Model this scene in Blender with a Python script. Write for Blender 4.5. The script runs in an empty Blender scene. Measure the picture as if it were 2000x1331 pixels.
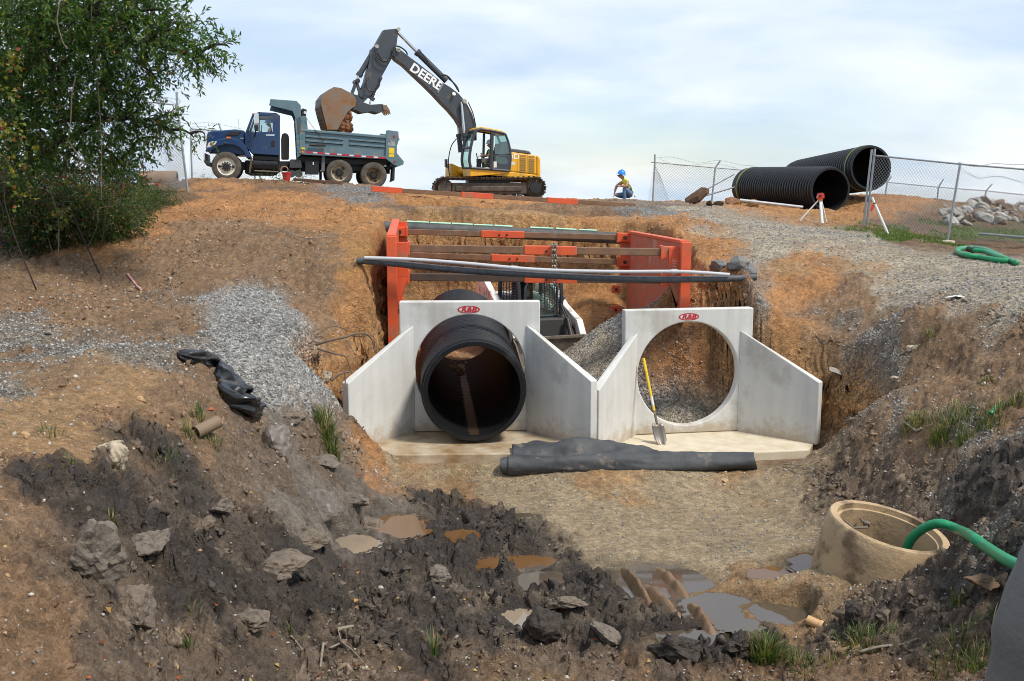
import bpy, bmesh, math, random
import numpy as np
from mathutils import Vector, Matrix, Euler
random.seed(7); RNG = np.random.default_rng(7)
SC = bpy.context.scene
COL = SC.collection

# ------------------------------------------------------------------ camera, world, sun, exposure
CZ = 5.0                                   # eye height in world metres (ditch floor near 0.75)
FPX, HOR = 1944.0, 370.0                   # focal length in photo pixels, horizon row
PITCH = math.atan((665.5 - HOR) / FPX)
cam_d = bpy.data.cameras.new('camera'); cam = bpy.data.objects.new('camera', cam_d); COL.objects.link(cam)
cam_d.sensor_width = 36.0; cam_d.lens = 36.0 * FPX / 2000.0; cam_d.clip_end = 9000; cam_d.clip_start = 0.05
cam.location = (0, 0, CZ); cam.rotation_euler = (math.pi / 2 - PITCH, 0, 0)
SC.camera = cam
SUN_AZ, SUN_EL = math.radians(55), math.radians(56)      # azimuth from -Y (behind camera) towards +X
sd = Vector((math.sin(SUN_AZ) * math.cos(SUN_EL), -math.cos(SUN_AZ) * math.cos(SUN_EL), math.sin(SUN_EL)))
sun_d = bpy.data.lights.new('sun', 'SUN'); sun = bpy.data.objects.new('sun', sun_d); COL.objects.link(sun)
sun_d.energy = 2.4; sun_d.angle = math.radians(10); sun_d.color = (1.0, 0.94, 0.84)
sun.rotation_euler = sd.to_track_quat('Z', 'Y').to_euler()
wd = bpy.data.worlds.new('World'); SC.world = wd; wd.use_nodes = True
nt = wd.node_tree; nt.nodes.clear()
def wn(t, **k):
    n = nt.nodes.new(t)
    for a, b in k.items(): setattr(n, a, b)
    return n
w_out = wn('ShaderNodeOutputWorld'); w_bg = wn('ShaderNodeBackground'); w_bg.inputs[1].default_value = 0.1
w_sky = wn('ShaderNodeTexSky', sky_type='NISHITA', sun_disc=False, sun_elevation=SUN_EL,
           sun_rotation=math.pi - SUN_AZ, air_density=1.0, dust_density=0.6, ozone_density=1.2)
w_tc = wn('ShaderNodeTexCoord'); w_sep = wn('ShaderNodeSeparateXYZ'); w_mx = wn('ShaderNodeMath', operation='MAXIMUM'); w_mx.inputs[1].default_value = 0.015
w_cmb = wn('ShaderNodeCombineXYZ')
L = nt.links.new
L(w_tc.outputs['Generated'], w_sep.inputs[0]); L(w_sep.outputs[2], w_mx.inputs[0])
L(w_sep.outputs[0], w_cmb.inputs[0]); L(w_sep.outputs[1], w_cmb.inputs[1]); L(w_mx.outputs[0], w_cmb.inputs[2]); L(w_cmb.outputs[0], w_sky.inputs[0])
# cloud deck: project the direction on a plane overhead
w_ad = wn('ShaderNodeMath', operation='ADD'); w_ad.inputs[1].default_value = 0.32; w_m2 = wn('ShaderNodeMath', operation='MAXIMUM'); w_m2.inputs[1].default_value = -0.1; L(w_sep.outputs[2], w_m2.inputs[0]); L(w_m2.outputs[0], w_ad.inputs[0])
w_dx = wn('ShaderNodeMath', operation='DIVIDE'); w_dy = wn('ShaderNodeMath', operation='DIVIDE'); w_c2 = wn('ShaderNodeCombineXYZ')
L(w_sep.outputs[0], w_dx.inputs[0]); L(w_ad.outputs[0], w_dx.inputs[1]); L(w_sep.outputs[1], w_dy.inputs[0]); L(w_ad.outputs[0], w_dy.inputs[1])
L(w_dx.outputs[0], w_c2.inputs[0]); L(w_dy.outputs[0], w_c2.inputs[1])
def wnoise(scale, detail, rough, dist, off):
    m = wn('ShaderNodeMapping'); m.inputs['Location'].default_value = off; m.inputs['Scale'].default_value = (1, 1.6, 1); L(w_c2.outputs[0], m.inputs[0])
    n = wn('ShaderNodeTexNoise'); n.inputs['Scale'].default_value = scale; n.inputs['Detail'].default_value = detail
    n.inputs['Roughness'].default_value = rough; n.inputs['Distortion'].default_value = dist; L(m.outputs[0], n.inputs['Vector']); return n
w_n1 = wnoise(0.9, 6, 0.5, 0.3, (3.1, 1.7, 0)); w_n2 = wnoise(1.6, 5, 0.5, 0.2, (7.7, 4.2, 0))
w_r1 = wn('ShaderNodeMapRange', interpolation_type='SMOOTHSTEP'); w_r1.inputs[1].default_value = 0.36; w_r1.inputs[2].default_value = 0.62; w_r1.inputs[3].default_value = 0.42; w_r1.inputs[4].default_value = 0.97
L(w_n1.outputs[0], w_r1.inputs[0])
w_cr = wn('ShaderNodeMapRange'); w_cr.inputs[1].default_value = 0.34; w_cr.inputs[2].default_value = 0.66; w_cr.inputs[3].default_value = 0.0; w_cr.inputs[4].default_value = 1.0
L(w_n2.outputs[0], w_cr.inputs[0])
w_cc = wn('ShaderNodeMix', data_type='RGBA'); w_cc.inputs[6].default_value = (4.0, 5.0, 6.2, 1); w_cc.inputs[7].default_value = (6.6, 6.95, 7.3, 1); L(w_cr.outputs[0], w_cc.inputs[0])
w_mix = wn('ShaderNodeMix', data_type='RGBA'); L(w_r1.outputs[0], w_mix.inputs[0]); L(w_sky.outputs[0], w_mix.inputs[6]); L(w_cc.outputs[2], w_mix.inputs[7])
L(w_mix.outputs[2], w_bg.inputs[0]); L(w_bg.outputs[0], w_out.inputs[0])
SC.view_settings.view_transform = 'Standard'; SC.view_settings.look = 'None'; SC.view_settings.exposure = 0.66; SC.view_settings.gamma = 1.0
SC.view_settings.use_curve_mapping = False
SC.cycles.max_bounces = 8; SC.cycles.transparent_max_bounces = 24; SC.cycles.use_denoising = True; SC.cycles.denoising_prefilter = 'ACCURATE'; SC.cycles.filter_width = 0.95

# ------------------------------------------------------------------ helpers
cP, sP = math.cos(PITCH), math.sin(PITCH)
def P(px, py, d):
    """photo pixel at world depth y = d -> world point (used to lay the site out from the photograph)"""
    u, v = px - 1000.0, 665.5 - py
    dy = FPX * cP + v * sP; dz = -FPX * sP + v * cP
    return Vector((u * d / dy, d, CZ + dz * d / dy))
def Pn(px, py, d):
    u, v = px - 1000.0, 665.5 - py
    dy = FPX * cP + v * sP; dz = -FPX * sP + v * cP
    return (u * d / dy, d, CZ + dz * d / dy)

def hash2(ix, iy, seed):
    h = (ix.astype(np.int64) * 374761393 + iy.astype(np.int64) * 668265263 + seed * 1442695041) & 0xFFFFFFFF
    h = ((h ^ (h >> 13)) * 1274126177) & 0xFFFFFFFF
    h = (h ^ (h >> 16)) & 0xFFFFFFFF
    h = (h * 2246822519) & 0xFFFFFFFF
    return ((h ^ (h >> 15)) & 0xFFFFFF) / float(0xFFFFFF)
def vnoise(x, y, seed=0):
    ix, iy = np.floor(x), np.floor(y); fx, fy = x - ix, y - iy
    fx = fx * fx * fx * (fx * (fx * 6 - 15) + 10); fy = fy * fy * fy * (fy * (fy * 6 - 15) + 10)
    a = hash2(ix, iy, seed); b = hash2(ix + 1, iy, seed); c = hash2(ix, iy + 1, seed); d = hash2(ix + 1, iy + 1, seed)
    return (a + (b - a) * fx) * (1 - fy) + (c + (d - c) * fx) * fy
def fbm(x, y, scale, octs=4, seed=0, gain=0.5):
    s = np.zeros_like(x); amp = 1.0; tot = 0.0; f = scale
    for o in range(octs):
        ca, sa = math.cos(o * 1.3 + seed), math.sin(o * 1.3 + seed)
        s += amp * vnoise((x * ca - y * sa) * f + 17.3 * o, (x * sa + y * ca) * f + 9.1 * o, seed + o * 13)
        tot += amp; amp *= gain; f *= 2.03
    return s / tot
def billow(x, y, scale, octs=4, seed=0, gain=0.5):
    s = np.zeros_like(x); amp = 1.0; tot = 0.0; f = scale
    for o in range(octs):
        ca, sa = math.cos(o * 1.7 + seed), math.sin(o * 1.7 + seed)
        n = vnoise((x * ca - y * sa) * f + 11.3 * o, (x * sa + y * ca) * f + 5.1 * o, seed + o * 7)
        s += amp * np.abs(2 * n - 1); tot += amp; amp *= gain; f *= 2.1
    return s / tot
def worley(x, y, scale, seed=0):
    X, Y = x * scale, y * scale; ix, iy = np.floor(X), np.floor(Y)
    d1 = np.full(x.shape, 9.0); d2 = np.full(x.shape, 9.0); cid = np.zeros(x.shape)
    for a in (-1, 0, 1):
        for b in (-1, 0, 1):
            gx, gy = ix + a, iy + b
            r1 = hash2(gx, gy, seed); r2 = hash2(gx, gy, seed + 91)
            d = np.hypot(gx + r1 - X, gy + r2 - Y)
            m = d < d1
            d2 = np.where(m, d1, np.minimum(d2, d)); cid = np.where(m, hash2(gx, gy, seed + 5), cid); d1 = np.where(m, d, d1)
    return d1, d2, cid
def sstep(a, b, x):
    t = np.clip((x - a) / (b - a), 0, 1); return t * t * (3 - 2 * t)

# ------------------------------------------------------------------ materials
MATS = {}
def mat(name, col, rough=0.6, metal=0.0, var=0.0, vscale=6.0, col2=None, bump=0.0, bscale=40.0, spec=0.5, detail=5.0, dirt=None, dirt_amt=0.0, dscale=3.0, alpha=None, trans=0.0):
    """procedural painted / soil / metal material: base colour, mottling towards col2, dirt patches, fine relief"""
    if name in MATS: return MATS[name]
    m = bpy.data.materials.new(name); m.use_nodes = True; n = m.node_tree; b = n.nodes['Principled BSDF']
    b.inputs['Roughness'].default_value = rough; b.inputs['Metallic'].default_value = metal
    b.inputs['Specular IOR Level'].default_value = spec
    out = None
    tc = n.nodes.new('ShaderNodeTexCoord')
    def noise(sc, off=0.0, det=detail):
        t = n.nodes.new('ShaderNodeTexNoise'); t.inputs['Scale'].default_value = sc; t.inputs['Detail'].default_value = det; t.inputs['Roughness'].default_value = 0.6
        mp = n.nodes.new('ShaderNodeMapping'); mp.inputs['Location'].default_value = (off, off * 0.7, off * 1.3)
        n.links.new(tc.outputs['Object'], mp.inputs[0]); n.links.new(mp.outputs[0], t.inputs['Vector']); return t
    base = n.nodes.new('ShaderNodeRGB'); base.outputs[0].default_value = (*col, 1); out = base.outputs[0]
    if var > 0 or col2:
        t = noise(vscale); mr = n.nodes.new('ShaderNodeMapRange'); mr.inputs[1].default_value = 0.32; mr.inputs[2].default_value = 0.68
        n.links.new(t.outputs[0], mr.inputs[0])
        c2 = col2 if col2 else tuple(max(0, c * (1 - var)) for c in col)
        mx = n.nodes.new('ShaderNodeMix'); mx.data_type = 'RGBA'; n.links.new(mr.outputs[0], mx.inputs[0]); n.links.new(out, mx.inputs[6]); mx.inputs[7].default_value = (*c2, 1); out = mx.outputs[2]
    if dirt:
        t = noise(dscale, 5.3, 8.0); mr = n.nodes.new('ShaderNodeMapRange'); mr.inputs[1].default_value = 0.62 - 0.3 * dirt_amt; mr.inputs[2].default_value = 0.72 - 0.2 * dirt_amt
        n.links.new(t.outputs[0], mr.inputs[0])
        mx = n.nodes.new('ShaderNodeMix'); mx.data_type = 'RGBA'; n.links.new(mr.outputs[0], mx.inputs[0]); n.links.new(out, mx.inputs[6]); mx.inputs[7].default_value = (*dirt, 1); out = mx.outputs[2]
        rm = n.nodes.new('ShaderNodeMapRange'); rm.inputs[3].default_value = rough; rm.inputs[4].default_value = 0.9; n.links.new(mr.outputs[0], rm.inputs[0]); n.links.new(rm.outputs[0], b.inputs['Roughness'])
    n.links.new(out, b.inputs['Base Color'])
    if bump > 0:
        t = noise(bscale, 2.0); bp = n.nodes.new('ShaderNodeBump'); bp.inputs['Strength'].default_value = bump; bp.inputs['Distance'].default_value = 0.02
        n.links.new(t.outputs[0], bp.inputs['Height']); n.links.new(bp.outputs[0], b.inputs['Normal'])
    if alpha is not None: b.inputs['Alpha'].default_value = alpha
    if trans: b.inputs['Transmission Weight'].default_value = trans
    MATS[name] = m; return m
def glass_mat(name, tint=(0.75, 0.9, 0.88), alpha=0.25):
    """thin window glass: mostly see-through, mirror-like glints"""
    if name in MATS: return MATS[name]
    m = bpy.data.materials.new(name); m.use_nodes = True; n = m.node_tree; n.nodes.clear()
    o = n.nodes.new('ShaderNodeOutputMaterial'); t = n.nodes.new('ShaderNodeBsdfTransparent'); t.inputs[0].default_value = (*tint, 1)
    g = n.nodes.new('ShaderNodeBsdfGlossy'); g.inputs['Roughness'].default_value = 0.05; mx = n.nodes.new('ShaderNodeMixShader'); mx.inputs[0].default_value = alpha
    n.links.new(t.outputs[0], mx.inputs[1]); n.links.new(g.outputs[0], mx.inputs[2]); n.links.new(mx.outputs[0], o.inputs[0]); MATS[name] = m; return m

# ------------------------------------------------------------------ mesh builder
class MB:
    def __init__(s): s.v = []; s.f = []; s.m = []; s.cur = 0; s.T = Matrix.Identity(4)
    def add(s, vs, fs):
        o = len(s.v); s.v.extend([tuple(s.T @ Vector(p)) for p in vs]); s.f.extend([tuple(i + o for i in f) for f in fs]); s.m.extend([s.cur] * len(fs)); return s
    def box(s, c, size, rot=None):
        x, y, z = size[0] / 2, size[1] / 2, size[2] / 2
        vs = [Vector(p) for p in ((-x, -y, -z), (x, -y, -z), (x, y, -z), (-x, y, -z), (-x, -y, z), (x, -y, z), (x, y, z), (-x, y, z))]
        if rot is not None:
            R = rot if isinstance(rot, Matrix) else Euler(rot).to_matrix()
            vs = [R @ p for p in vs]
        c = Vector(c)
        return s.add([p + c for p in vs], [(0, 3, 2, 1), (4, 5, 6, 7), (0, 1, 5, 4), (1, 2, 6, 5), (2, 3, 7, 6), (3, 0, 4, 7)])
    def b2(s, x0, x1, y0, y1, z0, z1): return s.box(((x0 + x1) / 2, (y0 + y1) / 2, (z0 + z1) / 2), (abs(x1 - x0), abs(y1 - y0), abs(z1 - z0)))
    def prism(s, poly, y0, y1):
        """poly of (x,z) extruded along y"""
        n = len(poly); a = sum(poly[i][0] * poly[(i + 1) % n][1] - poly[(i + 1) % n][0] * poly[i][1] for i in range(n))
        if a < 0: poly = poly[::-1]
        vs = [(x, y0, z) for x, z in poly] + [(x, y1, z) for x, z in poly]
        fs = [tuple(range(n)), tuple(range(2 * n - 1, n - 1, -1))] + [(i, i + n, (i + 1) % n + n, (i + 1) % n) for i in range(n)]
        return s.add(vs, fs)
    def prism_z(s, poly, z0, z1):
        n = len(poly); a = sum(poly[i][0] * poly[(i + 1) % n][1] - poly[(i + 1) % n][0] * poly[i][1] for i in range(n))
        if a < 0: poly = poly[::-1]
        vs = [(x, y, z0) for x, y in poly] + [(x, y, z1) for x, y in poly]
        fs = [tuple(range(n - 1, -1, -1)), tuple(range(n, 2 * n))] + [(i, (i + 1) % n, (i + 1) % n + n, i + n) for i in range(n)]
        return s.add(vs, fs)
    def cyl(s, p0, p1, r0, r1=None, n=12, cap=True):
        return s.tube([p0, p1], [r0, r0 if r1 is None else r1], n, cap)
    def tube(s, pts, r, n=8, cap=True):
        pts = [Vector(p) for p in pts]; k = len(pts); rr = r if isinstance(r, (list, tuple)) else [r] * k
        up = None; vs = []
        for i, p in enumerate(pts):
            d = (pts[min(i + 1, k - 1)] - pts[max(i - 1, 0)])
            if d.length < 1e-9: d = Vector((0, 0, 1))
            d.normalize()
            if up is None:
                up = d.orthogonal().normalized()
            else:
                up = (up - d * up.dot(d)); up = up.normalized() if up.length > 1e-6 else d.orthogonal().normalized()
            b = d.cross(up)
            for j in range(n):
                a = 2 * math.pi * j / n; vs.append(p + (up * math.cos(a) + b * math.sin(a)) * rr[i])
        fs = [(i * n + j, i * n + (j + 1) % n, (i + 1) * n + (j + 1) % n, (i + 1) * n + j) for i in range(k - 1) for j in range(n)]
        if cap: fs += [tuple(range(n - 1, -1, -1)), tuple(range((k - 1) * n, k * n))]
        return s.add(vs, fs)
    def lathe(s, prof, c=(0, 0, 0), axis='Y', n=32, close=False, caps=True):
        """prof of (radius, along); revolve about axis through c"""
        vs = []; c = Vector(c)
        for r, t in prof:
            for j in range(n):
                a = 2 * math.pi * j / n; u, w = r * math.cos(a), r * math.sin(a)
                vs.append(c + Vector({'Y': (u, t, w), 'Z': (u, w, t), 'X': (t, u, w)}[axis]))
        k = len(prof); fs = []
        for i in range(k if close else k - 1):
            i2 = (i + 1) % k
            for j in range(n): fs.append((i * n + j, i * n + (j + 1) % n, i2 * n + (j + 1) % n, i2 * n + j))
        if not close and caps:
            if prof[0][0] > 1e-6: fs.append(tuple(range(n)))
            if prof[-1][0] > 1e-6: fs.append(tuple(range((k - 1) * n, k * n)))
        return s.add(vs, fs)
    def ico(s, c, r, sub=1, scale=(1, 1, 1), jit=0.0, seed=0):
        bm = bmesh.new(); bmesh.ops.create_icosphere(bm, subdivisions=sub, radius=1.0); rnd = random.Random(seed); c = Vector(c)
        vs = [c + Vector((v.co.x * scale[0], v.co.y * scale[1], v.co.z * scale[2])) * r * (1 + rnd.uniform(-jit, jit)) for v in bm.verts]
        fs = [tuple(v.index for v in f.verts) for f in bm.faces]; bm.free(); return s.add(vs, fs)
    def build(s, name, mats, parent=None, smooth=False, bevel=0.0, loc=None, rot=None, fixn=True, segs=2):
        me = bpy.data.meshes.new(name); me.from_pydata(s.v, [], s.f); 
        for m in (mats if isinstance(mats, (list, tuple)) else [mats]): me.materials.append(m)
        me.polygons.foreach_set('material_index', s.m)
        if fixn:
            bm = bmesh.new(); bm.from_mesh(me); bmesh.ops.recalc_face_normals(bm, faces=bm.faces); bm.to_mesh(me); bm.free()
        if smooth:
            me.polygons.foreach_set('use_smooth', [True] * len(me.polygons))
            if smooth != 'all': me.set_sharp_from_angle(angle=math.radians(38 if smooth is True else smooth))
        me.update()
        o = bpy.data.objects.new(name, me); COL.objects.link(o)
        if parent: o.parent = parent
        if loc is not None: o.location = loc
        if rot is not None: o.rotation_euler = rot
        if bevel > 0:
            bv = o.modifiers.new('bevel', 'BEVEL'); bv.width = bevel; bv.segments = segs; bv.limit_method = 'ANGLE'; bv.angle_limit = math.radians(40)
        return o
def empty(name, loc=(0, 0, 0), rot=(0, 0, 0)):
    o = bpy.data.objects.new(name, None); COL.objects.link(o); o.location = loc; o.rotation_euler = rot; o.empty_display_size = 0.2; return o
def tag(o, label=None, cat=None, group=None, kind=None):
    if label: o['label'] = label
    if cat: o['category'] = cat
    if group: o['group'] = group
    if kind: o['kind'] = kind
    return o
def npmesh(name, V, F, material, colattr=None, smooth=False, extra=None):
    """fast mesh from numpy arrays; F is (n,3) or (n,4)"""
    me = bpy.data.meshes.new(name); k = F.shape[1]
    me.vertices.add(len(V)); me.vertices.foreach_set('co', np.ascontiguousarray(V, np.float32).ravel())
    me.loops.add(F.size); me.loops.foreach_set('vertex_index', np.ascontiguousarray(F, np.int32).ravel())
    me.polygons.add(len(F)); me.polygons.foreach_set('loop_start', np.arange(0, F.size, k, dtype=np.int32))
    if smooth: me.polygons.foreach_set('use_smooth', np.ones(len(F), bool))
    me.update(calc_edges=True)
    if colattr is not None:
        a = me.attributes.new('Col', 'FLOAT_COLOR', 'POINT'); c = np.ones((len(V), 4), np.float32); c[:, :3] = colattr; a.data.foreach_set('color', c.ravel())
    for nm, arr in (extra or {}).items():
        a = me.attributes.new(nm, 'FLOAT', 'POINT'); a.data.foreach_set('value', np.ascontiguousarray(arr, np.float32))
    me.materials.append(material)
    o = bpy.data.objects.new(name, me); COL.objects.link(o); return o
# ------------------------------------------------------------------ terrain: control heights read off the photograph
CTRL = [ # photo px, py, depth
 (850,935,14.6),(1000,935,14.6),(1200,960,14),(1500,960,14),(1200,1050,12.2),(1400,1150,10.6),(900,1100,11.3),(1250,1200,9.9),(1500,1200,9.9),(1450,1050,12.2),(1000,1000,13.1),
 (1000,1290,9.0),(700,1250,8.9),(1000,1331,8.5),(1000,1500,6.6),(1000,1800,4.3),(1400,1331,8.5),(1400,1500,6.4),(1300,1800,4.2),(700,1500,6.0),(500,1800,3.8),
 (0,1331,5.0),(300,1331,6.2),(600,1331,7.6),(0,1100,5.8),(0,950,7.2),(0,800,9.3),(0,700,12),(0,600,16.5),(0,540,19),(0,480,22),(150,950,7.4),(150,1150,6.0),
 (200,800,9.8),(400,830,10.5),(330,700,12),(150,650,14),(470,600,15.5),(640,780,13.5),(450,720,13),(560,700,14.3),(620,640,15.6),
 (640,860,13),(690,900,14),(550,900,11.5),(650,960,11.8),(720,1000,12),(800,960,13.6),(300,1000,8),(450,1000,9.4),(550,1050,10),(450,1150,8.4),(700,1100,10.7),(300,1150,7.0),(620,1150,9.6),
 (300,560,19),(500,520,19),(640,560,17.5),(690,512,18.2),(600,450,22),(400,450,22),(200,480,21),(350,400,28),(550,390,29),(680,400,28),(730,385,29),(700,440,24),
 (442,351,34.6),(442,353,32.8),(560,357,33.5),(663,360.5,35.8),(735,366,36.4),(620,360,33.5),(700,366,33.5),(760,372,33),(450,360,37.5),(650,368,39),(300,372,31),(0,400,28),(100,430,25),(0,380,33),(150,372,34),(0,372,45),
 (660,650,16.4),(650,700,15.3),(672,800,14.6),(600,560,17.6),
 (1640,870,15),(1570,900,14.6),(1700,800,14.5),(1800,830,13),(1800,950,12),(1700,950,12.8),(1950,900,11),(2000,1000,9),(1900,1050,9.8),(2000,1150,7.6),(1590,1092,10.7),(1690,1142,9.85),(1800,1128,10),(1845,1100,10.3),(1700,1200,9.3),(1950,1250,7.5),(1700,1331,8),(2000,1331,6.4),
 (1640,690,16.8),(1550,620,17.8),(1500,610,18.2),(1750,640,16),(1900,600,15.5),(2000,620,14),(2000,800,12),(1900,720,14),(1850,640,15.3),(1620,760,16.3),
 (1480,547,18.2),(1600,500,21),(1800,520,19.5),(2000,530,18.5),(1450,430,28),(1600,443,29),(1750,455,28),(1900,485,26),(1300,400,32),(1220,394,34),(1400,470,23),(1360,520,20),(1320,440,24.5),
 (950,387,38),(1050,390,36),(850,381,37),(1000,402,30),(1150,402,31),(850,390,30),(780,405,26.3),(1000,414,26.3),(1180,428,26.3),
 (1550,408,34),(1620,412,36),(1700,380,38),(1760,383,37),(1850,400,37),(1950,410,36),(2000,455,30),(1800,465,29),(2000,430,34),(1700,440,30),
 (1100,395,45),(800,384,45),(500,372,45),(1400,398,45),(1800,395,48),(200,375,48),
]
cx = np.array([Pn(*c) for c in CTRL])
extra = np.array([(0, 0.3, CZ - 1.75), (-1.5, 0, CZ - 1.75), (-4, 1, CZ - 1.8), (-9, 4, CZ - 1.9), (1.2, 1.8, CZ - 1.8), (2.5, 0.5, CZ - 1.9), (1.75, 3.2, CZ - 1.95), (5, 3, CZ - 2.2), (8, 6, CZ - 2.3), (10, 12, CZ - 1.8),
   (-14, 10, CZ - 2.0), (-18, 20, CZ - 1.2), (-22, 30, CZ - 0.5), (-30, 45, CZ - 0.3), (14, 18, CZ - 1.6), (18, 25, CZ - 1.6), (24, 35, CZ - 1.2), (30, 48, CZ - 1.2), (0, -4, CZ - 1.75), (-12, -4, CZ - 1.8), (12, -4, CZ - 2.0), (0, 2.2, CZ - 2.2)])
cx = np.vstack([cx, extra])
def rbf_fit(pts, eps=0.6, reg=0.02):
    X = pts[:, :2]; n = len(X)
    sc = 1.0
    A = np.sqrt(((X[:, None] - X[None]) ** 2).sum(-1) + eps ** 2)
    M = np.zeros((n + 3, n + 3)); M[:n, :n] = -A + np.eye(n) * reg
    M[:n, n] = 1; M[:n, n + 1:] = X; M[n, :n] = 1; M[n + 1:, :n] = X.T
    w = np.linalg.solve(M, np.concatenate([pts[:, 2], np.zeros(3)]))
    return X, w, eps
RB = rbf_fit(cx)
def base_T(x, y):
    X, w, eps = RB; sh = x.shape; x = x.ravel(); y = y.ravel(); out = np.empty(len(x)); n = len(X)
    for i in range(0, len(x), 20000):
        xs, ys = x[i:i + 20000], y[i:i + 20000]
        A = np.sqrt((xs[:, None] - X[None, :, 0]) ** 2 + (ys[:, None] - X[None, :, 1]) ** 2 + eps ** 2)
        out[i:i + 20000] = -A @ w[:n] + w[n] + w[n + 1] * xs + w[n + 2] * ys
    return out.reshape(sh)
def poly_sd(x, y, poly):
    """signed distance to polygon (negative inside)"""
    d = np.full(x.shape, 1e9); inside = np.zeros(x.shape, bool); n = len(poly)
    for i in range(n):
        ax, ay = poly[i]; bx, by = poly[(i + 1) % n]; ex, ey = bx - ax, by - ay
        t = np.clip(((x - ax) * ex + (y - ay) * ey) / (ex * ex + ey * ey), 0, 1)
        d = np.minimum(d, np.hypot(x - ax - t * ex, y - ay - t * ey))
        c = ((ay > y) != (by > y)) & (x < (bx - ax) * (y - ay) / (by - ay + 1e-12) + ax)
        inside ^= c
    return np.where(inside, -d, d)
TRENCH = [(-2.72, 14.9), (-2.06, 16.5), (-2.5, 17.3), (-2.72, 18.3), (-3.05, 22), (-3.3, 25.2), (-2.7, 25.95), (2.9, 25.95), (3.6, 25.3), (3.95, 22.5), (4.0, 20), (4.0, 18.7), (4.45, 17.75), (5.36, 16.35), (5.25, 14.8)]
TROUGH = [(-3.2, 27.0), (3.1, 27.2), (3.5, 29.4), (-3.3, 29.0)]
def gauss(x, y, cx_, cy_, sx, sy, rot=0.0):
    c, s = math.cos(rot), math.sin(rot); dx, dy = x - cx_, y - cy_
    u, v = dx * c + dy * s, -dx * s + dy * c
    return np.exp(-0.5 * ((u / sx) ** 2 + (v / sy) ** 2))
def floor_h(x, y):
    z = CZ - 4.14 + 0.42 * sstep(17.6, 20.0, y) - 0.2 * sstep(.8, 1.8, x) * (1 - sstep(17.9, 19, y))
    z = z + 1.8 * gauss(x, y, 3.95, 19.05, 1.05, 0.6) + 0.9 * gauss(x, y, 2.1, 20.6, 0.7, 0.8) + 0.9 * gauss(x, y, 3.2, 20.2, 0.6, 1.2)
    z = z + 1.0 * sstep(24.0, 26.2, y) + 0.9 * gauss(x, y, 2.2, 24.2, 1.0, 1.0) + 0.35 * gauss(x, y, -2.3, 19.5, 0.4, 2.0)
    return z
def T_noise(x, y, z, terr):
    return z
PUDDLES = [ # centre px,py, depth, half-width x, half-depth y, colour key
 (1290,1140,10.75,0.52,0.55,'p'),(1420,1195,10.0,0.5,0.42,'p'),(1520,1195,9.95,0.3,0.28,'p'),(1525,1140,10.75,0.36,0.22,'b'),(1060,1130,10.85,0.28,0.36,'p'),(1035,1205,9.85,0.30,0.22,'m'),
 (770,1050,12.0,0.42,0.42,'b'),(900,1045,12.1,0.26,0.22,'b'),(1010,1085,11.4,0.45,0.25,'b'),(880,985,13.2,0.28,0.14,'b'),(1000,1000,12.9,0.35,0.12,'p'),(690,1060,11.2,0.28,0.3,'m'),(1330,1250,9.35,0.35,0.2,'p'),(1590,1110,11.0,0.3,0.35,'b')]
PUD = []
for px, py, d, hx, hy, k in PUDDLES:
    w = Pn(px, py, d); PUD.append((w[0], d, hx, hy, k))

# fan-shaped grid, finer near the camera
def ygrid():
    ys = [-4.0]
    while ys[-1] < 52:
        y = ys[-1]; st = 0.25 if y < 3 else (0.0036 * y if y < 15 else 0.0046 * y)
        if 24.9 < y < 26.4: st *= 0.35
        if 15.9 < y < 17.2: st *= 0.7
        ys.append(y + st)
    while ys[-1] < 4200: ys.append(ys[-1] * 1.09)
    return np.array(ys)
YG = ygrid()
sg = np.linspace(-1, 1, 4001)
dens = 1 + 1.6 * np.exp(-((sg + 0.165) / 0.022) ** 2) + 1.6 * np.exp(-((sg - 0.235) / 0.03) ** 2) - 0.5 * (np.abs(sg) > 0.62) - 0.3 * (np.abs(sg) > 0.74)
cum = np.cumsum(dens); cum = (cum - cum[0]) / (cum[-1] - cum[0])
NS = 980
SG = np.interp(np.linspace(0, 1, NS), cum, sg)
def wid(y): return 0.60 * np.maximum(y, 0) + 4.2
GX = wid(YG)[:, None] * SG[None, :]; GY = np.repeat(YG[:, None], NS, 1)
NY = len(YG)
def height_coarse(x, y):
    """land before fine relief: banks, ramp and road, cut by the trench"""
    T = base_T(x, np.minimum(y, 50))
    far = sstep(44, 60, y)
    T = T * (1 - far) + (CZ - 0.9 - 0.021 * (y - 44)) * far
    return T
# coarse evaluation on a thinned grid, then linear interpolation onto the full grid
ii = np.unique(np.concatenate([np.arange(0, NY, 3), [NY - 1]])); jj = np.unique(np.concatenate([np.arange(0, NS, 4), [NS - 1]]))
Tc = height_coarse(GX[np.ix_(ii, jj)], GY[np.ix_(ii, jj)])
Tj = np.stack([np.interp(np.arange(NS), jj, r) for r in Tc])
TT = np.empty((NY, NS))
fi = np.interp(np.arange(NY), ii, np.arange(len(ii))); i0 = np.minimum(fi.astype(int), len(ii) - 2); tf = (fi - i0)[:, None]
TT = Tj[i0] * (1 - tf) + Tj[i0 + 1] * tf
# rough shapes of mud ridge, clods, spoil
x, y = GX, GY
wx = x + 0.35 * (fbm(x, y, 1.1, 3, 31) - 0.5); wy = y + 0.35 * (fbm(x, y, 1.1, 3, 57) - 0.5)
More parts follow.
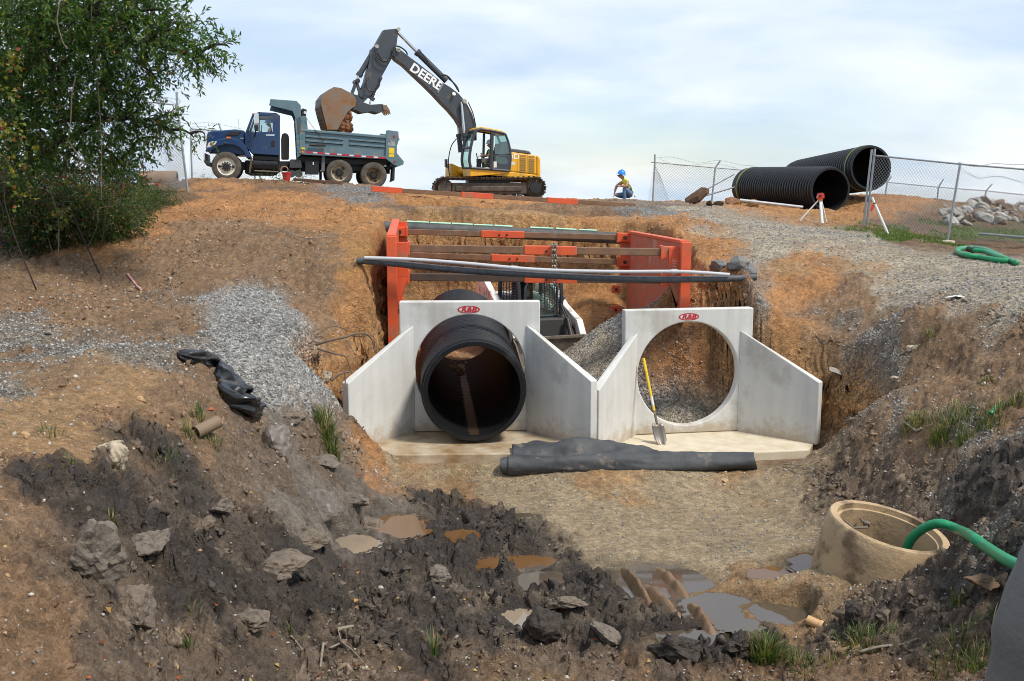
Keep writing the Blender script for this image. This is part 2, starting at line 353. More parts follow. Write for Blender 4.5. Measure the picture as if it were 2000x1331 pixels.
# --- colour zones painted from photo positions
def to_ground(px, py):
    """march the photo ray on to the land"""
    ds = np.concatenate([np.linspace(3, 40, 500), np.linspace(40.2, 60, 60)])
    u, v = px - 1000.0, 665.5 - py; dy = FPX * cP + v * sP; dz = -FPX * sP + v * cP
    xs = u * ds / dy; zs = CZ + dz * ds / dy
    sd_ = poly_sd(xs, ds, TRENCH)
    h = np.where(sd_ < -0.05, floor_h(xs, ds), base_T(xs, ds))
    k = np.argmax(zs <= h)
    if zs[k] > h[k]: k = len(ds) - 1
    return xs[k], ds[k]
ZC = {'O': (.42, .205, .078), 'B': (.25, .157, .09), 'D': (.064, .051, .042), 'G': (.315, .305, .285), 'S': (.365, .28, .175), 'R': (.37, .315, .235),
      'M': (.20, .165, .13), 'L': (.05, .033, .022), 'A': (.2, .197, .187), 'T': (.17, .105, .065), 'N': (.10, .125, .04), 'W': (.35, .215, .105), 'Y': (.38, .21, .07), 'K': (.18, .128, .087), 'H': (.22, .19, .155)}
ZR = {'O': .75, 'B': 1.0, 'D': 1.15, 'G': .5, 'S': .16, 'R': .22, 'M': .8, 'L': 1.0, 'A': .5, 'T': .6, 'N': .5, 'W': .35, 'Y': .6, 'K': 1.0, 'H': .9}
ZG = {'O': .05, 'B': .15, 'D': .05, 'G': 1.0, 'S': .3, 'R': .75, 'M': 0.02, 'L': .05, 'A': .8, 'T': .2, 'N': .1, 'W': .15, 'Y': .05, 'K': .12, 'H': .8}
ZONE = '''
B 20 520,30 700,130 600,250 560,330 500,420 500,420 560,560 560,600 500,500 450,330 620,300 650,470 480,620 470,650 540,250 620,180 540,380 440
O 440 365,520 385,300 430,350 400,620 400,640 430,680 470,560 375,250 450,480 400,420 400,600 380,700 420,180 480
T 560 370,640 375,500 365
A 720 385,700 372
O 715 500,720 560,720 620,735 640,700 600,712 450,725 420,690 690
Y 705 530,730 590,700 480
B 640 600,650 680,630 640,600 590,660 620,665 720
G 450 620,480 660,520 640,560 700,600 740,420 660,500 720,560 760,640 790,440 700,590 680,480 590,620 770,530 600
H 60 640,40 680,90 690,250 690,320 700,20 755,350 690,380 670
B 200 640,280 610,150 620,100 740,80 600
W 60 800,120 760,200 740,30 850,200 800,250 760,100 880,300 730,160 840
B 300 820,330 780,380 800,420 760,30 960,250 850,360 850,40 1020
D 300 900,350 960,230 980,150 980,330 1010,400 1040,250 1030,420 980,300 1080,450 1080,550 1080,400 1120,500 1160,350 1150,600 1140,650 1100,450 1200,560 1220,100 990,180 1020
K 420 900,480 930,560 930,450 850,520 870,590 850,620 900,500 980,430 950
M 540 830,550 870,620 980,650 960,640 1000,600 1010,690 940,670 920,720 1010,620 950,720 960,580 1000
K 680 880,650 850,610 800,660 820
O 700 860,700 900
S 760 930,850 940,950 950,1100 960,1300 960,1500 950,1100 1000,1300 1020,1450 1000,1000 980,1200 1050,1400 1080,1500 1050,1550 1000,1200 1000,1180 1080,1300 1080,1350 1130,1560 1100,1000 960
W 850 930,800 920,1180 940,1480 940,900 970
D 800 1000,850 1010,900 1020,950 1040,1000 1060,1050 1080,1080 1110,850 1070,800 1100,750 1120,900 1100,980 1130,900 1160,1000 1180,1100 1150,1150 1180,1180 1220,750 1180,850 1200,1000 1240,1100 1230,1200 1250,1300 1270,1350 1270,1250 1280,1420 1280,950 1230,700 1190,1150 1270,850 1140,1500 1260
K 600 1280,500 1270,700 1260,800 1260,900 1290,700 1310,1000 1290,1100 1310,1200 1310,1330 1310,350 1200,250 1200,150 1150,400 1280
B 30 1150,40 1250,90 1300,30 1310,80 1200,150 1270
K 250 1300,350 1310,450 1315,550 1315,200 1270,300 1240,650 1320
D 450 1255,550 1275,650 1235,350 1195,750 1250,400 1240,520 1235,620 1265,700 1285,850 1250,800 1295,930 1275,480 1290
B 950 1325,1100 1328,1250 1325,1450 1320,1600 1310,1700 1320,1800 1310,1900 1290,1650 1290
W 1400 1190,1480 1150,1560 1180,1550 1230,1430 1230
S 1500 1100,1450 1120
K 1600 1270,1700 1260,1800 1230,1880 1210,1750 1240
D 1880 1160,1800 1190,1930 1180,1700 1240,1960 1130,1900 1110
D 1930 950,1960 980,1980 1010,1940 1010,1900 940,1960 930
K 1850 1060,1900 1060,1900 1020,1850 1000,1750 920,1820 930,1700 930,1650 910,1600 930
B 1600 870,1640 840,1680 870,1750 800,1850 790,1900 830,1800 860,1950 860,1860 730,1950 730,1800 690,1900 670,1780 640,1700 640,1650 650,1600 640,1980 760,1760 720,1850 680,1980 680
H 1680 720,1690 670,1700 760,1640 700,1760 800,1680 790,1880 870,1970 880,1880 980,1920 1060,1640 630,1900 1090
O 1550 590,1500 590,1600 590,1500 620,1600 560
B 1650 580,1620 610,1690 600,1560 640,1580 680,1600 720
R 1400 430,1500 440,1600 460,1700 470,1800 510,1900 540,1980 540,1500 480,1600 500,1700 540,1800 560,1900 580,1980 590,1450 460,1700 500,1650 460,1850 560,1750 560,1400 410,1560 470,1640 500,1480 500,1750 590,1950 510,1350 410
O 1580 510,1610 505
W 1680 525,1720 540,1640 530,1560 530
A 1420 520,1450 530,1400 520,1420 560,1370 570,1250 410,1230 405,1280 415,1400 580
O 1320 430,1350 450,1370 500,1340 480,1290 425,1330 520,1350 570,1380 540
T 1300 405,1200 415,1100 418
T 1000 410,900 405,800 400,1150 425
O 800 385,850 392,950 395,1000 395,1050 392,900 388
B 1100 405,1150 405,1050 400
W 850 530,900 520,1000 530,1100 530,800 560,850 560,800 480,900 480,1000 480,1100 480,1200 490
O 1130 560,1180 570,1150 590,1100 600,1180 600,1200 520,1150 520
O 1350 660,1400 680,1420 740,1380 720,1430 780,1300 660,1340 700,1390 770
G 1200 640,1210 660,1220 690,1180 650,1150 690,1330 770,1300 740,1350 780,1290 700,1280 680
R 1350 810,1380 830,1300 820,1420 820,1150 730,1177 740,1120 700
O 1530 400,1600 415,1650 418,1480 408,1680 420,1550 412,1700 410,1760 400,1420 400
T 1780 440,1850 430,1900 480,1950 490,1800 480,1980 480,1950 440,1980 500
N 1800 470,1870 450,1950 452,1990 458,1780 460,1760 470
B 1760 380,1800 385,1850 390,1830 410,1900 400,1950 405
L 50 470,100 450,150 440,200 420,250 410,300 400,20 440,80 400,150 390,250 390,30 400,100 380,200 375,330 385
T 300 372,260 370,350 380
'''
zp, zk = [], []
for line in ZONE.strip().splitlines():
    k, rest = line.split(' ', 1)
    for it in rest.split(','):
        a, b = it.split(); gx_, gy_ = to_ground(float(a), float(b)); zp.append((gx_, gy_)); zk.append(k)
zp = np.array(zp); zkeys = sorted(ZC); zi = np.array([zkeys.index(k) for k in zk])
def zone_weights(x, y):
    sh = x.shape; x = x.ravel(); y = y.ravel(); W = np.zeros((len(x), len(zkeys)), np.float32)
    onehot = np.zeros((len(zk), len(zkeys)), np.float32); onehot[np.arange(len(zk)), zi] = 1
    pu, pv = zp[:, 0] / (zp[:, 1] + 1.0), np.log(zp[:, 1] + 1.0) * 0.62
    for i in range(0, len(x), 20000):
        ys = np.maximum(y[i:i + 20000], 0.3); u, v = x[i:i + 20000] / (ys + 1.0), np.log(ys + 1.0) * 0.62
        d2 = ((u[:, None] - pu) ** 2 + (v[:, None] - pv) ** 2 + 1e-6).astype(np.float32)
        w = d2 ** -2.0; W[i:i + 20000] = (w / w.sum(1, keepdims=True)) @ onehot
    return W
# weights on the thinned grid with warped lookups (soft, ragged borders)
sub_i = np.unique(np.concatenate([np.arange(0, NY, 3), [NY - 1]])); sub_j = np.unique(np.concatenate([np.arange(0, NS, 3), [NS - 1]]))
sx_, sy_ = GX[np.ix_(sub_i, sub_j)], GY[np.ix_(sub_i, sub_j)]
jit = 0.05 + 0.028 * np.clip(sy_, 0, 30)
qx = sx_ + jit * 3.4 * (fbm(sx_, sy_, 0.9, 6, 71, 0.68) - 0.5); qy = sy_ + jit * 6.0 * (fbm(sx_, sy_, 0.9, 6, 83, 0.68) - 0.5)
ZWs = zone_weights(qx, qy).reshape(len(sub_i), len(sub_j), -1)
def up2(A):
    out = np.empty((NY, NS, A.shape[2]), np.float32)
    f = np.interp(np.arange(NY), sub_i, np.arange(len(sub_i))); a0 = np.minimum(f.astype(int), len(sub_i) - 2); ta = (f - a0)[:, None, None].astype(np.float32)
    B = A[a0] * (1 - ta) + A[a0 + 1] * ta
    f = np.interp(np.arange(NS), sub_j, np.arange(len(sub_j))); b0 = np.minimum(f.astype(int), len(sub_j) - 2); tb = (f - b0)[None, :, None].astype(np.float32)
    return B[:, b0] * (1 - tb) + B[:, b0 + 1] * tb
ZW = up2(ZWs)
rough_k = (ZW @ np.array([ZR[k] for k in zkeys], np.float32)).astype(float)
grav_k = (ZW @ np.array([ZG[k] for k in zkeys], np.float32)).astype(float)
zw = {k: ZW[..., i].astype(float) for i, k in enumerate(zkeys)}
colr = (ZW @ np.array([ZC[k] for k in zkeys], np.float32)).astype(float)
# --- trench cut
wob = 0.28 * (fbm(x, y, 0.9, 4, 5) - 0.5) + 0.10 * (fbm(x, y, 4.0, 3, 15) - 0.5)
sdT = poly_sd(x, y, TRENCH); nearhw = sstep(17.6, 16.8, y)
sdT = np.where(np.abs(sdT) < 3, sdT + wob * (1 - 0.8 * nearhw), sdT)
FL = floor_h(x, y)
wall = sstep(-0.62, 0.04, sdT) * (1 - nearhw) + sstep(-0.04, 0.7, sdT) * nearhw
front = sstep(15.1, 14.6, y)                     # opens to the ditch
wall = np.maximum(wall, front)
sdR = poly_sd(x, y, TROUGH) + 0.4 * (fbm(x, y, 0.8, 4, 25) - 0.5)
TT = TT - 0.55 * sstep(0.15, -0.45, sdR)
Z = np.where(TT > FL, FL + (TT - FL) * wall, TT * wall + FL * (1 - wall))
steep = np.clip(1 - np.abs(wall - 0.5) * 2, 0, 1) * (TT > FL + 0.3)
steep = np.where(front > 0.5, 0, steep)
# wall colours: layered clays, darker and redder to the right
lay = fbm(x * 0.6, Z * 3 + y * 0.2, 1.0, 4, 41)
wc = np.stack([np.array(ZC['W'])[c] * (1 - lay) + np.array(ZC['O'])[c] * lay for c in range(3)], -1)
wc = wc * (1.0 + 0.45 * fbm(x * 2, Z * 6 + y, 1.3, 3, 43))[..., None]
mo_ = np.clip(sstep(.10, .42, gauss(x, y, 3.95, 19.05, 1.05, 0.6)) * (sdT < .1) * (.4 + 1.2 * fbm(x, y, 3, 4, 49)), 0, 1)[..., None]; colr = colr * (1 - mo_) + np.array((.34, .155, .06)) * (.6 + .7 * lay)[..., None] * mo_
st3 = np.clip(steep * 1.8, 0, 1)[..., None]
colr = colr * (1 - st3) + wc * st3
# --- relief
cl1 = billow(wx, wy, 1.15, 5, 3, 0.55); cl2 = billow(wx, wy, 3.6, 4, 9, 0.55)
w1, w2, cid = worley(wx, wy, 3.2, 4)
v1, v2, cid2 = worley(wx + 3.3, wy + 1.7, 8.5, 14)
c1_, c2_, ci_ = worley(wx * 1.1 + .15 * cl2, wy + .15 * cl2, 4.3, 24); e1_, e2_, ei_ = worley(wx + 1.3, wy * 1.1 + 4.7, 10.5, 34)
mudk = zw['D'] + 0.75 * zw['K'] + 0.25 * zw['B'] + 0.5 * zw['L']
amp = rough_k
farfade = 1 - sstep(36, 60, y)
rel = amp * (0.20 * (fbm(x, y, 0.7, 4, 2) - 0.5) + 0.24 * (cl1 - 0.35) + 0.13 * (cl2 - 0.35)) * farfade
rel += (zw['D'] * 1.0 + zw['K'] * 0.6 + zw['B'] * 0.22 + zw['M'] * 0.3) * (0.20 * np.clip(0.55 - w1, 0, 1) * (0.3 + cid) + 0.13 * np.clip(0.5 - v1, 0, 1) * (0.2 + cid2))
rel += (zw['D'] * 1.0 + zw['K'] * .75 + zw['B'] * .22 + zw['M'] * .2) * (0.13 * np.sqrt(np.clip(c2_ - c1_, 0, .5)) * (.25 + 1.1 * ci_) + .075 * np.sqrt(np.clip(e2_ - e1_, 0, .5)) * (.2 + ei_) - .07) * (y < 30)
cl3 = billow(wx * 1.0, wy, 6.5, 4, 37, .62); rel += np.clip(amp, .25, 2) * 0.085 * (cl3 - .33) * farfade
rel += amp * 0.03 * (fbm(x, y, 14, 3, 19, 0.65) - 0.5) * farfade + 0.035 * amp * (billow(x, y, 8, 3, 29, .6) - 0.35) * farfade
# machine tracks running up the ramp and on the road (chevron marks)
def track(x, y, pts, width, depth):
    d = np.full(x.shape, 9.0); tt = np.zeros(x.shape); acc = 0
    for (ax, ay), (bx, by) in zip(pts[:-1], pts[1:]):
        ex, ey = bx - ax, by - ay; ll = math.hypot(ex, ey); t = np.clip(((x - ax) * ex + (y - ay) * ey) / (ll * ll), 0, 1)
        dd = np.hypot(x - ax - t * ex, y - ay - t * ey); m = dd < d; d = np.where(m, dd, d); tt = np.where(m, acc + t * ll, tt); acc += ll
    k = sstep(width, width * 0.7, d)
    return k * (-depth + 0.035 * np.abs(np.sin(tt * math.pi / 0.2)) * (fbm(x, y, 2.2, 2, 61) > 0.42)), k
trk = np.zeros_like(x); trkk = np.zeros_like(x)
for pts in ([to_ground(250, 440), to_ground(330, 418), to_ground(440, 385), to_ground(520, 362)], [to_ground(560, 480), to_ground(600, 440), to_ground(640, 400), to_ground(640, 372)],
            [to_ground(120, 700), to_ground(280, 660), to_ground(400, 560), to_ground(520, 500)], [to_ground(300, 650), to_ground(340, 590), to_ground(440, 530)]):
    a, b = track(x, y, pts, 0.3, 0.03); trk += a; trkk = np.maximum(trkk, b)
rel = rel * (1 - 0.7 * trkk) + trk
# wall relief
rel += steep * (0.22 * (fbm(x * 1.5 + Z, y * 1.5 + Z * 2, 1.6, 4, 47) - 0.5))
nearcap = sstep(2.0, 4.0, y)                     # calm under the photographer
rel *= 0.25 + 0.75 * nearcap
flat = np.zeros_like(x)
# under the headwalls keep soil off the slabs
flat = sstep(0.25, -0.1, poly_sd(x, y, [(-2.0, 14.9), (-1.7, 16.4), (4.2, 17.4), (5.0, 16.2), (4.3, 14.95)]))
Z = Z + rel * (1 - flat) - 0.03 * flat
for hx_, hy_, hz_, yaw_ in ((-0.70, 16.42, CZ - 4.05, 2.5), (3.10, 17.2, CZ - 4.27, 9.5)):      # nothing lies on the aprons
    ca_, sa_ = math.cos(math.radians(yaw_)), math.sin(math.radians(yaw_))
    ap = [(hx_ + u * ca_ - v * sa_, hy_ + u * sa_ + v * ca_) for u, v in ((-1.0, .35), (1.0, .35), (1.95, -1.12), (1.66, -1.48), (-1.66, -1.48), (-1.95, -1.12))]
    k_ = sstep(.16, -.02, poly_sd(x, y, ap)); Z = np.where(k_ > 0, Z + (np.minimum(Z, hz_ - .15) - Z) * k_, Z)
rq = np.hypot(x - Pn(1712, 1085, 10.55)[0], y - 10.55); k_ = sstep(1.15, .72, rq); Z = Z + (np.minimum(Z, Pn(1712, 1085, 10.55)[2] - .16 * (x - Pn(1712, 1085, 10.55)[0]) - .04) - Z) * k_
# rolled clay plates at the channel's left edge etc.
GZ = Z
def pud_level():
    global GZ
    lv = []
    for pi_, (pxw, pyw, hx, hy, k) in enumerate(PUD):
        q = ((x - pxw) / hx) ** 2 + ((y - pyw) / hy) ** 2 + 1.5 * (fbm(x, y, 2.6, 4, 77, 0.6) - 0.5)
        ring_ = (q > .95) & (q < 1.35); tgt = lv[0][0] if pi_ in (1, 2, 12) else np.percentile(GZ[ring_], 18)
        dip = sstep(1.9, 0.5, q)
        GZ = GZ * (1 - dip) + (tgt - 0.035 + .05 * (cl2 - .35)) * dip
        rim = (q > 1.15) & (q < 2.2)
        GZ = np.where(rim, np.maximum(GZ, np.minimum(tgt + 0.006 + 0.02 * (cl2 - 0.3), GZ + .05 * sstep(2.2, 1.3, q))), GZ)
        m = (q < 1.5) & (GZ < tgt + 0.02)
        cell = m[:-1, :-1] | m[1:, :-1] | m[:-1, 1:] | m[1:, 1:]
        if pi_ in (1, 2, 12): lv[0] = (tgt, lv[0][1] | cell); cell = np.zeros_like(cell)
        lv.append((tgt, cell))
    return lv
PLEV = pud_level()
dmpw = np.zeros_like(x)
for (pxw, pyw, hx, hy, k) in PUD:
    dmpw = np.maximum(dmpw, sstep(2.6, 0.8, ((x - pxw) / hx) ** 2 + ((y - pyw) / hy) ** 2 + 1.1 * (fbm(x, y, 2.6, 3, 77) - 0.5)))
# colour mottling that belongs to the soil itself
mot = fbm(x, y, 2.2, 5, 91, 0.6); mot2 = fbm(x, y, 0.7, 4, 95, 0.6)
colr = colr * (0.72 + 0.56 * mot)[..., None] * (0.82 + 0.36 * mot2)[..., None]
oy = np.clip((fbm(x, y, 1.4, 5, 101, 0.62) - 0.54) * 6, 0, 1) * (zw['B'] * 0.25 + zw['O'] * 0.5 + zw['W'] * 0.35 + zw['T'] * .3)
colr = colr * (1 - oy[..., None]) + np.array((.28, .145, .065)) * oy[..., None]
tn = np.clip((fbm(x, y, 1.9, 5, 111, 0.62) - 0.55) * 7, 0, 1) * (zw['D'] * 0.6 + zw['K'] * 0.6)
colr = colr * (1 - tn[..., None]) + np.array((.20, .15, .105)) * tn[..., None]
colr = colr * (1 - 0.3 * dmpw)[..., None]
wet = np.clip(dmpw * 0.9 + zw['M'] * 0.55 + zw['D'] * 0.55 + zw['K'] * .2, 0, 1)
# horizontal ruffle so clods and walls get undercut edges
hk = np.clip(mudk, 0, 1) * nearcap * (1 - flat)
ox = 0.05 * hk * (fbm(x, y + Z * 2, 5.5, 3, 121) - 0.5) * 2 + steep * 0.18 * (fbm(x + Z * 4.2, y + Z * 5, 1.7, 4, 131) - 0.5) * 2
oyy = 0.05 * hk * (fbm(x + Z * 2, y, 5.5, 3, 123) - 0.5) * 2 + steep * 0.18 * (fbm(x - Z * 4.2, y + Z * 5, 1.7, 4, 133) - 0.5) * 2

def ground_mat():
    m = bpy.data.materials.new('site_soil'); m.use_nodes = True; n = m.node_tree; b = n.nodes['Principled BSDF']; l = n.links.new
    N = n.nodes.new
    at = N('ShaderNodeAttribute'); at.attribute_name = 'Col'; ag = N('ShaderNodeAttribute'); ag.attribute_name = 'grav'; aw = N('ShaderNodeAttribute'); aw.attribute_name = 'wet'
    tc = N('ShaderNodeTexCoord')
    def noise(sc, det=6, ro=0.65):
        t = N('ShaderNodeTexNoise'); t.inputs['Scale'].default_value = sc; t.inputs['Detail'].default_value = det; t.inputs['Roughness'].default_value = ro; l(tc.outputs['Object'], t.inputs['Vector']); return t
    def mrange(src, a, b_, c, d):
        r = N('ShaderNodeMapRange'); r.inputs[1].default_value = a; r.inputs[2].default_value = b_; r.inputs[3].default_value = c; r.inputs[4].default_value = d; l(src, r.inputs[0]); return r.outputs[0]
    def mul(c, f):
        v = N('ShaderNodeVectorMath'); v.operation = 'SCALE'; l(c, v.inputs[0]); l(f, v.inputs['Scale']); return v.outputs[0]
    n1 = noise(9, 8, 0.7); n2 = noise(55, 4, 0.7); n3 = noise(2.3, 6, 0.6)
    c = mul(at.outputs['Color'], mrange(n1.outputs[0], 0.3, 0.7, 0.55, 1.45)); c = mul(c, mrange(n2.outputs[0], 0.3, 0.7, 0.7, 1.3))
    # stones: cells of two sizes, each with its own grey
    def stones(sc, lo, hi):
        vo = N('ShaderNodeTexVoronoi'); vo.inputs['Scale'].default_value = sc; l(tc.outputs['Object'], vo.inputs['Vector'])
        sp = N('ShaderNodeSeparateColor'); l(vo.outputs['Color'], sp.inputs[0])
        return vo, sp, mrange(sp.outputs[0], 0, 1, lo, hi)
    vo, sp, br = stones(26, 0.45, 1.55); vo2, sp2, br2 = stones(60, 0.6, 1.45)
    cg = mul(mul(c, br), br2)
    mx = N('ShaderNodeMix'); mx.data_type = 'RGBA'; l(ag.outputs['Fac'], mx.inputs[0]); l(c, mx.inputs[6]); l(cg, mx.inputs[7]); c = mx.outputs[2]
    # scattered pale pebbles in all soils
    vo3, sp3, br3 = stones(13, 0, 1)
    pe = N('ShaderNodeMath'); pe.operation = 'GREATER_THAN'; pe.inputs[1].default_value = 0.95; l(sp3.outputs[1], pe.inputs[0])
    pd = N('ShaderNodeMath'); pd.operation = 'LESS_THAN'; pd.inputs[1].default_value = 0.26; l(vo3.outputs['Distance'], pd.inputs[0])
    pm = N('ShaderNodeMath'); pm.operation = 'MULTIPLY'; l(pe.outputs[0], pm.inputs[0]); l(pd.outputs[0], pm.inputs[1])
    pf = N('ShaderNodeMath'); pf.operation = 'MULTIPLY'; l(pm.outputs[0], pf.inputs[0]); l(mrange(sp3.outputs[2], 0, 1, 0.05, 0.7), pf.inputs[1])
    mx2 = N('ShaderNodeMix'); mx2.data_type = 'RGBA'; l(pf.outputs[0], mx2.inputs[0]); l(c, mx2.inputs[6]); mx2.inputs[7].default_value = (.42, .36, .28, 1); c = mx2.outputs[2]
    l(c, b.inputs['Base Color'])
    wm = N('ShaderNodeMath'); wm.operation = 'MULTIPLY'; l(aw.outputs['Fac'], wm.inputs[0]); l(mrange(n3.outputs[0], 0.35, 0.65, 0.25, 1.0), wm.inputs[1])
    l(mrange(wm.outputs[0], 0, 1, 0.95, 0.34), b.inputs['Roughness']); b.inputs['Specular IOR Level'].default_value = 0.4
    # relief
    h1 = N('ShaderNodeMath'); h1.operation = 'MULTIPLY'; l(ag.outputs['Fac'], h1.inputs[0]); l(mrange(vo.outputs['Distance'], 0, 0.6, 1.0, 0.0), h1.inputs[1])
    h2 = N('ShaderNodeMath'); h2.operation = 'ADD'; l(h1.outputs[0], h2.inputs[0]); l(mrange(n1.outputs[0], 0, 1, 0, 2.0), h2.inputs[1])
    h3 = N('ShaderNodeMath'); h3.operation = 'ADD'; l(h2.outputs[0], h3.inputs[0]); l(mrange(n2.outputs[0], 0, 1, 0, 0.7), h3.inputs[1])
    bp = N('ShaderNodeBump'); bp.inputs['Strength'].default_value = 1.0; bp.inputs['Distance'].default_value = 0.045; l(h3.outputs[0], bp.inputs['Height']); l(bp.outputs[0], b.inputs['Normal'])
    return m
SOIL = ground_mat()
idx = np.arange(NY * NS).reshape(NY, NS)
F = np.stack([idx[:-1, :-1], idx[:-1, 1:], idx[1:, 1:], idx[1:, :-1]], -1).reshape(-1, 4)
V = np.stack([GX + ox, GY + oyy, GZ], -1).reshape(-1, 3)
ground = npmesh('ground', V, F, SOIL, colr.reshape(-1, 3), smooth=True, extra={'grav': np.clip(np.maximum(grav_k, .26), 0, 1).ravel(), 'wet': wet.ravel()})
tag(ground, kind='structure')

def gsample(A, px_, py_):
    """bilinear lookup of a grid array at world x,y"""
    px_ = np.asarray(px_, float); py_ = np.asarray(py_, float)
    fi = np.interp(py_, YG, np.arange(NY)); fj = np.interp(px_ / wid(py_), SG, np.arange(NS))
    a = np.clip(fi.astype(int), 0, NY - 2); b_ = np.clip(fj.astype(int), 0, NS - 2); u = fi - a; v = fj - b_
    if A.ndim == 3: u = u[..., None]; v = v[..., None]
    return (A[a, b_] * (1 - u) + A[a + 1, b_] * u) * (1 - v) + (A[a, b_ + 1] * (1 - u) + A[a + 1, b_ + 1] * u) * v
def gz(x_, y_): return float(gsample(GZ, x_, y_))
_ds = np.concatenate([np.arange(3, 20, 0.02), np.arange(20, 60, 0.04)])
def hit(px, py):
    """where the ray of a photo pixel meets the finished ground"""
    u, v = px - 1000.0, 665.5 - py; dy = FPX * cP + v * sP; dz = -FPX * sP + v * cP
    xs = u * _ds / dy; zs = CZ + dz * _ds / dy; h = gsample(GZ, xs, _ds); k = int(np.argmax(zs <= h))
    return Vector((xs[k], _ds[k], h[k]))
# water standing in the hollows
def water_mat(name, colour, rough):
    return mat(name, colour, rough, spec=0.6, bump=0.02, bscale=14)
WM = {'p': mat('puddle_grey', (.085, .065, .045), .03, spec=.9, bump=.015, bscale=9), 'b': mat('puddle_rust', (.15, .075, .028), .05, spec=.7, bump=.02, bscale=9), 'm': mat('puddle_milky', (.27, .21, .15), .06, spec=.7, bump=.015, bscale=9)}
_F4 = np.stack([idx[:-1, :-1], idx[:-1, 1:], idx[1:, 1:], idx[1:, :-1]], -1)
for (pxw, pyw, hx, hy, k), (lv, cell) in zip(PUD, PLEV):
    if not cell.any(): continue
    fsel = _F4[cell]; u_, inv_ = np.unique(fsel.ravel(), return_inverse=True)
    if len(u_) < 4: continue
    Vp = np.stack([GX.ravel()[u_], GY.ravel()[u_], np.full(len(u_), lv)], -1)
    o = npmesh('puddle_water', Vp, inv_.reshape(-1, 4), WM[k]); tag(o, kind='structure')
# ------------------------------------------------------------------ concrete headwalls
def conc_mat():
    m = mat('precast_concrete', (.64, .635, .605), .85, var=.12, vscale=1.6, dirt=(.47, .45, .41), dirt_amt=.25, dscale=1.3, bump=.15, bscale=35); n = m.node_tree; b = n.nodes['Principled BSDF']; l = n.links.new; N = n.nodes.new
    src = b.inputs['Base Color'].links[0].from_socket; tc = N('ShaderNodeTexCoord'); sp = N('ShaderNodeSeparateXYZ'); l(tc.outputs['Object'], sp.inputs[0])
    # mud splashed up from the ground, ragged upper edge
    t = N('ShaderNodeTexNoise'); t.inputs['Scale'].default_value = 5; t.inputs['Detail'].default_value = 7; t.inputs['Roughness'].default_value = .7; l(tc.outputs['Object'], t.inputs['Vector'])
    s1 = N('ShaderNodeMath'); s1.operation = 'MULTIPLY_ADD'; s1.inputs[1].default_value = .95; s1.inputs[2].default_value = -.31; l(t.outputs[0], s1.inputs[0]); s2 = N('ShaderNodeMath'); s2.operation = 'SUBTRACT'; l(s1.outputs[0], s2.inputs[0]); l(sp.outputs[2], s2.inputs[1])
    r = N('ShaderNodeMapRange'); r.inputs[1].default_value = -.1; r.inputs[2].default_value = .14; r.inputs[4].default_value = .75; l(s2.outputs[0], r.inputs[0])
    mx = N('ShaderNodeMix'); mx.data_type = 'RGBA'; l(r.outputs[0], mx.inputs[0]); l(src, mx.inputs[6]); mx.inputs[7].default_value = (.40, .31, .20, 1)
    # air holes
    vo = N('ShaderNodeTexVoronoi'); vo.inputs['Scale'].default_value = 22; l(tc.outputs['Object'], vo.inputs['Vector']); lt_ = N('ShaderNodeMath'); lt_.operation = 'LESS_THAN'; lt_.inputs[1].default_value = .09; l(vo.outputs['Distance'], lt_.inputs[0])
    m2 = N('ShaderNodeMix'); m2.data_type = 'RGBA'; l(lt_.outputs[0], m2.inputs[0]); l(mx.outputs[2], m2.inputs[6]); m2.inputs[7].default_value = (.34, .33, .31, 1)
    # faint drip streaks, stretched downwards
    mp = N('ShaderNodeMapping'); mp.inputs['Scale'].default_value = (9, 9, .5); l(tc.outputs['Object'], mp.inputs[0]); t2 = N('ShaderNodeTexNoise'); t2.inputs['Scale'].default_value = 1; t2.inputs['Detail'].default_value = 4; l(mp.outputs[0], t2.inputs['Vector'])
    r2 = N('ShaderNodeMapRange'); r2.inputs[1].default_value = .35; r2.inputs[2].default_value = .7; r2.inputs[3].default_value = 1.03; r2.inputs[4].default_value = .93; l(t2.outputs[0], r2.inputs[0]); sc = N('ShaderNodeVectorMath'); sc.operation = 'SCALE'; l(m2.outputs[2], sc.inputs[0]); l(r2.outputs[0], sc.inputs['Scale']); l(sc.outputs[0], b.inputs['Base Color']); return m
CONC = conc_mat()
CONC_T = mat('stained_slab_concrete', (.66, .59, .46), .85, col2=(.52, .44, .31), vscale=3.0, bump=.15, bscale=30)
RED = mat('red_stencil_paint', (.50, .02, .03), .6)
def text_mesh(txt, size, name, material, parent, M, extrude=0.002, bold=0.0, shear=0.0, xs=1.0, align='CENTER'):
    cu = bpy.data.curves.new(name, 'FONT'); cu.body = txt; cu.size = size; cu.extrude = extrude; cu.offset = bold; cu.shear = shear; cu.align_x = align; cu.align_y = 'CENTER'; cu.resolution_u = 3
    t = bpy.data.objects.new(name, cu); COL.objects.link(t); dg = bpy.context.evaluated_depsgraph_get(); me = bpy.data.meshes.new_from_object(t.evaluated_get(dg)); bpy.data.objects.remove(t)
    me.transform(M @ Matrix.Diagonal((xs, 1, 1, 1))); me.materials.clear(); me.materials.append(material)
    o = bpy.data.objects.new(name, me); COL.objects.link(o); o.parent = parent; return o
FRONT = Matrix.Rotation(math.pi / 2, 4, 'X')          # text facing -Y
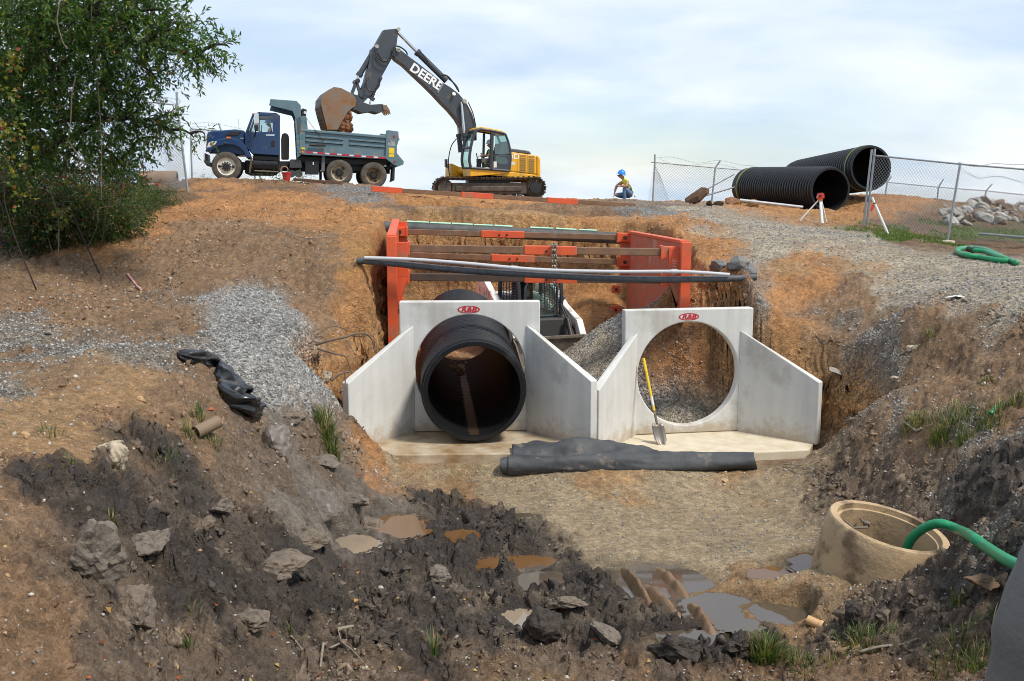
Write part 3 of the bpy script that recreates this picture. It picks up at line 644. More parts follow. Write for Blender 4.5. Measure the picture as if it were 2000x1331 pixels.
def headwall(loc, yaw, label, slab_stain):
    e = empty('concrete_headwall', loc, (0, 0, yaw)); tag(e, label, 'headwall', 'precast headwalls of the twin culvert')
    W2, H, TH, R, HC = 1.17, 2.21, 0.2, 0.925, 1.06      # half width, height, thickness, hole radius, hole centre height
    # panel with a round hole
    n = 72; b = MB(); ring = []; outer = []
    for i in range(n):
        a = 2 * math.pi * i / n; c, s = math.cos(a), math.sin(a); ring.append((R * c, HC + R * s))
        t = min((W2 / abs(c)) if abs(c) > 1e-6 else 9e9, ((H - HC) / s) if s > 1e-6 else ((HC) / -s if s < -1e-6 else 9e9)); outer.append((t * c, HC + t * s))
    # snap nearest samples to the corners
    for cxn, czn in ((W2, H), (-W2, H), (-W2, 0), (W2, 0)):
        k = min(range(n), key=lambda i: (outer[i][0] - cxn) ** 2 + (outer[i][1] - czn) ** 2); outer[k] = (cxn, czn)
    RB_ = [(x * 1.0, z) for x, z in ring]
    vs = [(x, 0, z) for x, z in ring] + [(x, 0, z) for x, z in outer] + [(x, TH, z) for x, z in ring] + [(x, TH, z) for x, z in outer]
    fs = []
    for i in range(n):
        j = (i + 1) % n
        fs += [(i, j, n + j, n + i), (2 * n + i, 3 * n + i, 3 * n + j, 2 * n + j), (i, 2 * n + i, 2 * n + j, j), (n + i, n + j, 3 * n + j, 3 * n + i)]
    b.add(vs, fs); b.build('panel', CONC, e, smooth=30, bevel=0.018)
    for s in (-1, 1):
        b = MB(); x0, x1, y1, th = 0.93, 1.9, -1.12, 0.15
        dx, dy = x1 - x0, y1; ln = math.hypot(dx, dy); nx, ny = -dy / ln * th, dx / ln * th      # outward normal
        A = (x0, -0.002); Bp = (x1, y1); C_ = (x1 + nx, y1 + ny); D = (x0 + nx * 1.0 + 0.06, -0.002)
        tops = {0: 1.82, 1: 1.06}
        vs = []
        for (qx, qy), tz in ((A, 1.82), (Bp, 1.06), (C_, 1.06), (D, 1.82 - 0.10)):
            vs += [(s * qx, qy, -0.02), (s * qx, qy, tz)]
        b.add(vs, [(0, 2, 3, 1), (2, 4, 5, 3), (4, 6, 7, 5), (6, 0, 1, 7), (1, 3, 5, 7), (0, 6, 4, 2)])
        b.build('wing', CONC, e, bevel=0.015)
    b = MB(); b.prism_z([(-1.0, TH * .5), (1.0, TH * .5), (1.86, -1.08), (1.62, -1.42), (-1.62, -1.42), (-1.86, -1.08)], -0.26, -0.006)
    b.build('apron_slab', slab_stain, e, bevel=0.02)
    # painted oval mark with the letters
    b = MB(); n = 40; vs = []
    for k, (ra, rb) in enumerate(((0.186, 0.062), (0.160, 0.050))):
        for i in range(n):
            a = 2 * math.pi * i / n; c, s_ = math.cos(a), math.sin(a)
            vs.append((ra * math.copysign(abs(c) ** 0.85, c), -0.0035, rb * s_))
    b.add(vs, [(i, (i + 1) % n, n + (i + 1) % n, n + i) for i in range(n)])
    lg = b.build('painted_mark', RED, e); lg.location = (-0.02, 0, H - 0.135)
    text_mesh('R&B', 0.115, 'letters', RED, lg, Matrix.Translation((0, -0.0045, -0.003)) @ FRONT, 0.0006, 0.004, 0.25, 1.25)
    return e
HW1 = headwall((-0.70, 16.42, CZ - 4.05), math.radians(2.5), 'left concrete headwall with a black corrugated pipe through its round opening', mat('muddy_slab', (.27, .165, .075), .35, col2=(.60, .52, .39), vscale=1.7, bump=.15, bscale=30))
HW2 = headwall((3.10, 17.2, CZ - 4.27), math.radians(9.5), 'right concrete headwall with empty round opening and a yellow shovel inside', CONC_T)

# ------------------------------------------------------------------ black corrugated pipes
HDPE = mat('black_polyethylene', (.012, .0125, .015), .42, var=.3, vscale=3, spec=.35, dirt=(.035, .032, .03), dirt_amt=.1, dscale=2.0)
HDPE_IN = mat('black_polyethylene_inside', (.010, .010, .011), .6, spec=.06)
YEL_BAND = mat('yellow_green_band', (.25, .30, .07), .5)
def corr_pipe(p0, p1, ro, pitch, label, band=None):
    p0, p1 = Vector(p0), Vector(p1); d = p1 - p0; Ln = d.length
    q = d.to_track_quat('Y', 'Z')
    e = empty('corrugated_pipe', p0); e.rotation_mode = 'QUATERNION'; e.rotation_quaternion = q
    tag(e, label, 'pipe', 'black corrugated drainage pipes')
    b = MB(); prof = [(ro - 0.035, 0.0), (ro - 0.035, 0.10)] ; t = 0.10; dep = pitch * 0.5
    while t + pitch < Ln - 0.1:
        for f, h in ((0.06, 0.25), (0.16, 0.85), (0.26, 1.0), (0.62, 1.0), (0.72, 0.85), (0.82, 0.25), (0.88, 0.0), (0.98, 0.0)): prof.append((ro - dep * (1 - h), t + f * pitch))
        t += pitch
    prof += [(ro - 0.035, t + 0.02), (ro - 0.035, Ln)]
    b.lathe(prof, n=72, close=False); 
    b.f = [f for f in b.f if len(f) == 4]; b.m = [0] * len(b.f)
    b.build('corrugated_shell', HDPE, e, smooth=25)
    b = MB(); ri = ro - 0.11; prof = [(ri + .0, 0.012)]; t = 0.02
    while t < Ln - .12: prof += [(ri, t), (ri - 0.004, t + pitch * .4), (ri - .004, t + pitch * .6), (ri, t + pitch * .9)]; t += pitch
    prof += [(ri, Ln - .01)]
    b.lathe(prof, n=72); b.f = [f for f in b.f if len(f) == 4]; b.m = [0] * len(b.f)
    b.build('liner', HDPE_IN, e, smooth='all')
    for y0, y1 in ((0, 0.03), (Ln - 0.03, Ln)):
        b = MB(); b.lathe([(ro - .036, y0), (ro - .03, (y0 + y1) / 2), (ro - .036, y1), (ri + .001, y1), (ri + .001, y0)], n=72, close=True); b.build('rim', HDPE, e, smooth=True)
    if band is not None:
        b = MB(); b.lathe([(ro + .012, band), (ro + .012, band + .05), (ro - .03, band + .05), (ro - .03, band)], n=72, close=True); b.build('band', YEL_BAND, e, smooth=True)
    return e
PIPE1 = corr_pipe((-0.60, 15.55, CZ - 3.19), (-1.12, 21.2, CZ - 2.92), 0.85, 0.125, 'black corrugated pipe lying through the left headwall, puddle inside')
b = MB(); n_ = 40; r_ = random.Random(2); vs = []
for i in range(n_ + 1):
    w_ = .05 + .06 * (1 - i / n_) + (.03 if i % 2 else -.02) + r_.uniform(-.015, .015); vs += [(-w_, .05 + 5.2 * i / n_, -.733), (w_, .05 + 5.2 * i / n_, -.733)]
b.add(vs, [(2 * i, 2 * i + 1, 2 * i + 3, 2 * i + 2) for i in range(n_)]); b.build('standing_water', mat('pipe_water', (.04, .027, .018), .35, spec=.15), PIPE1)
# ------------------------------------------------------------------ orange trench shield with spreader bars
ORANGE = mat('shield_orange_paint', (.74, .115, .03), .5, col2=(.62, .09, .035), vscale=4, dirt=(.36, .17, .10), dirt_amt=.2, dscale=2.5, bump=.05)
ORANGE_W = mat('worn_shield_face', (.60, .115, .06), .65, col2=(.47, .12, .07), vscale=2.5, dirt=(.38, .21, .13), dirt_amt=.3, dscale=3.0, bump=.08)
RUST = mat('rusty_steel', (.15, .085, .05), .75, col2=(.24, .125, .065), vscale=3.5, dirt=(.22, .16, .11), dirt_amt=.2, dscale=5, bump=.06)
DSTEEL = mat('dark_bare_steel', (.06, .05, .045), .5, metal=.4, var=.4)
CHALK = mat('white_chalk_marks', (.7, .66, .6), .9)
def bar(b, p0, p1, w, h):
    """rectangular bar from p0 to p1, h measured vertically"""
    p0, p1 = Vector(p0), Vector(p1); d = (p1 - p0).normalized(); s = d.cross(Vector((0, 0, 1))).normalized() * (w / 2); u = s.cross(d).normalized() * (h / 2)
    vs = [p + a * s + c * u for p in (p0, p1) for a, c in ((-1, -1), (1, -1), (1, 1), (-1, 1))]
    b.add(vs, [(0, 1, 2, 3), (7, 6, 5, 4), (0, 4, 5, 1), (1, 5, 6, 2), (2, 6, 7, 3), (3, 7, 4, 0)])
def hexa(b, A, B, th, drop, zoff=0.0):
    """upright slab under the line A-B, th along the horizontal normal (positive = to +x)"""
    A, B = Vector(A), Vector(B); d = B - A; nrm = Vector((d.y, -d.x, 0)).normalized() * th; dz = Vector((0, 0, -drop))
    vs = [A, B, B + nrm, A + nrm, A + dz, B + dz, B + nrm + dz, A + nrm + dz]
    b.add(vs, [(0, 1, 2, 3), (4, 7, 6, 5), (0, 4, 5, 1), (1, 5, 6, 2), (2, 6, 7, 3), (3, 7, 4, 0)])
SH = empty('trench_shield', (0.2, 21, CZ - 3.4)); tag(SH, 'orange steel trench shield with rusty spreader bars behind the headwalls', 'trench shield')
SHo = Vector(SH.location)
NLt, FLt, NRt, FRt = P(757, 465, 18.5), P(768, 433, 24.1), P(1330, 476, 18.5), P(1226, 456, 24.1)
def shb(): b = MB(); b.T = Matrix.Translation(-SHo); return b
b = shb(); hexa(b, NLt, FLt, 0.13, 2.25); b.build('side_panel', ORANGE, SH, bevel=.01)
b = shb(); hexa(b, NRt, FRt, 0.13, 2.15); b.v = [tuple(Vector(q) + (Vector((0, 0, .68)) if i in (4, 7) else Vector())) for i, q in enumerate(b.v)]; b.build('side_panel', ORANGE_W, SH, bevel=.01)
b = shb(); bar(b, NRt + Vector((.065, 0, .03)), FRt + Vector((.065, 0, .03)), .17, .06); b.build('top_rail', ORANGE, SH, bevel=.008)
b = shb(); bar(b, NLt + Vector((.065, 0, .03)), FLt + Vector((.065, 0, .03)), .17, .06); b.build('top_rail', ORANGE, SH, bevel=.008)
for Tp, sgn in ((NLt, 1), (NRt, -1)):
    b = shb(); hh_ = 2.26 if sgn > 0 else 1.4; b.box(Tp + Vector((0.08 , -.05, .03 - hh_ / 2)), (.18, .16, hh_)); b.build('end_post', ORANGE, SH, bevel=.01)
    b = shb(); q = Tp + Vector((0.08 + sgn * .17, .16, -1.0)); b.box(q + Vector((0, 0, .59)), (.22, .1, .64)); b.prism([(q.x - .11, q.z + .27), (q.x + .11, q.z + .27), (q.x - sgn * .06, q.z - .25), (q.x - sgn * .10, q.z - .25)], q.y - .05, q.y + .05); b.build('web_plate', ORANGE, SH, bevel=.006)
for Tp, sgn in ((FLt, 1), (FRt, -1)):
    b = shb(); b.box(Tp + Vector((0.08 + sgn * .14, -.1, -.5)), (.24, .14, 1.0)); b.build('web_plate', ORANGE, SH, bevel=.01)
lt = text_mesh('R TNHE', .13, 'stencilled_letters', mat('pale_stencil', (.75, .33, .24), .8), SH, Matrix.Translation(NRt - SHo + Vector((-.085, .105, -.52))) @ FRONT @ Matrix.Rotation(math.pi / 2, 4, 'Z'), .001)
NUT = mat('nut_steel', (.05, .03, .025), .6, metal=.3)
def spreader(pl, pr, d, h, sl, sr, mtl):
    A, B = P(pl[0], pl[1], d), P(pr[0], pr[1], d)
    b = shb(); bar(b, A, B, h, h); bo = b.build('spreader_bar', mtl, SH, bevel=.01)
    ym = lambda px: pl[1] + (pr[1] - pl[1]) * (px - pl[0]) / (pr[0] - pl[0])
    b = shb(); bar(b, P(sl, ym(sl), d), P(sr, ym(sr), d), h * 1.22, h * 1.22); so = b.build('sleeve', ORANGE, bo, bevel=.01)
    for k in (.42, .6):
        q = P(sl + (sr - sl) * k, ym(sl), d) - SHo; b = MB(); b.cyl(q + Vector((0, -h * .61, -.02)), q + Vector((0, -h * .61 - .03, -.02)), .025, n=6); b.build('bolt', NUT, so)
    for e_, s in ((A, -1), (B, 1)):
        b = shb(); b.box(e_ + Vector((s * .06, 0, 0)), (.3, h * 1.5, h * 1.6)); b.box(e_ + Vector((-s * .08, 0, 0)), (.05, h * 1.7, h * 1.9)); so = b.build('socket', ORANGE, SH, bevel=.012)
        b = shb(); b.cyl(e_ + Vector((s * .08, -h * .75, 0)), e_ + Vector((s * .08, -h * .75 - .035, 0)), .045, n=8); b.build('pin', NUT, so)
spreader((790, 485), (1300, 493), 18.75, .135, 1024, 1126, RUST)
spreader((790, 541), (1300, 547), 18.75, .135, 1024, 1126, mat('dark_rusty_steel', (.06, .042, .034), .7, col2=(.10, .06, .04), vscale=3))
spreader((788, 453), (1213, 464), 23.9, .13, 940, 1024, RUST)
spreader((788, 498), (1213, 512), 23.9, .13, 960, 1044, RUST)
for px, py, d, s in ((783, 604, 18.75, -1), (1203, 565, 23.9, 1), (1202, 604, 23.9, 1), (780, 588, 23.9, -1)):
    b = shb(); q = P(px, py, d); b.box(q, (.2, .18, .17)); so = b.build('socket', ORANGE, SH, bevel=.012)
    b = shb(); b.cyl(q + Vector((0, -.09, 0)), q + Vector((0, -.12, 0)), .035, n=8); b.build('pin', NUT, so)
nn = Vector(((FRt - NRt).y, -(FRt - NRt).x, 0)).normalized(); FAD = mat('faded_sticker', (.55, .40, .3), .8, col2=(.45, .12, .07), vscale=14)
for (t, dz, w, h) in ((.42, -.32, .35, .3), (.5, -.62, .12, .22), (.58, -.60, .05, .2), (.36, -.6, .05, .26), (.8, -.3, .1, .12)):
    b = shb(); q = NRt.lerp(FRt, t) - nn * .004 + Vector((0, 0, dz)); d = (FRt - NRt).normalized()
    b.add([q - d * w / 2, q + d * w / 2, q + d * w / 2 + Vector((0, 0, h)), q - d * w / 2 + Vector((0, 0, h))], [(0, 1, 2, 3)]); b.build('chalk_mark', FAD, SH)

# chain over the near bars
b = MB(); top = P(1083, 480, 18.62)
def link(b, c, ax, side, ln=.062, r=.0105, wd=.022):
    ax, side = Vector(ax).normalized(), Vector(side).normalized(); pts = []
    for i in range(10):
        a = 2 * math.pi * i / 10; pts.append(Vector(c) + ax * math.sin(a) * ln / 2 * (1.0 if abs(math.sin(a)) > .5 else .9) + side * math.cos(a) * wd)
    b.tube(pts + [pts[0], pts[1]], r, 5, cap=False)
for sx, ln_, off in ((-.035, 12, 0), (.03, 10, .5), (.005, 15, .25)):
    for i in range(ln_):
        c = top + Vector((sx + .008 * math.sin(i * 1.1 + off * 6), -.02, -.05 * i)); link(b, c, (.05 * math.sin(i), 0, 1), (1, 0, 0) if i % 2 else (.25, 1, 0))
for i in range(5): link(b, top + Vector((-.05 + i * .022, .03 * i, .02 + .01 * math.sin(i))), (.6, .5, .1), (0, 0, 1) if i % 2 else (0, 1, .3))
tag(b.build('chain', mat('galvanised_chain', (.30, .25, .20), .5, metal=.6, var=.4, vscale=30), smooth=True), 'grey steel chain draped over the near spreader bars', 'chain')

# utility pipe crossing the far end, wrapped in green board
U0, U1 = P(735, 443, 25.15), P(1235, 467, 25.3)
BLKPIPE = mat('dusty_black_pipe', (.05, .05, .054), .6, col2=(.11, .105, .10), vscale=5, bump=.03)
e = empty('utility_pipe', U0); tag(e, 'grey-black buried utility pipe with green wrap exposed along the trench end', 'pipe')
b = MB(); b.T = Matrix.Translation(-U0); b.cyl(U0, U1, .145, n=20); b.build('pipe_barrel', BLKPIPE, e, smooth=True)
GREENW = mat('pale_green_board', (.30, .60, .46), .7, col2=(.45, .62, .42), vscale=7)
for t0, t1 in ((.12, .205), (.21, .29), (.295, .375), (.38, .455), (.46, .53), (.60, .69), (.70, .78), (.79, .86)):
    b = MB(); b.T = Matrix.Translation(-U0); a0 = U0.lerp(U1, t0); a1 = U0.lerp(U1, t1); d = (U1 - U0).normalized(); n = 7; vs = []
    for r in (.185, .155):
        for p in (a0, a1):
            for i in range(n):
                a = math.radians(20 + 100 * i / (n - 1)); vs.append(p + Vector((0, math.cos(a) * r + .05, math.sin(a) * r + random.uniform(0, .006))))
    f = []
    for i in range(n - 1): f += [(i, i + 1, n + i + 1, n + i), (2 * n + i, 3 * n + i, 3 * n + i + 1, 2 * n + i + 1)]
    f += [(0, n, 3 * n, 2 * n), (n - 1, 3 * n - 1, 4 * n - 1, 2 * n - 1)]
    b.add(vs, f); b.build('green_wrap', GREENW, e, smooth=True)
# loose pipes lying across the shield
def smooth_path(pts, n=6):
    pts = [Vector(p) for p in pts]; out = []
    for i in range(len(pts) - 1):
        p0, p1, p2, p3 = pts[max(i - 1, 0)], pts[i], pts[i + 1], pts[min(i + 2, len(pts) - 1)]
        for k in range(n):
            t = k / n; out.append(0.5 * ((2 * p1) + (p2 - p0) * t + (2 * p0 - 5 * p1 + 4 * p2 - p3) * t * t + (3 * p1 - p0 - 3 * p2 + p3) * t ** 3))
    return out + [pts[-1]]
b = MB(); b.tube(smooth_path([P(*q, 18.15) for q in ((697, 509), (770, 515), (900, 528), (1100, 540), (1250, 546), (1400, 545), (1477, 542))]), .062, 14)
tag(b.build('conduit_pipe', mat('dark_grey_conduit', (.045, .05, .058), .5, col2=(.10, .10, .105), vscale=9), smooth=True), 'long sagging black pipe laid across the trench in front of the shield', 'pipe')
PVC = mat('pale_grey_pvc', (.52, .52, .54), .4, var=.08)
b = MB(); pth = smooth_path([P(*q, 18.05) for q in ((712, 504), (800, 507), (900, 514), (1050, 527), (1200, 531), (1330, 531), (1425, 537))]); b.tube(pth, .033, 12)
for k in (16, 29): b.cyl(pth[k], pth[k] + (pth[k + 1] - pth[k]).normalized() * .12, .041, n=12)
tag(b.build('conduit_pipe', PVC, smooth=True), 'long thin white plastic pipe laid on top of the black pipe over the trench', 'pipe')

# ------------------------------------------------------------------ skid-steer loader in the trench
SK = empty('skid_steer_loader', (0.36, 22.4, CZ - 3.74), (0, 0, math.radians(20))); tag(SK, 'white skid-steer loader with black caged cab and muddy bucket in the trench', 'loader')
WHITE = mat('loader_white_paint', (.80, .76, .73), .5, var=.06, dirt=(.25, .17, .11), dirt_amt=.25, dscale=3.5)
CABD = mat('loader_cab_paint', (.035, .045, .055), .45)
RUB = mat('tyre_rubber', (.025, .023, .021), .85, col2=(.10, .08, .06), vscale=4, bump=.1)
DIRTSTEEL = mat('dirty_bucket_steel', (.19, .155, .115), .8, col2=(.09, .08, .07), vscale=5, bump=.1)
GLS = glass_mat('window_glass', (.72, .88, .85), .18)
b = MB(); b.b2(-.62, .62, -1.0, 1.15, .25, .95); b.prism([(-.4, .9), (-.4, .95)], 0, 0) if False else None; b.build('chassis', mat('loader_dark', (.05, .05, .05), .6), SK, bevel=.03)
b = MB(); b.b2(-.6, .6, .45, 1.3, .55, 1.35); b.build('engine_hood', WHITE, SK, bevel=.06)
for sx in (-1, 1):
    x0, x1 = sx * .66, sx * .82
    b = MB(); vs = [(.55, .7), (1.3, .6), (1.32, 1.3), (1.15, 1.72), (.98, 1.82), (.82, 1.72), (.78, 1.2), (.5, 1.05)]
    b.T = Matrix.Rotation(math.pi / 2, 4, 'Z'); b.prism(vs, -x1, -x0); b.build('rear_tower', WHITE, SK, bevel=.025)
    b = MB(); b.T = Matrix.Rotation(math.pi / 2, 4, 'Z'); b.prism([(1.05, 1.78), (.9, 1.84), (-.35, 1.18), (-1.15, .92), (-1.45, .5), (-1.5, .12), (-1.32, .1), (-1.2, .45), (-1.05, .72), (-.35, .95), (.95, 1.6)], -sx * .85, -sx * .70); b.build('lift_arm', WHITE, SK, bevel=.02)
    b = MB(); b.cyl((sx * .76, .75, .75), (sx * .76, .1, 1.1), .05, n=10); b.cyl((sx * .76, .1, 1.1), (sx * .76, -.35, 1.33), .028, n=8); b.build('lift_cylinder', DSTEEL, SK, smooth=True)
    b = MB(); b.cyl((sx * .5, -1.1, .95), (sx * .5, -1.35, .55), .05, n=10); b.cyl((sx * .5, -1.35, .55), (sx * .5, -1.5, .3), .03, n=8); b.build('tilt_cylinder', DSTEEL, SK, smooth=True)
    for yy in (-.62, .62):
        b = MB(); b.lathe([(.18, -.13), (.40, -.13), (.43, -.09), (.43, .09), (.40, .13), (.18, .13)], (sx * .72, yy, .42), 'X', 28); w = b.build('wheel', RUB, SK, smooth=True)
# cab cage
b = MB()
for sx in (-.5, .5):
    b.tube([(sx, -.72, .95), (sx, -.78, 1.4), (sx, -.7, 1.82), (sx, -.55, 1.88)], .045, 8); b.tube([(sx, .5, 1.0), (sx, .48, 1.82)], .045, 8); b.tube([(sx, -.55, 1.88), (sx, .48, 1.85)], .045, 8); b.tube([(sx, -.72, .97), (sx, .5, .97)], .045, 8)
b.tube([(-.5, -.78, 1.4), (-.5, -.72, .97), (.5, -.72, .97), (.5, -.78, 1.4)], .04, 8)
b.tube([(-.38, -.78, .98), (-.38, -.82, 1.6), (-.3, -.77, 1.74), (.3, -.77, 1.74), (.38, -.82, 1.6), (.38, -.78, .98)], .03, 8)
b.build('cab_frame', CABD, SK, smooth=True)
b = MB(); b.b2(-.55, .55, -.68, .55, 1.86, 1.95); b.build('cab_roof', CABD, SK, bevel=.03)
for sx in (-1, 1):
    b = MB()
    for k in range(12): yk = -.66 + k * .1; b.cyl((sx * .5, yk, 1.0), (sx * .5, yk, 1.84), .009, n=5)
    for k in range(15): zk = 1.02 + k * .058; b.cyl((sx * .5, -.7, zk), (sx * .5, .48, zk), .007, n=5)
    b.build('side_mesh', CABD, SK)
b = MB(); b.b2(-.36, .36, -.81, -.80, 1.0, 1.7); b.build('door_glass', GLS, SK)
b = MB(); b.b2(-.25, .25, .0, .4, .95, 1.1); b.b2(-.25, .25, .3, .42, 1.1, 1.7); b.build('seat', mat('seat_black', (.02, .02, .02), .7), SK, bevel=.04)
b = MB(); b.tube([(.45, -.85, 1.25), (.5, -1.0, 1.0), (.55, -1.2, .75), (.6, -1.42, .45)], .02, 6); b.tube([(.5, -.85, 1.2), (.58, -1.1, .9), (.52, -1.35, .4)], .018, 6); b.build('hydraulic_hose', mat('hose_black', (.015, .015, .015), .5), SK, smooth=True)
# bucket: back, floor, two cheeks
bk = MB(); prof = [(-1.55, .62), (-1.47, .3), (-1.52, .12), (-1.7, .02), (-2.35, .0), (-2.35, .03), (-1.72, .06), (-1.56, .14), (-1.51, .3), (-1.59, .63)]
bk.T = Matrix.Rotation(math.pi / 2, 4, 'Z'); bk.prism(prof, -.92, .92); bo = bk.build('bucket', DIRTSTEEL, SK, bevel=.006)
for sx in (-1, 1):
    b = MB(); b.T = Matrix.Rotation(math.pi / 2, 4, 'Z'); b.prism([(-1.55, .64), (-1.47, .3), (-1.52, .1), (-1.7, .0), (-2.3, .0), (-1.75, .55)], -sx * .95, -sx * .915); b.build('cheek', DIRTSTEEL, bo)
b = MB(); b.b2(-.95, .95, -1.62, -1.54, .60, .66); b.build('lip', DIRTSTEEL, bo, bevel=.005)

# ------------------------------------------------------------------ shovel leaning in the right headwall
SV = empty('shovel', P(1291, 862, 16.42)); tag(SV, 'yellow-handled round-point shovel leaning inside the right headwall', 'shovel')
so = Vector(SV.location); t_, m_, bl, tip = P(1257, 700, 16.95), P(1279, 808, 16.6), P(1283, 828, 16.55), P(1291, 862, 16.42)
YELP = mat('yellow_fibreglass', (.75, .52, .015), .4)
b = MB(); b.T = Matrix.Translation(-so); b.cyl(t_, m_, .021, n=12); b.cyl(t_, t_.lerp(m_, .25), .025, n=12); b.build('handle', YELP, SV, smooth=True)
b = MB(); b.T = Matrix.Translation(-so); a0 = t_.lerp(m_, .70); b.cyl(a0, t_.lerp(m_, .86), .0222, n=12); b.build('label_sleeve', mat('sticker_white', (.7, .68, .62), .5), SV, smooth=True)
STEEL = mat('shovel_steel', (.16, .155, .15), .45, metal=.5, col2=(.2, .16, .12), vscale=12)
b = MB(); b.T = Matrix.Translation(-so); b.tube([m_.lerp(t_, .05), bl], [.024, .02], 10); 
dv = (tip - bl); Lb = dv.length + .12; dv.normalize(); sd_ = Vector((.97, .1, 0)); nn_ = dv.cross(sd_).normalized(); rows = []
for i in range(9):
    t = i / 8; w = .11 * (1 - max(0, (t - .55) / .45) ** 2.0 * .95) * (0.8 if t < .1 else 1)
    for j in range(5):
        s = (j - 2) / 2; rows.append(bl + dv * Lb * t + sd_ * w * s + nn_ * (.035 * s * s - .03 * math.sin(t * 3)))
b.add(rows, [(i * 5 + j, i * 5 + j + 1, (i + 1) * 5 + j + 1, (i + 1) * 5 + j) for i in range(8) for j in range(4)])
bo = b.build('blade', STEEL, SV, smooth=True, fixn=False); sol = bo.modifiers.new('thick', 'SOLIDIFY'); sol.thickness = .004

# ------------------------------------------------------------------ roll of black filter cloth
RL = empty('geotextile_roll', P(1225, 930, 14.75)); tag(RL, 'roll of black filter cloth lying in front of the headwall slabs', 'fabric roll')
ro_ = Vector(RL.location)
from mathutils import noise as MN
CLOTH = mat('black_filter_cloth', (.032, .036, .042), .7, col2=(.075, .078, .08), vscale=3, dirt=(.20, .17, .135), dirt_amt=.1, dscale=2.6, bump=.3, bscale=18)
A, Bq = P(980, 910, 14.72), P(1472, 903, 14.85); d = Bq - A; n, m = 150, 40; vs = []
for i in range(n + 1):
    t = i / n; c = A + d * t
    for j in range(m):
        a = 2 * math.pi * j / m; r = .160 + .012 * math.sin(3 * a + 6 * t) + .01 * math.sin(9 * t + 2 * a) + .013 * MN.fractal(Vector((t * 9, math.cos(a) * 1.6, math.sin(a) * 1.6)), .9, 2, 4)
        if t < .025: r *= .82
        sq = 1.0 if math.sin(a) > -.3 else .86
        vs.append(c + Vector((0.03 * math.sin(a * 2) if t in (0, 1) else 0, math.cos(a) * r * 1.08, math.sin(a) * r * sq)) - ro_)
b = MB(); b.add(vs, [(i * m + j, i * m + (j + 1) % m, (i + 1) * m + (j + 1) % m, (i + 1) * m + j) for i in range(n) for j in range(m)] + [tuple(range(m - 1, -1, -1)), tuple(range(n * m, (n + 1) * m))])
b.build('rolled_cloth', CLOTH, RL, smooth=True)
def sheet(rows, name, mtl, parent, th=.008):
    b = MB(); k = len(rows[0]); b.add([q for r in rows for q in r], [(i * k + j, i * k + j + 1, (i + 1) * k + j + 1, (i + 1) * k + j) for i in range(len(rows) - 1) for j in range(k - 1)])
    o = b.build(name, mtl, parent, smooth='all', fixn=False); s = o.modifiers.new('thick', 'SOLIDIFY'); s.thickness = th; return o
rows = []
for i in range(91):
    t = i / 90; px = 1000 + t * 330
    back = 868 - 4 * math.sin(t * 5) + (0 if t < .75 else (t - .75) * 90); hump = .05 + .10 * math.exp(-((t - .33) / .1) ** 2) + .05 * math.exp(-((t - .5) / .2) ** 2)
    if t > .85: hump *= (1 - t) / .15
    p_b, p_f = P(px, back, 15.35), P(px, 893, 14.86); r = []
    for j in range(17):
        v = j / 16; q = p_b.lerp(p_f, v); q.z += hump * math.sin(math.pi * min(1, v * 1.15)) + .015 * math.sin(13 * t + 5 * v) * math.sin(math.pi * v) + .05 * MN.fractal(Vector((t * 7, v * 2.5, 1.3)), .9, 2, 4); q.y += .05 * MN.fractal(Vector((t * 6, v * 2, 7.3)), .9, 2, 3); r.append(q - ro_)
    rows.append(r)
sheet(rows, 'loose_flap', CLOTH, RL)
rows = []
for i in range(21):
    t = i / 20; px = 1330 + 145 * t; r = []
    for j in range(7):
        v = j / 6; q = P(px, 915 + 15 * v * math.sin(math.pi * t), 14.7 - .22 * v * math.sin(math.pi * t) ** .7); q.z = (A.z - .12) * (1 - v) + v * (A.z - .17) + .02 * math.sin(8 * t + 4 * v); r.append(q - ro_)
    rows.append(r)
sheet(rows, 'tail_fold', CLOTH, RL)

# ------------------------------------------------------------------ concrete manhole ring with the green hose
RG = empty('manhole_ring', P(1712, 1085, 10.55) + Vector((0, 0, -.16)), (math.radians(6), math.radians(11), 0)); tag(RG, 'tan concrete manhole ring sunk in the mud with a green hose in it', 'manhole ring')
RINGC = mat('tan_ring_concrete', (.50, .36, .21), .85, col2=(.36, .255, .15), vscale=2.2, dirt=(.17, .115, .07), dirt_amt=.36, dscale=2.6, bump=.5, bscale=18)
b = MB(); b.lathe([(.665, -.2), (.67, .0), (.66, .3), (.655, .50), (.635, .53), (.56, .53), (.555, .47), (.525, .465), (.52, .3), (.525, -.2)], axis='Z', n=80, close=True); b.build('ring_wall', RINGC, RG, smooth=50)
b = MB(); b.tube([(-.36, .36, .36), (-.28, .22, .34), (-.1, .30, .35), (-.12, .48, .37)], .016, 8); b.ico((-.1, .35, .37), .045, 1, jit=.3); b.build('step_rung', mat('rung_iron', (.16, .13, .1), .7), RG, smooth=True)
b = MB(); b.lathe([(0.001, .0), (.53, .02)], axis='Z', n=40); b.build('inner_mud', mat('inner_mud', (.07, .05, .035), .5, bump=.2), RG)
HOSE = mat('green_suction_hose', (.012, .27, .11), .38, var=.15, vscale=8, dirt=(.2, .2, .14), dirt_amt=.1, dscale=5)
def hose(pts, r, name, label, n=7, ribs=True):
    b = MB(); p = smooth_path(pts, n * 2); b.tube(p, [r * (1 + (.04 if (i % 2 and ribs) else 0)) for i in range(len(p))], 14)
    o = b.build(name, HOSE, smooth='all'); tag(o, label, 'hose'); return o
def hp_(px, py): return P(px, py, min(9.95, hit(px, py + 4).y - .34))
HOSE_PTS = [(q.x, q.y) for q in smooth_path([P(1835, 1023, 10.2), P(1872, 1034, 9.95), hit(1925, 1075), hit(1978, 1106), hit(2060, 1150)], 8)]
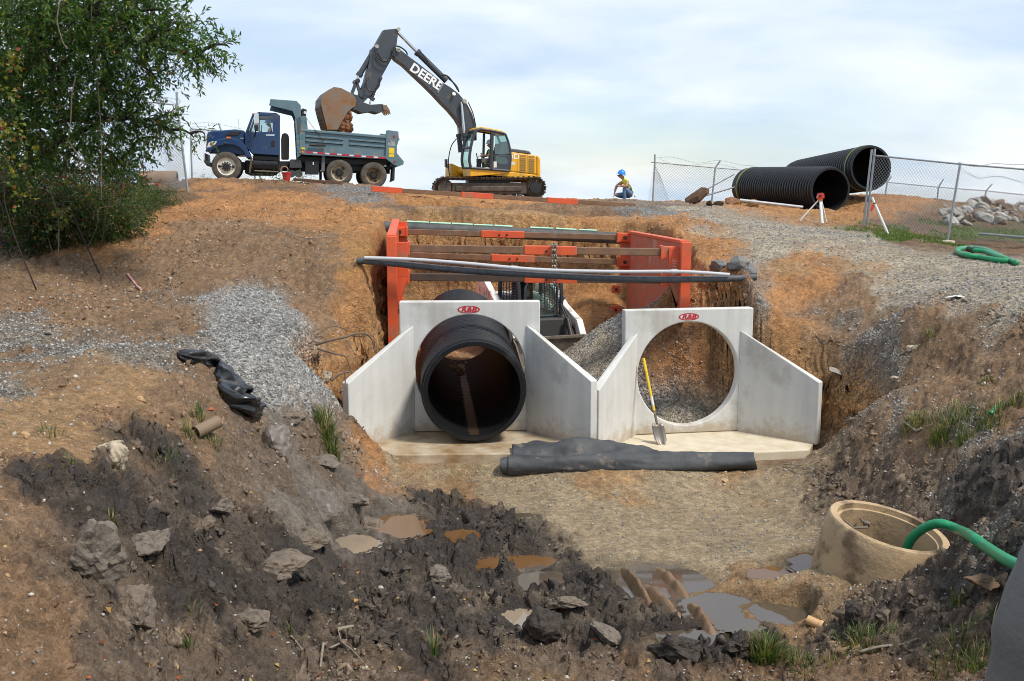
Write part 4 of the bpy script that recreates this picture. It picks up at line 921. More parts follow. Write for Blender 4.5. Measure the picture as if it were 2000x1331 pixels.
hose([P(1762, 1110, 10.5), P(1775, 1062, 10.45), P(1800, 1035, 10.35), P(1835, 1023, 10.2), hp_(1875, 1036), hp_(1900, 1050), hp_(1925, 1068), hp_(1978, 1100), hit(2060, 1150) + Vector((0, 0, .06)), hit(2150, 1180) + Vector((0, 0, .06))], .05, 'suction_hose', 'green suction hose running out of the concrete manhole ring')
CO = empty('hose_coil', hit(1915, 503)); tag(CO, 'coil of green hose lying beside the gravel road', 'hose')
def on(px, py, dz=.06): return hit(px, py) + Vector((0, 0, dz))
b = MB(); b.T = Matrix.Translation(-Vector(CO.location)); b.tube(smooth_path([on(1968, 516), on(1945, 514), on(1915, 509), on(1885, 504), on(1870, 498), on(1876, 492), on(1900, 490), on(1928, 495), on(1955, 508), on(1985, 520)], 10), .055, 12); b.build('outer_loop', HOSE, CO, smooth='all')
b = MB(); b.T = Matrix.Translation(-Vector(CO.location)); b.tube(smooth_path([on(1898, 498, .1), on(1925, 502, .1), on(1948, 510, .09), on(1962, 515, .1)], 10), .05, 12); b.build('inner_loop', HOSE, CO, smooth='all')
b = MB(); b.T = Matrix.Translation(-Vector(CO.location)); b.cyl(on(1890, 496, .1), on(1901, 499, .1), .06, n=12); b.build('coupling', DSTEEL, CO, smooth=True)
# ------------------------------------------------------------------ excavator
def unproj(o):
    """photo pixel -> local (x, z) on the plane y = c of a standing object"""
    M = Matrix.Translation(o.location) @ o.rotation_euler.to_matrix().to_4x4(); inv = M.inverted(); O = inv @ Vector((0, 0, CZ)); R3 = inv.to_3x3()
    def f(px, py, c=0.0):
        d = R3 @ (P(px, py, 1.0) - Vector((0, 0, CZ))); t = (c - O.y) / d.y
        return (O.x + d.x * t, O.z + d.z * t)
    return f
EXC = P(952, 389, 39.5)
EX = empty('excavator', EXC, (0, 0, math.radians(20))); tag(EX, 'yellow tracked excavator with dark grey boom emptying its bucket into the truck', 'excavator')
ux = unproj(EX)
def A_(c, *pts): return [ux(600 + a / 3.598, 30 + b_ / 3.598, c) for a, b_ in pts]
def B_(c, *pts): return [ux(870 + a / 8.065, 235 + b_ / 8.065, c) for a, b_ in pts]
def a3(c, a, b_): q = ux(600 + a / 3.598, 30 + b_ / 3.598, c); return Vector((q[0], c, q[1]))
def b3(c, a, b_): q = ux(870 + a / 8.065, 235 + b_ / 8.065, c); return Vector((q[0], c, q[1]))
EXY = mat('excavator_yellow_paint', (.80, .40, .012), .38, var=.1, vscale=3, dirt=(.42, .25, .09), dirt_amt=.2, dscale=3)
EXG = mat('excavator_dark_grey_paint', (.050, .060, .072), .42, var=.15, vscale=2, dirt=(.12, .10, .085), dirt_amt=.1, dscale=3)
EXB = mat('excavator_black_steel', (.022, .023, .025), .5, var=.2)
CHROME = mat('chrome_rod', (.65, .66, .67), .15, metal=1.0)
TRK = mat('track_steel', (.055, .045, .038), .7, col2=(.14, .10, .07), vscale=7, bump=.1)
DIRTM = mat('loose_orange_dirt', (.24, .10, .04), .95, col2=(.13, .065, .033), vscale=6, bump=.6, bscale=14)
BKT = mat('worn_bucket_steel', (.19, .165, .14), .6, metal=.2, col2=(.24, .13, .065), vscale=2.2, dirt=(.25, .12, .05), dirt_amt=.45, dscale=1.8, bump=.1)
BKD = mat('bucket_back_steel', (.05, .042, .036), .6, col2=(.16, .13, .11), vscale=5, bump=.12)
HOSEB = mat('hydraulic_hose_black', (.012, .012, .013), .45)
PINM = mat('pin_pale', (.42, .40, .33), .4, metal=.4)
# boom
bw = .23
b = MB(); b.prism(A_(-bw, (606, 228), (650, 238), (705, 282), (770, 330), (860, 400), (945, 468), (1010, 508), (1070, 556), (1120, 618), (1160, 690), (1192, 800), (1192, 880), (1100, 880), (1100, 845), (1085, 790), (1050, 730), (1000, 670), (950, 620), (900, 565), (830, 495), (750, 420), (680, 352), (622, 312), (603, 280)), -bw, bw)
boom = b.build('boom', EXG, EX, bevel=.015)
# letters along the boom
p0, p1 = a3(-bw, 748, 374), a3(-bw, 925, 498); dx = p1 - p0; ang = math.atan2(dx.z, dx.x); mid = (p0 + p1) / 2 + Vector((0, -.004, 0))
text_mesh('DEERE', .46, 'lettering', mat('white_vinyl', (.82, .82, .82), .5), boom, Matrix.Translation(mid) @ Matrix.Rotation(-ang, 4, 'Y') @ FRONT, .0015, .014, 0, 1.05)
q0, q1 = a3(-bw, 958, 475), a3(-bw, 918, 542); b = MB(); bar(b, q0 + Vector((0, -.003, 0)), q1 + Vector((0, -.003, 0)), .012, .06); b.build('stripe', mat('grey_stripe', (.22, .24, .26), .5), boom)
for c in ((1083, 612), (628, 250)):
    q = a3(0, *c); b = MB(); b.cyl((q.x, -bw - .22 if c[0] > 900 else -bw - .08, q.z), (q.x, bw + .22 if c[0] > 900 else bw + .08, q.z), .085, n=16); b.cyl((q.x, -bw - .24 if c[0] > 900 else -bw - .1, q.z), (q.x, -bw - .1, q.z), .055, n=12); b.build('pin', PINM, boom, smooth=True)
q = a3(-bw, 1026, 560); b = MB(); b.cyl(q + Vector((0, -.12, .03)), q + Vector((-.02, -.02, -.02)), .075, .05, n=12); b.build('work_lamp', mat('lamp_lens', (.6, .6, .58), .15), boom, smooth=True)
# stick
sw = .19
b = MB(); b.prism(A_(-sw, (540, 102), (625, 94), (642, 108), (628, 215), (603, 290), (520, 440), (462, 548), (398, 612), (352, 590), (368, 552), (402, 470), (432, 350), (452, 238), (478, 214), (500, 172)), -sw, sw)
stick = b.build('stick', EXG, EX, bevel=.015)
for c in ((632, 106), (480, 226), (380, 576), (366, 632)):
    q = a3(0, *c); b = MB(); b.cyl((q.x, -sw - .07, q.z), (q.x, sw + .07, q.z), .07, n=14); b.build('pin', PINM if c[1] < 400 else EXB, stick, smooth=True)
def cylinder(p0, p1, p2, r, name, parent):
    b = MB(); b.cyl(p0, p1, r, n=14); b.cyl(p1 - (p1 - p0).normalized() * .12, p1, r * 1.22, n=14); o = b.build(name, EXG, parent, smooth=True)
    b = MB(); b.cyl(p1, p2, r * .52, n=12); b.build('rod', CHROME, o, smooth=True); return o
cylinder(a3(0, 978, 462), a3(0, 768, 255), a3(0, 640, 125), .115, 'stick_cylinder', EX)
cylinder(a3(0, 472, 245), a3(0, 362, 428), a3(0, 347, 462), .10, 'bucket_cylinder', EX)
for s in (-1, 1):
    c = s * (bw + .13)
    pt, pb = a3(c, 1083, 612), a3(c, 1118, 960)
    if s > 0: pt, pb = Vector((pt0.x, c, pt0.z)), Vector((pb0.x, c, pb0.z))
    else: pt0, pb0 = pt, pb
    cylinder(pb, pt.lerp(pb, .62), pt, .10, 'boom_cylinder', EX)
for c in (-.25, .25):
    b = MB(); bar(b, a3(c, 345, 468), a3(c, 313, 555), .06, .12); b.build('link', EXG, EX, bevel=.01)
    b = MB(); bar(b, a3(c, 345, 468), a3(c, 380, 576), .06, .12); b.build('link', EXG, EX, bevel=.01)
q = a3(0, 345, 468); b = MB(); b.cyl((q.x, -.32, q.z), (q.x, .32, q.z), .085, n=14); b.build('link_pin', EXB, EX, smooth=True)
# hoses
def exh(pts, r=.028): b = MB(); b.tube(smooth_path(pts, 5), r, 7); b.build('hydraulic_hose', HOSEB, EX, smooth='all')
exh([a3(-.3, 480, 235), a3(-.36, 488, 290), a3(-.38, 530, 320), a3(-.38, 580, 315), a3(-.36, 602, 270), a3(-.3, 618, 222), a3(-.25, 650, 222), a3(-.25, 690, 250), a3(-.25, 706, 278)])
exh([a3(-.2, 430, 440), a3(-.28, 415, 480), a3(-.3, 425, 525), a3(-.3, 470, 532), a3(-.28, 505, 500), a3(-.25, 512, 440)], .02)
exh([a3(-.2, 790, 250), a3(-.24, 830, 300), a3(-.24, 850, 330)], .022)
exh([a3(-.2, 945, 420), a3(-.24, 985, 428), a3(-.24, 1030, 480), a3(-.24, 1058, 525)], .03); exh([a3(.2, 950, 425), a3(.24, 1000, 450), a3(.24, 1050, 500), a3(.24, 1066, 540)], .03)
exh([a3(-.28, 1130, 610), a3(-.3, 1165, 690), a3(-.3, 1185, 780)], .02); exh([a3(-.25, 600, 240), a3(-.3, 592, 290), a3(-.3, 570, 320), a3(-.3, 520, 305), a3(-.3, 492, 262)])
# bucket
bc = .62
def shell(outer, th=.05): return outer
sideP = A_(-bc, (188, 506), (240, 514), (300, 545), (330, 572), (345, 602), (338, 640), (286, 676), (232, 770), (214, 806), (140, 806), (112, 700), (96, 632), (98, 585), (128, 545))
bk = empty_b = None
b = MB(); back = A_(-bc, (320, 556), (240, 512), (188, 504), (130, 542), (97, 585), (94, 632), (110, 700), (140, 808), (214, 812)); inn = []
for i, q in enumerate(back):
    inn.append((q[0] + .05, q[1] - .045 if i < 4 else q[1]))
b.prism(back + inn[::-1], -bc, bc); bkt = b.build('bucket', BKD, EX, bevel=.01)
for s in (-1, 1):
    b = MB(); b.prism(sideP, s * bc, s * (bc + .05)); b.build('side_plate', BKT, bkt, bevel=.008)
for k in range(5):
    y = -.56 + k * .28; q = A_(-bc, (140, 800), (214, 808), (200, 850), (160, 845)); b = MB(); b.prism(q, y - .05, y + .05); b.build('tooth', BKD, bkt)
for k in range(6):
    y = -.5 + k * .2; b = MB(); b.prism(A_(-bc, (94, 640), (88, 640), (104, 706), (134, 806), (141, 806)), y - .03, y + .03); b.build('wear_strip', BKT, bkt)
for c in (-.28, .28):
    b = MB(); b.prism(A_(c, (290, 545), (345, 560), (395, 605), (360, 650), (300, 620)), c - .04, c + .04); b.build('hanger_ear', EXG, bkt, bevel=.01)
# thumb with claws
b = MB()
for c in (-.36, -.12, .12, .36): b.prism(A_(-.36, (318, 664), (345, 622), (388, 610), (440, 630), (522, 624), (556, 638), (545, 668), (505, 690), (455, 676), (385, 688), (345, 668)), c - .05, c + .05)
b.prism(A_(-.36, (400, 632), (440, 636), (520, 632), (500, 655), (400, 660)), -.36, .36)
th = b.build('thumb', EXG, EX, bevel=.01)
for c in (-.42, -.14, .14, .42):
    b = MB(); b.prism(A_(-.42, (530, 632), (556, 632), (578, 665), (586, 698), (572, 688), (556, 668), (535, 664)), c - .035, c + .035); b.build('claw', BKT, th, bevel=.006)
cylinder(a3(0, 520, 436), a3(0, 455, 570), a3(0, 438, 630), .06, 'thumb_cylinder', EX)
b = MB(); b.box(a3(0, 432, 568), (.5, .12, .12), (0, math.radians(35), 0)); b.build('thumb_bracket', EXG, EX)
# ---- upper house
hy0, hy1 = -1.30, 1.30
b = MB(); b.prism(B_(hy0, (405, 752), (1012, 812), (1440, 862), (1440, 938), (1290, 925), (850, 882), (420, 840), (395, 800)), hy0, hy1); b.build('deck', EXY, EX, bevel=.03)
b = MB(); b.prism(B_(hy0, (1020, 498), (1140, 514), (1440, 558), (1440, 862), (1012, 812)), hy0, hy1); eng = b.build('engine_housing', EXY, EX, bevel=.05)
b = MB(); b.prism(B_(hy0, (1442, 556), (1480, 575), (1500, 620), (1503, 880), (1490, 925), (1440, 955), (1300, 985), (1290, 930), (1442, 938)), hy0, hy1); b.build('counterweight', EXY, EX, bevel=.06, segs=3)
b = MB(); b.prism(B_(hy0, (1030, 442), (1285, 474), (1345, 490), (1378, 538), (1030, 500)), hy0 + .12, hy1 - .5); b.build('engine_cover', mat('cover_grey', (.07, .075, .085), .5), EX, bevel=.03)
VENT = mat('vent_tan', (.36, .21, .05), .8)
for (x0, y0, x1, y1) in ((1170, 590, 1265, 826), (1310, 606, 1400, 836)):
    q0, q1 = b3(hy0, x0, y1), b3(hy0, x1, y0); b = MB(); b.b2(q0.x, q1.x, hy0 - .012, hy0 + .01, q0.z, q1.z); v = b.build('vent_panel', VENT, eng)
    for k in range(9):
        zz = q0.z + (q1.z - q0.z) * (k + .5) / 9; b = MB(); b.b2(q0.x + .02, q1.x - .02, hy0 - .022, hy0 - .008, zz - .012, zz + .012); b.build('louvre', VENT, v)
    q0, q1 = b3(hy0, x0, y0 - 15), b3(hy0, x1, y0 - 45); b = MB(); b.b2(q0.x, q1.x, hy0 - .01, hy0 + .01, q0.z, q1.z); b.build('vent_panel', VENT, eng)
for xx in (1130, 1288): q0, q1 = b3(hy0, xx, 818), b3(hy0, xx, 530); b = MB(); b.b2(q0.x - .006, q0.x + .006, hy0 - .004, hy0 + .01, q0.z, q1.z); b.build('panel_seam', EXB, eng)
q = b3(hy0, 1083, 578); text_mesh('0D', .27, 'model_digits', mat('white_vinyl', (.8, .8, .8), .5), eng, Matrix.Translation((q.x, hy0 - .006, q.z)) @ FRONT, .001, .004, 0, 1.3)
q = b3(hy0, 1065, 682); b = MB(); b.b2(q.x - .07, q.x + .07, hy0 - .006, hy0 + .01, q.z - .06, q.z + .06); b.build('decal', mat('decal_pale', (.6, .68, .7), .5), eng)
# front right tool box, steps, mirror bow
q0, q1 = b3(.45, 85, 900), b3(.45, 215, 735); b = MB(); b.prism([(q0.x, q0.z), (q0.x + .02, q0.z + .55), (q0.x + .35, q1.z), (q1.x + .6, q1.z), (q1.x + .6, q0.z - .05)], .45, 1.28); b.build('tool_box', EXY, EX, bevel=.05)
b = MB(); b.tube(smooth_path([a3(.6, 1050, 868), a3(.6, 1015, 915), a3(.6, 996, 990), a3(.6, 992, 1060), a3(.6, 1000, 1120), a3(.6, 1010, 1140)], 4), .02, 6); b.build('handrail', EXB, EX, smooth=True)
b = MB(); q = a3(.6, 976, 1040); b.box(q, (.06, .22, .3)); b.tube([a3(.6, 976, 1068), a3(.6, 996, 1076)], .015, 6); b.build('mirror', EXB, EX)
# ---- cab
cy0, cy1 = -1.36, -.40
side = [(400, 752), (378, 620), (400, 430), (440, 265), (492, 165), (560, 142), (720, 165), (880, 198), (945, 225), (992, 350), (1022, 500), (1026, 640), (1004, 800), (720, 775)]
CABG = mat('cab_frame_grey', (.04, .048, .06), .45)
s0 = [b3(cy0, *q) for q in side]
b = MB()
for c, dx in ((cy0, 0), (cy1, 0)):
    b.tube(smooth_path([Vector((p.x, c, p.z)) for p in s0[:6]], 4), .055, 8); b.tube(smooth_path([Vector((p.x, c, p.z)) for p in s0[5:9]], 3), .05, 8); b.tube(smooth_path([Vector((p.x, c, p.z)) for p in s0[8:13]], 3), .045, 8)
    b.tube([Vector((p.x, c, p.z)) for p in (s0[12], s0[13], s0[0])], .05, 8)
    pa, pb = b3(cy0, 735, 190), b3(cy0, 718, 770); b.tube([Vector((pa.x, c, pa.z)), Vector((pb.x, c, pb.z))], .075 if c == cy0 else .05, 8)
for i in (0, 2, 4, 8, 12): b.tube([Vector((s0[i].x, cy0, s0[i].z)), Vector((s0[i].x, cy1, s0[i].z))], .045, 8)
b.build('cab_frame', CABG, EX, smooth=True)
b = MB(); rp = [(s0[i].x, s0[i].z) for i in (4, 5, 6, 7, 8)]; b.prism(rp + [(x, z + .09) for x, z in rp[::-1]], cy0 - .02, cy1 + .05); b.build('cab_roof', EXY, EX, bevel=.04)
b = MB(); b.prism([(p.x, p.z) for p in (b3(cy0, 765, 545), b3(cy0, 1022, 560), b3(cy0, 1026, 640), b3(cy0, 1004, 795), b3(cy0, 760, 775))], cy0 - .03, cy0 - .005)
door = b.build('door_lower_frame', CABG, EX, bevel=.01)
b = MB(); b.prism([(p.x, p.z) for p in (b3(cy0, 790, 565), b3(cy0, 940, 590), b3(cy0, 985, 650), b3(cy0, 960, 700), b3(cy0, 860, 690), b3(cy0, 790, 660))], cy0 - .034, cy0 - .031); b.build('door_lower_glass', mat('door_glass_dark', (.05, .085, .085), .12, spec=.8), door)
q = b3(cy0, 778, 700); b = MB(); b.b2(q.x - .06, q.x + .06, cy0 - .04, cy0 - .03, q.z - .11, q.z + .11); b.build('door_sticker', mat('sticker_white', (.7, .68, .62), .5), door)
b = MB(); b.prism([(p.x, p.z) for p in (b3(cy0, 775, 215), b3(cy0, 930, 240), b3(cy0, 985, 370), b3(cy0, 1010, 540), b3(cy0, 775, 535))], cy0 - .012, cy0 - .006); b.build('door_window', glass_mat('cab_glass_tint', (.55, .75, .72), .14), EX)
b = MB(); b.prism([(s0[i].x, s0[i].z) for i in (0, 1, 2, 3, 4)] + [(s0[i].x + .012, s0[i].z) for i in (4, 3, 2, 1, 0)], cy0 + .05, cy1 - .05); b.build('windscreen', GLS, EX)
b = MB(); b.prism([(s0[0].x - .02, s0[0].z - .32), (s0[0].x - .02, s0[0].z - .02), (s0[12].x, s0[12].z - .02), (s0[12].x, s0[12].z - .1), ], cy0 + .02, cy1); b.build('cab_base', EXY, EX, bevel=.02)
b = MB(); b.prism([(p.x, p.z) for p in (b3(cy0, 1000, 330), b3(cy0, 1022, 500), b3(cy0, 1010, 790), b3(cy0, 960, 790), b3(cy0, 965, 560))], cy0 + .06, cy1 - .02); b.build('rear_wall', CABG, EX)
sq = b3(-.9, 620, 690); b = MB(); b.b2(sq.x - .02, sq.x + .42, -1.12, -.62, sq.z - .12, sq.z); b.prism([(sq.x + .32, sq.z), (sq.x + .46, sq.z), (sq.x + .6, sq.z + .75), (sq.x + .5, sq.z + .78)], -1.12, -.62); b.build('seat', mat('seat_grey', (.14, .14, .14), .85), EX, bevel=.04)
for c in (-1.16, -.6): b = MB(); b.b2(sq.x - .22, sq.x + .16, c - .07, c + .07, sq.z + .04, sq.z + .2); b.cyl((sq.x - .2, c, sq.z + .2), (sq.x - .23, c, sq.z + .36), .02, n=8); b.ico((sq.x - .23, c, sq.z + .38), .035); b.build('control_console', mat('console_grey', (.10, .10, .10), .7), EX, bevel=.01)
EX_SEAT = (sq.x, sq.z)
# ---- undercarriage
UY = math.radians(-14)                      # tracks are turned a little against the house
uc = MB()
def trackset(side_y):
    n = 46; L2, R = 1.72, .40; zc = .43; per = 4 * L2 + 2 * math.pi * R
    b = MB()
    def at(s):
        s %= per
        if s < 2 * L2: return Vector((-L2 + s, 0, zc + R - .03 * math.sin(math.pi * s / (2 * L2)))), 0.0
        s -= 2 * L2
        if s < math.pi * R: a = math.pi / 2 - s / R; return Vector((L2 + R * math.cos(a), 0, zc + R * math.sin(a))), -(s / R)
        s -= math.pi * R
        if s < 2 * L2: return Vector((L2 - s, 0, zc - R)), math.pi
        s -= 2 * L2; a = -math.pi / 2 - s / R; return Vector((-L2 + R * math.cos(a), 0, zc + R * math.sin(a))), -(math.pi + s / R)
    for k in range(n):
        p, a = at(per * k / n); Rm = Matrix.Rotation(-a, 3, 'Y'); b.box(p, (per / n * .86, .6, .03), Rm); b.box(p + Rm @ Vector((-.05, 0, .03)), (.025, .6, .045), Rm); b.box(p + Rm @ Vector((0, 0, -.05)), (per / n * .9, .16, .07), Rm)
    return b, at
for s in (-1, 1):
    yy = s * 1.1; Mt = Matrix.Rotation(UY, 4, 'Z') @ Matrix.Translation((0, yy, 0.0))
    b, _ = trackset(yy); b.T = Matrix.Identity(4); b.v = [tuple(Mt @ Vector(p)) for p in b.v]; tr = b.build('track', TRK, EX); 
    b = MB(); b.T = Mt; b.b2(-1.45, 1.4, -.16, .16, .2, .62); b.b2(-1.3, 1.2, -.22, .22, .3, .5); b.build('track_frame', TRK, EX, bevel=.03)
    for xx, nm, r in ((1.72, 'sprocket', .34), (-1.72, 'idler', .33)):
        b = MB(); b.T = Mt; b.lathe([(.02, -.16), (r * .75, -.17), (r * .78, -.1), (r, -.06), (r, .06), (r * .78, .1), (r * .75, .17), (.02, .16)], (xx, 0, .43), 'Y', 24); o = b.build(nm, TRK, EX, smooth=True)
        if nm == 'sprocket': b = MB(); b.T = Mt; b.lathe([(.001, -.26), (.2, -.25), (.22, -.17)], (xx, 0, .43), 'Y', 24); b.build('hub_cover', EXB, o, smooth=True)
    for k in range(7): b = MB(); b.T = Mt; b.lathe([(.02, -.15), (.1, -.15), (.1, .15), (.02, .15)], (-1.25 + k * .4, 0, .15), 'Y', 14); b.build('roller', TRK, EX, smooth=True)
b = MB(); b.T = Matrix.Rotation(UY, 4, 'Z'); b.b2(-.8, .8, -1.0, 1.0, .45, .75); b.cyl((0, 0, .7), (0, 0, 1.05), .62, n=28); b.build('centre_frame', EXB, EX, bevel=.02)
# soil hanging in and falling from the bucket
def lump_mesh(name, pts, mtl, seed=0, sub=2):
    b = MB(); r_ = random.Random(seed)
    for (p, r, sc) in pts: b.ico(p, r, sub, sc, .16, r_.randint(0, 9999))
    return b.build(name, mtl, smooth=False, fixn=False)
Mx = Matrix.Translation(EX.location) @ EX.rotation_euler.to_matrix().to_4x4()
pts = []; r_ = random.Random(5)
for k in range(46):
    t = r_.random(); c = r_.uniform(-.5, .5); q = a3(c, 270 - 40 * t + r_.uniform(-14, 14 + 10 * t), 690 + 125 * t); pts.append((Mx @ q, .12 + .1 * r_.random(), (1, 1, 1.1)))
for k in range(26):
    c = r_.uniform(-.5, .5); q = a3(c, 268 + r_.uniform(-30, 42), 775 + r_.uniform(0, 45)); pts.append((Mx @ q, .07 + .09 * r_.random(), (1, 1, 1)))
tag(lump_mesh('loose_dirt', pts, DIRTM, 3), 'orange dirt pouring from the excavator bucket into the truck', 'dirt', kind='stuff')
# ------------------------------------------------------------------ dump truck
TRo = P(442, 350, 34.9)
TR = empty('dump_truck', TRo, (math.radians(0), math.radians(1.9), math.radians(13))); tag(TR, 'dark blue dump truck with grey-blue bed being loaded on the bank', 'truck')
ut = unproj(TR)
def T_(c, *pts): return [ut(370 + a / 4.444, 160 + q / 4.444, c) for a, q in pts]
def t3(c, a, q_): q = ut(370 + a / 4.444, 160 + q_ / 4.444, c); return Vector((q[0], c, q[1]))
BLU = mat('truck_navy_paint', (.012, .042, .125), .22, var=.15, vscale=2, spec=.6, dirt=(.06, .065, .085), dirt_amt=.2, dscale=2)
BED = mat('bed_blue_grey_paint', (.085, .165, .205), .5, col2=(.13, .20, .23), vscale=3, dirt=(.2, .2, .18), dirt_amt=.24, dscale=3)
BLK = mat('truck_black', (.014, .014, .015), .5, var=.2)
TYRE = mat('dusty_tyre', (.055, .048, .042), .85, col2=(.12, .10, .08), vscale=5, bump=.1)
RIMW = mat('white_wheel_steel', (.72, .69, .62), .45, col2=(.55, .48, .36), vscale=3)
RIMR = mat('rusty_wheel_steel', (.34, .25, .14), .7, col2=(.17, .09, .045), vscale=5)
CHR = mat('mirror_chrome', (.7, .7, .7), .12, metal=1.0)
TW = 2.42
def wheel(cx_, cz_, c, r, rim, dual=False):
    q = t3(c, cx_, cz_)
    b = MB(); w = .28; k = r / 130 * 1.0; R = r
    prof = [(R * .60, 0.02), (R * .62, -.01), (R * .80, -.03), (R * .95, 0.0), (R, .05), (R, w - .05), (R * .95, w), (R * .6, w)]
    if dual: prof = prof[:6] + [(R * .95, w), (R * .75, w + .03), (R * .95, w + .06), (R, w + .1), (R, 2 * w), (R * .95, 2 * w + .05), (R * .6, 2 * w + .05)]
    b.lathe(prof, (q.x, c, q.z), 'Y', 44, caps=False); o = b.build('wheel', TYRE, TR, smooth=True)
    off = .12 if dual else -.0
    b = MB(); b.lathe([(R * .62, .0), (R * .58, .01), (R * .54, .05 + off), (R * .40, .07 + off), (R * .36, .04 + off), (.02, .04 + off)] if not dual else [(R * .62, .0), (R * .58, .01), (R * .54, .10), (R * .44, .15), (R * .22, .16), (.001, .16)], (q.x, c, q.z), 'Y', 36, caps=False); b.build('rim', rim, o, smooth=True)
    b = MB(); hz = -.06 if not dual else .04; b.lathe([(.001, hz), (R * .19, hz), (R * .22, hz + .06), (R * .22, hz + .14)], (q.x, c, q.z), 'Y', 20); b.build('hub', BLK, o, smooth=True)
    for j in range(10):
        a = 2 * math.pi * j / 10; rr = R * .29; y0 = (.01 if not dual else .11); b = MB(); b.cyl((q.x + rr * math.cos(a), c + y0 - .02, q.z + rr * math.sin(a)), (q.x + rr * math.cos(a), c + y0 + .05, q.z + rr * math.sin(a)), .028, n=6); b.build('nut', BLK, o)
    for j in range(2 if not dual else 3):
        a = math.pi * j if not dual else 2 * math.pi * j / 3 + .9; rr = R * .46; b = MB(); b.cyl((q.x + rr * math.cos(a), c + (.02 if not dual else .09), q.z + rr * math.sin(a)), (q.x + rr * math.cos(a), c + .2, q.z + rr * math.sin(a)), .045, n=10); b.build('hand_hole', BLK, o)
    return q
rf = (t3(0, 450, 735) - t3(0, 320, 735)).length
wheel(320, 735, .08, rf, RIMW); q = t3(.08, 320, 735)
b = MB(); b.lathe([(rf * .5, 0), (rf, .05), (rf, .26), (rf * .5, .3)], (q.x, TW - .34, q.z), 'Y', 36); b.build('wheel', TYRE, TR, smooth=True)
rr_ = (t3(0, 1418, 790) - t3(0, 1302, 790)).length
for cxx, czz, rm in ((1302, 790, RIMW if False else mat('dirty_cream_wheel', (.48, .42, .30), .6, col2=(.30, .22, .13), vscale=4)), (1600, 812, RIMR)):
    wheel(cxx, czz, .02, rr_, rm, True); q = t3(.02, cxx, czz)
    b = MB(); b.lathe([(rr_ * .5, 0), (rr_, .05), (rr_, .58), (rr_ * .5, .6)], (q.x, TW - .64, q.z), 'Y', 36); b.build('wheel', TYRE, TR, smooth=True)
# chassis rails, axles
r0, r1 = t3(.8, 230, 690), t3(.8, 1740, 735)
for c in (.78, 1.6): b = MB(); b.add([Vector((r0.x, c, r0.z)), Vector((r1.x, c, r1.z)), Vector((r1.x, c, r1.z - .27)), Vector((r0.x, c, r0.z - .27))] + [Vector((r0.x, c + .09, r0.z)), Vector((r1.x, c + .09, r1.z)), Vector((r1.x, c + .09, r1.z - .27)), Vector((r0.x, c + .09, r0.z - .27))], [(0, 1, 2, 3), (7, 6, 5, 4), (0, 4, 5, 1), (1, 5, 6, 2), (2, 6, 7, 3), (3, 7, 4, 0)]); b.build('chassis_rail', BLK, TR)
for cxx, czz in ((320, 735), (1302, 790), (1600, 812)): q = t3(.3, cxx, czz); b = MB(); b.cyl((q.x, .3, q.z), (q.x, TW - .3, q.z), .09, n=12); b.ico((q.x, TW / 2, q.z), .2, 2); b.build('axle', BLK, TR, smooth=True)
b = MB(); q0, q1 = t3(.5, 480, 800), t3(.5, 760, 690); b.b2(q0.x, q1.x, .7, 1.7, q0.z, q1.z); b.build('gearbox', BLK, TR, bevel=.05)
# hood and cab shell
b = MB(); b.prism(T_(.22, (160, 560), (148, 470), (158, 438), (185, 428), (300, 420), (395, 412), (480, 424), (490, 620), (470, 640), (200, 620)), .24, TW - .24); hood = b.build('hood', BLU, TR, bevel=.05, segs=3)
b = MB(); b.prism(T_(.2, (150, 470), (160, 436), (172, 434), (160, 470), (165, 600), (140, 600)), .30, TW - .3); b.build('grille', mat('grille_grey', (.12, .12, .125), .4), hood, bevel=.01)
b = MB(); b.prism(T_(.2, (312, 468), (360, 432), (455, 430), (420, 468)), .215, .245); b.build('hood_vent', BLK, hood, bevel=.01)
def fender(c0, c1):
    outer = [(133, 605), (160, 560), (200, 525), (250, 500), (310, 488), (380, 488), (440, 508), (480, 545), (512, 600), (534, 660)]
    inner = [(492, 660), (470, 612), (430, 572), (380, 550), (310, 546), (250, 562), (205, 588), (180, 605)]
    b = MB(); b.prism(T_(0, *(outer + inner)), c0, c1); return b.build('fender', BLU, TR, bevel=.035, segs=3)
fd = fender(.02, .5); fender(TW - .5, TW - .02)
b = MB(); b.prism(T_(0, (150, 575), (165, 530), (200, 516), (240, 520), (225, 545), (180, 570)), .0, .10); hl = b.build('headlight', mat('headlight_lens', (.62, .64, .65), .12, spec=.8), TR, bevel=.02)
b = MB(); b.prism(T_(0, (182, 555), (186, 535), (214, 532), (205, 552)), -.012, .05); b.build('indicator', mat('amber_lens', (.75, .2, .01), .25), hl, bevel=.01)
b = MB(); b.prism(T_(0, (320, 492), (322, 478), (356, 478), (358, 492)), .0, .06); b.build('marker_lamp', mat('amber_lens', (.75, .2, .01), .25), fd)
for cxx, czz, w in ((455, 492, .14), (312, 528, .10)): q = t3(0, cxx, czz); b = MB(); b.b2(q.x - w / 2, q.x + w / 2, .008, .03, q.z - .022, q.z + .022); b.build('badge', CHR, fd)
b = MB(); b.prism(T_(.05, (122, 625), (140, 618), (145, 690), (185, 700), (185, 740), (150, 730), (122, 690)), .06, TW - .06); b.build('bumper', BLK, TR, bevel=.03)
b = MB(); b.prism(T_(.05, (121, 628), (134, 624), (138, 685), (124, 690)), .03, .5); b.build('bumper_corner', CHR, TR, bevel=.02)
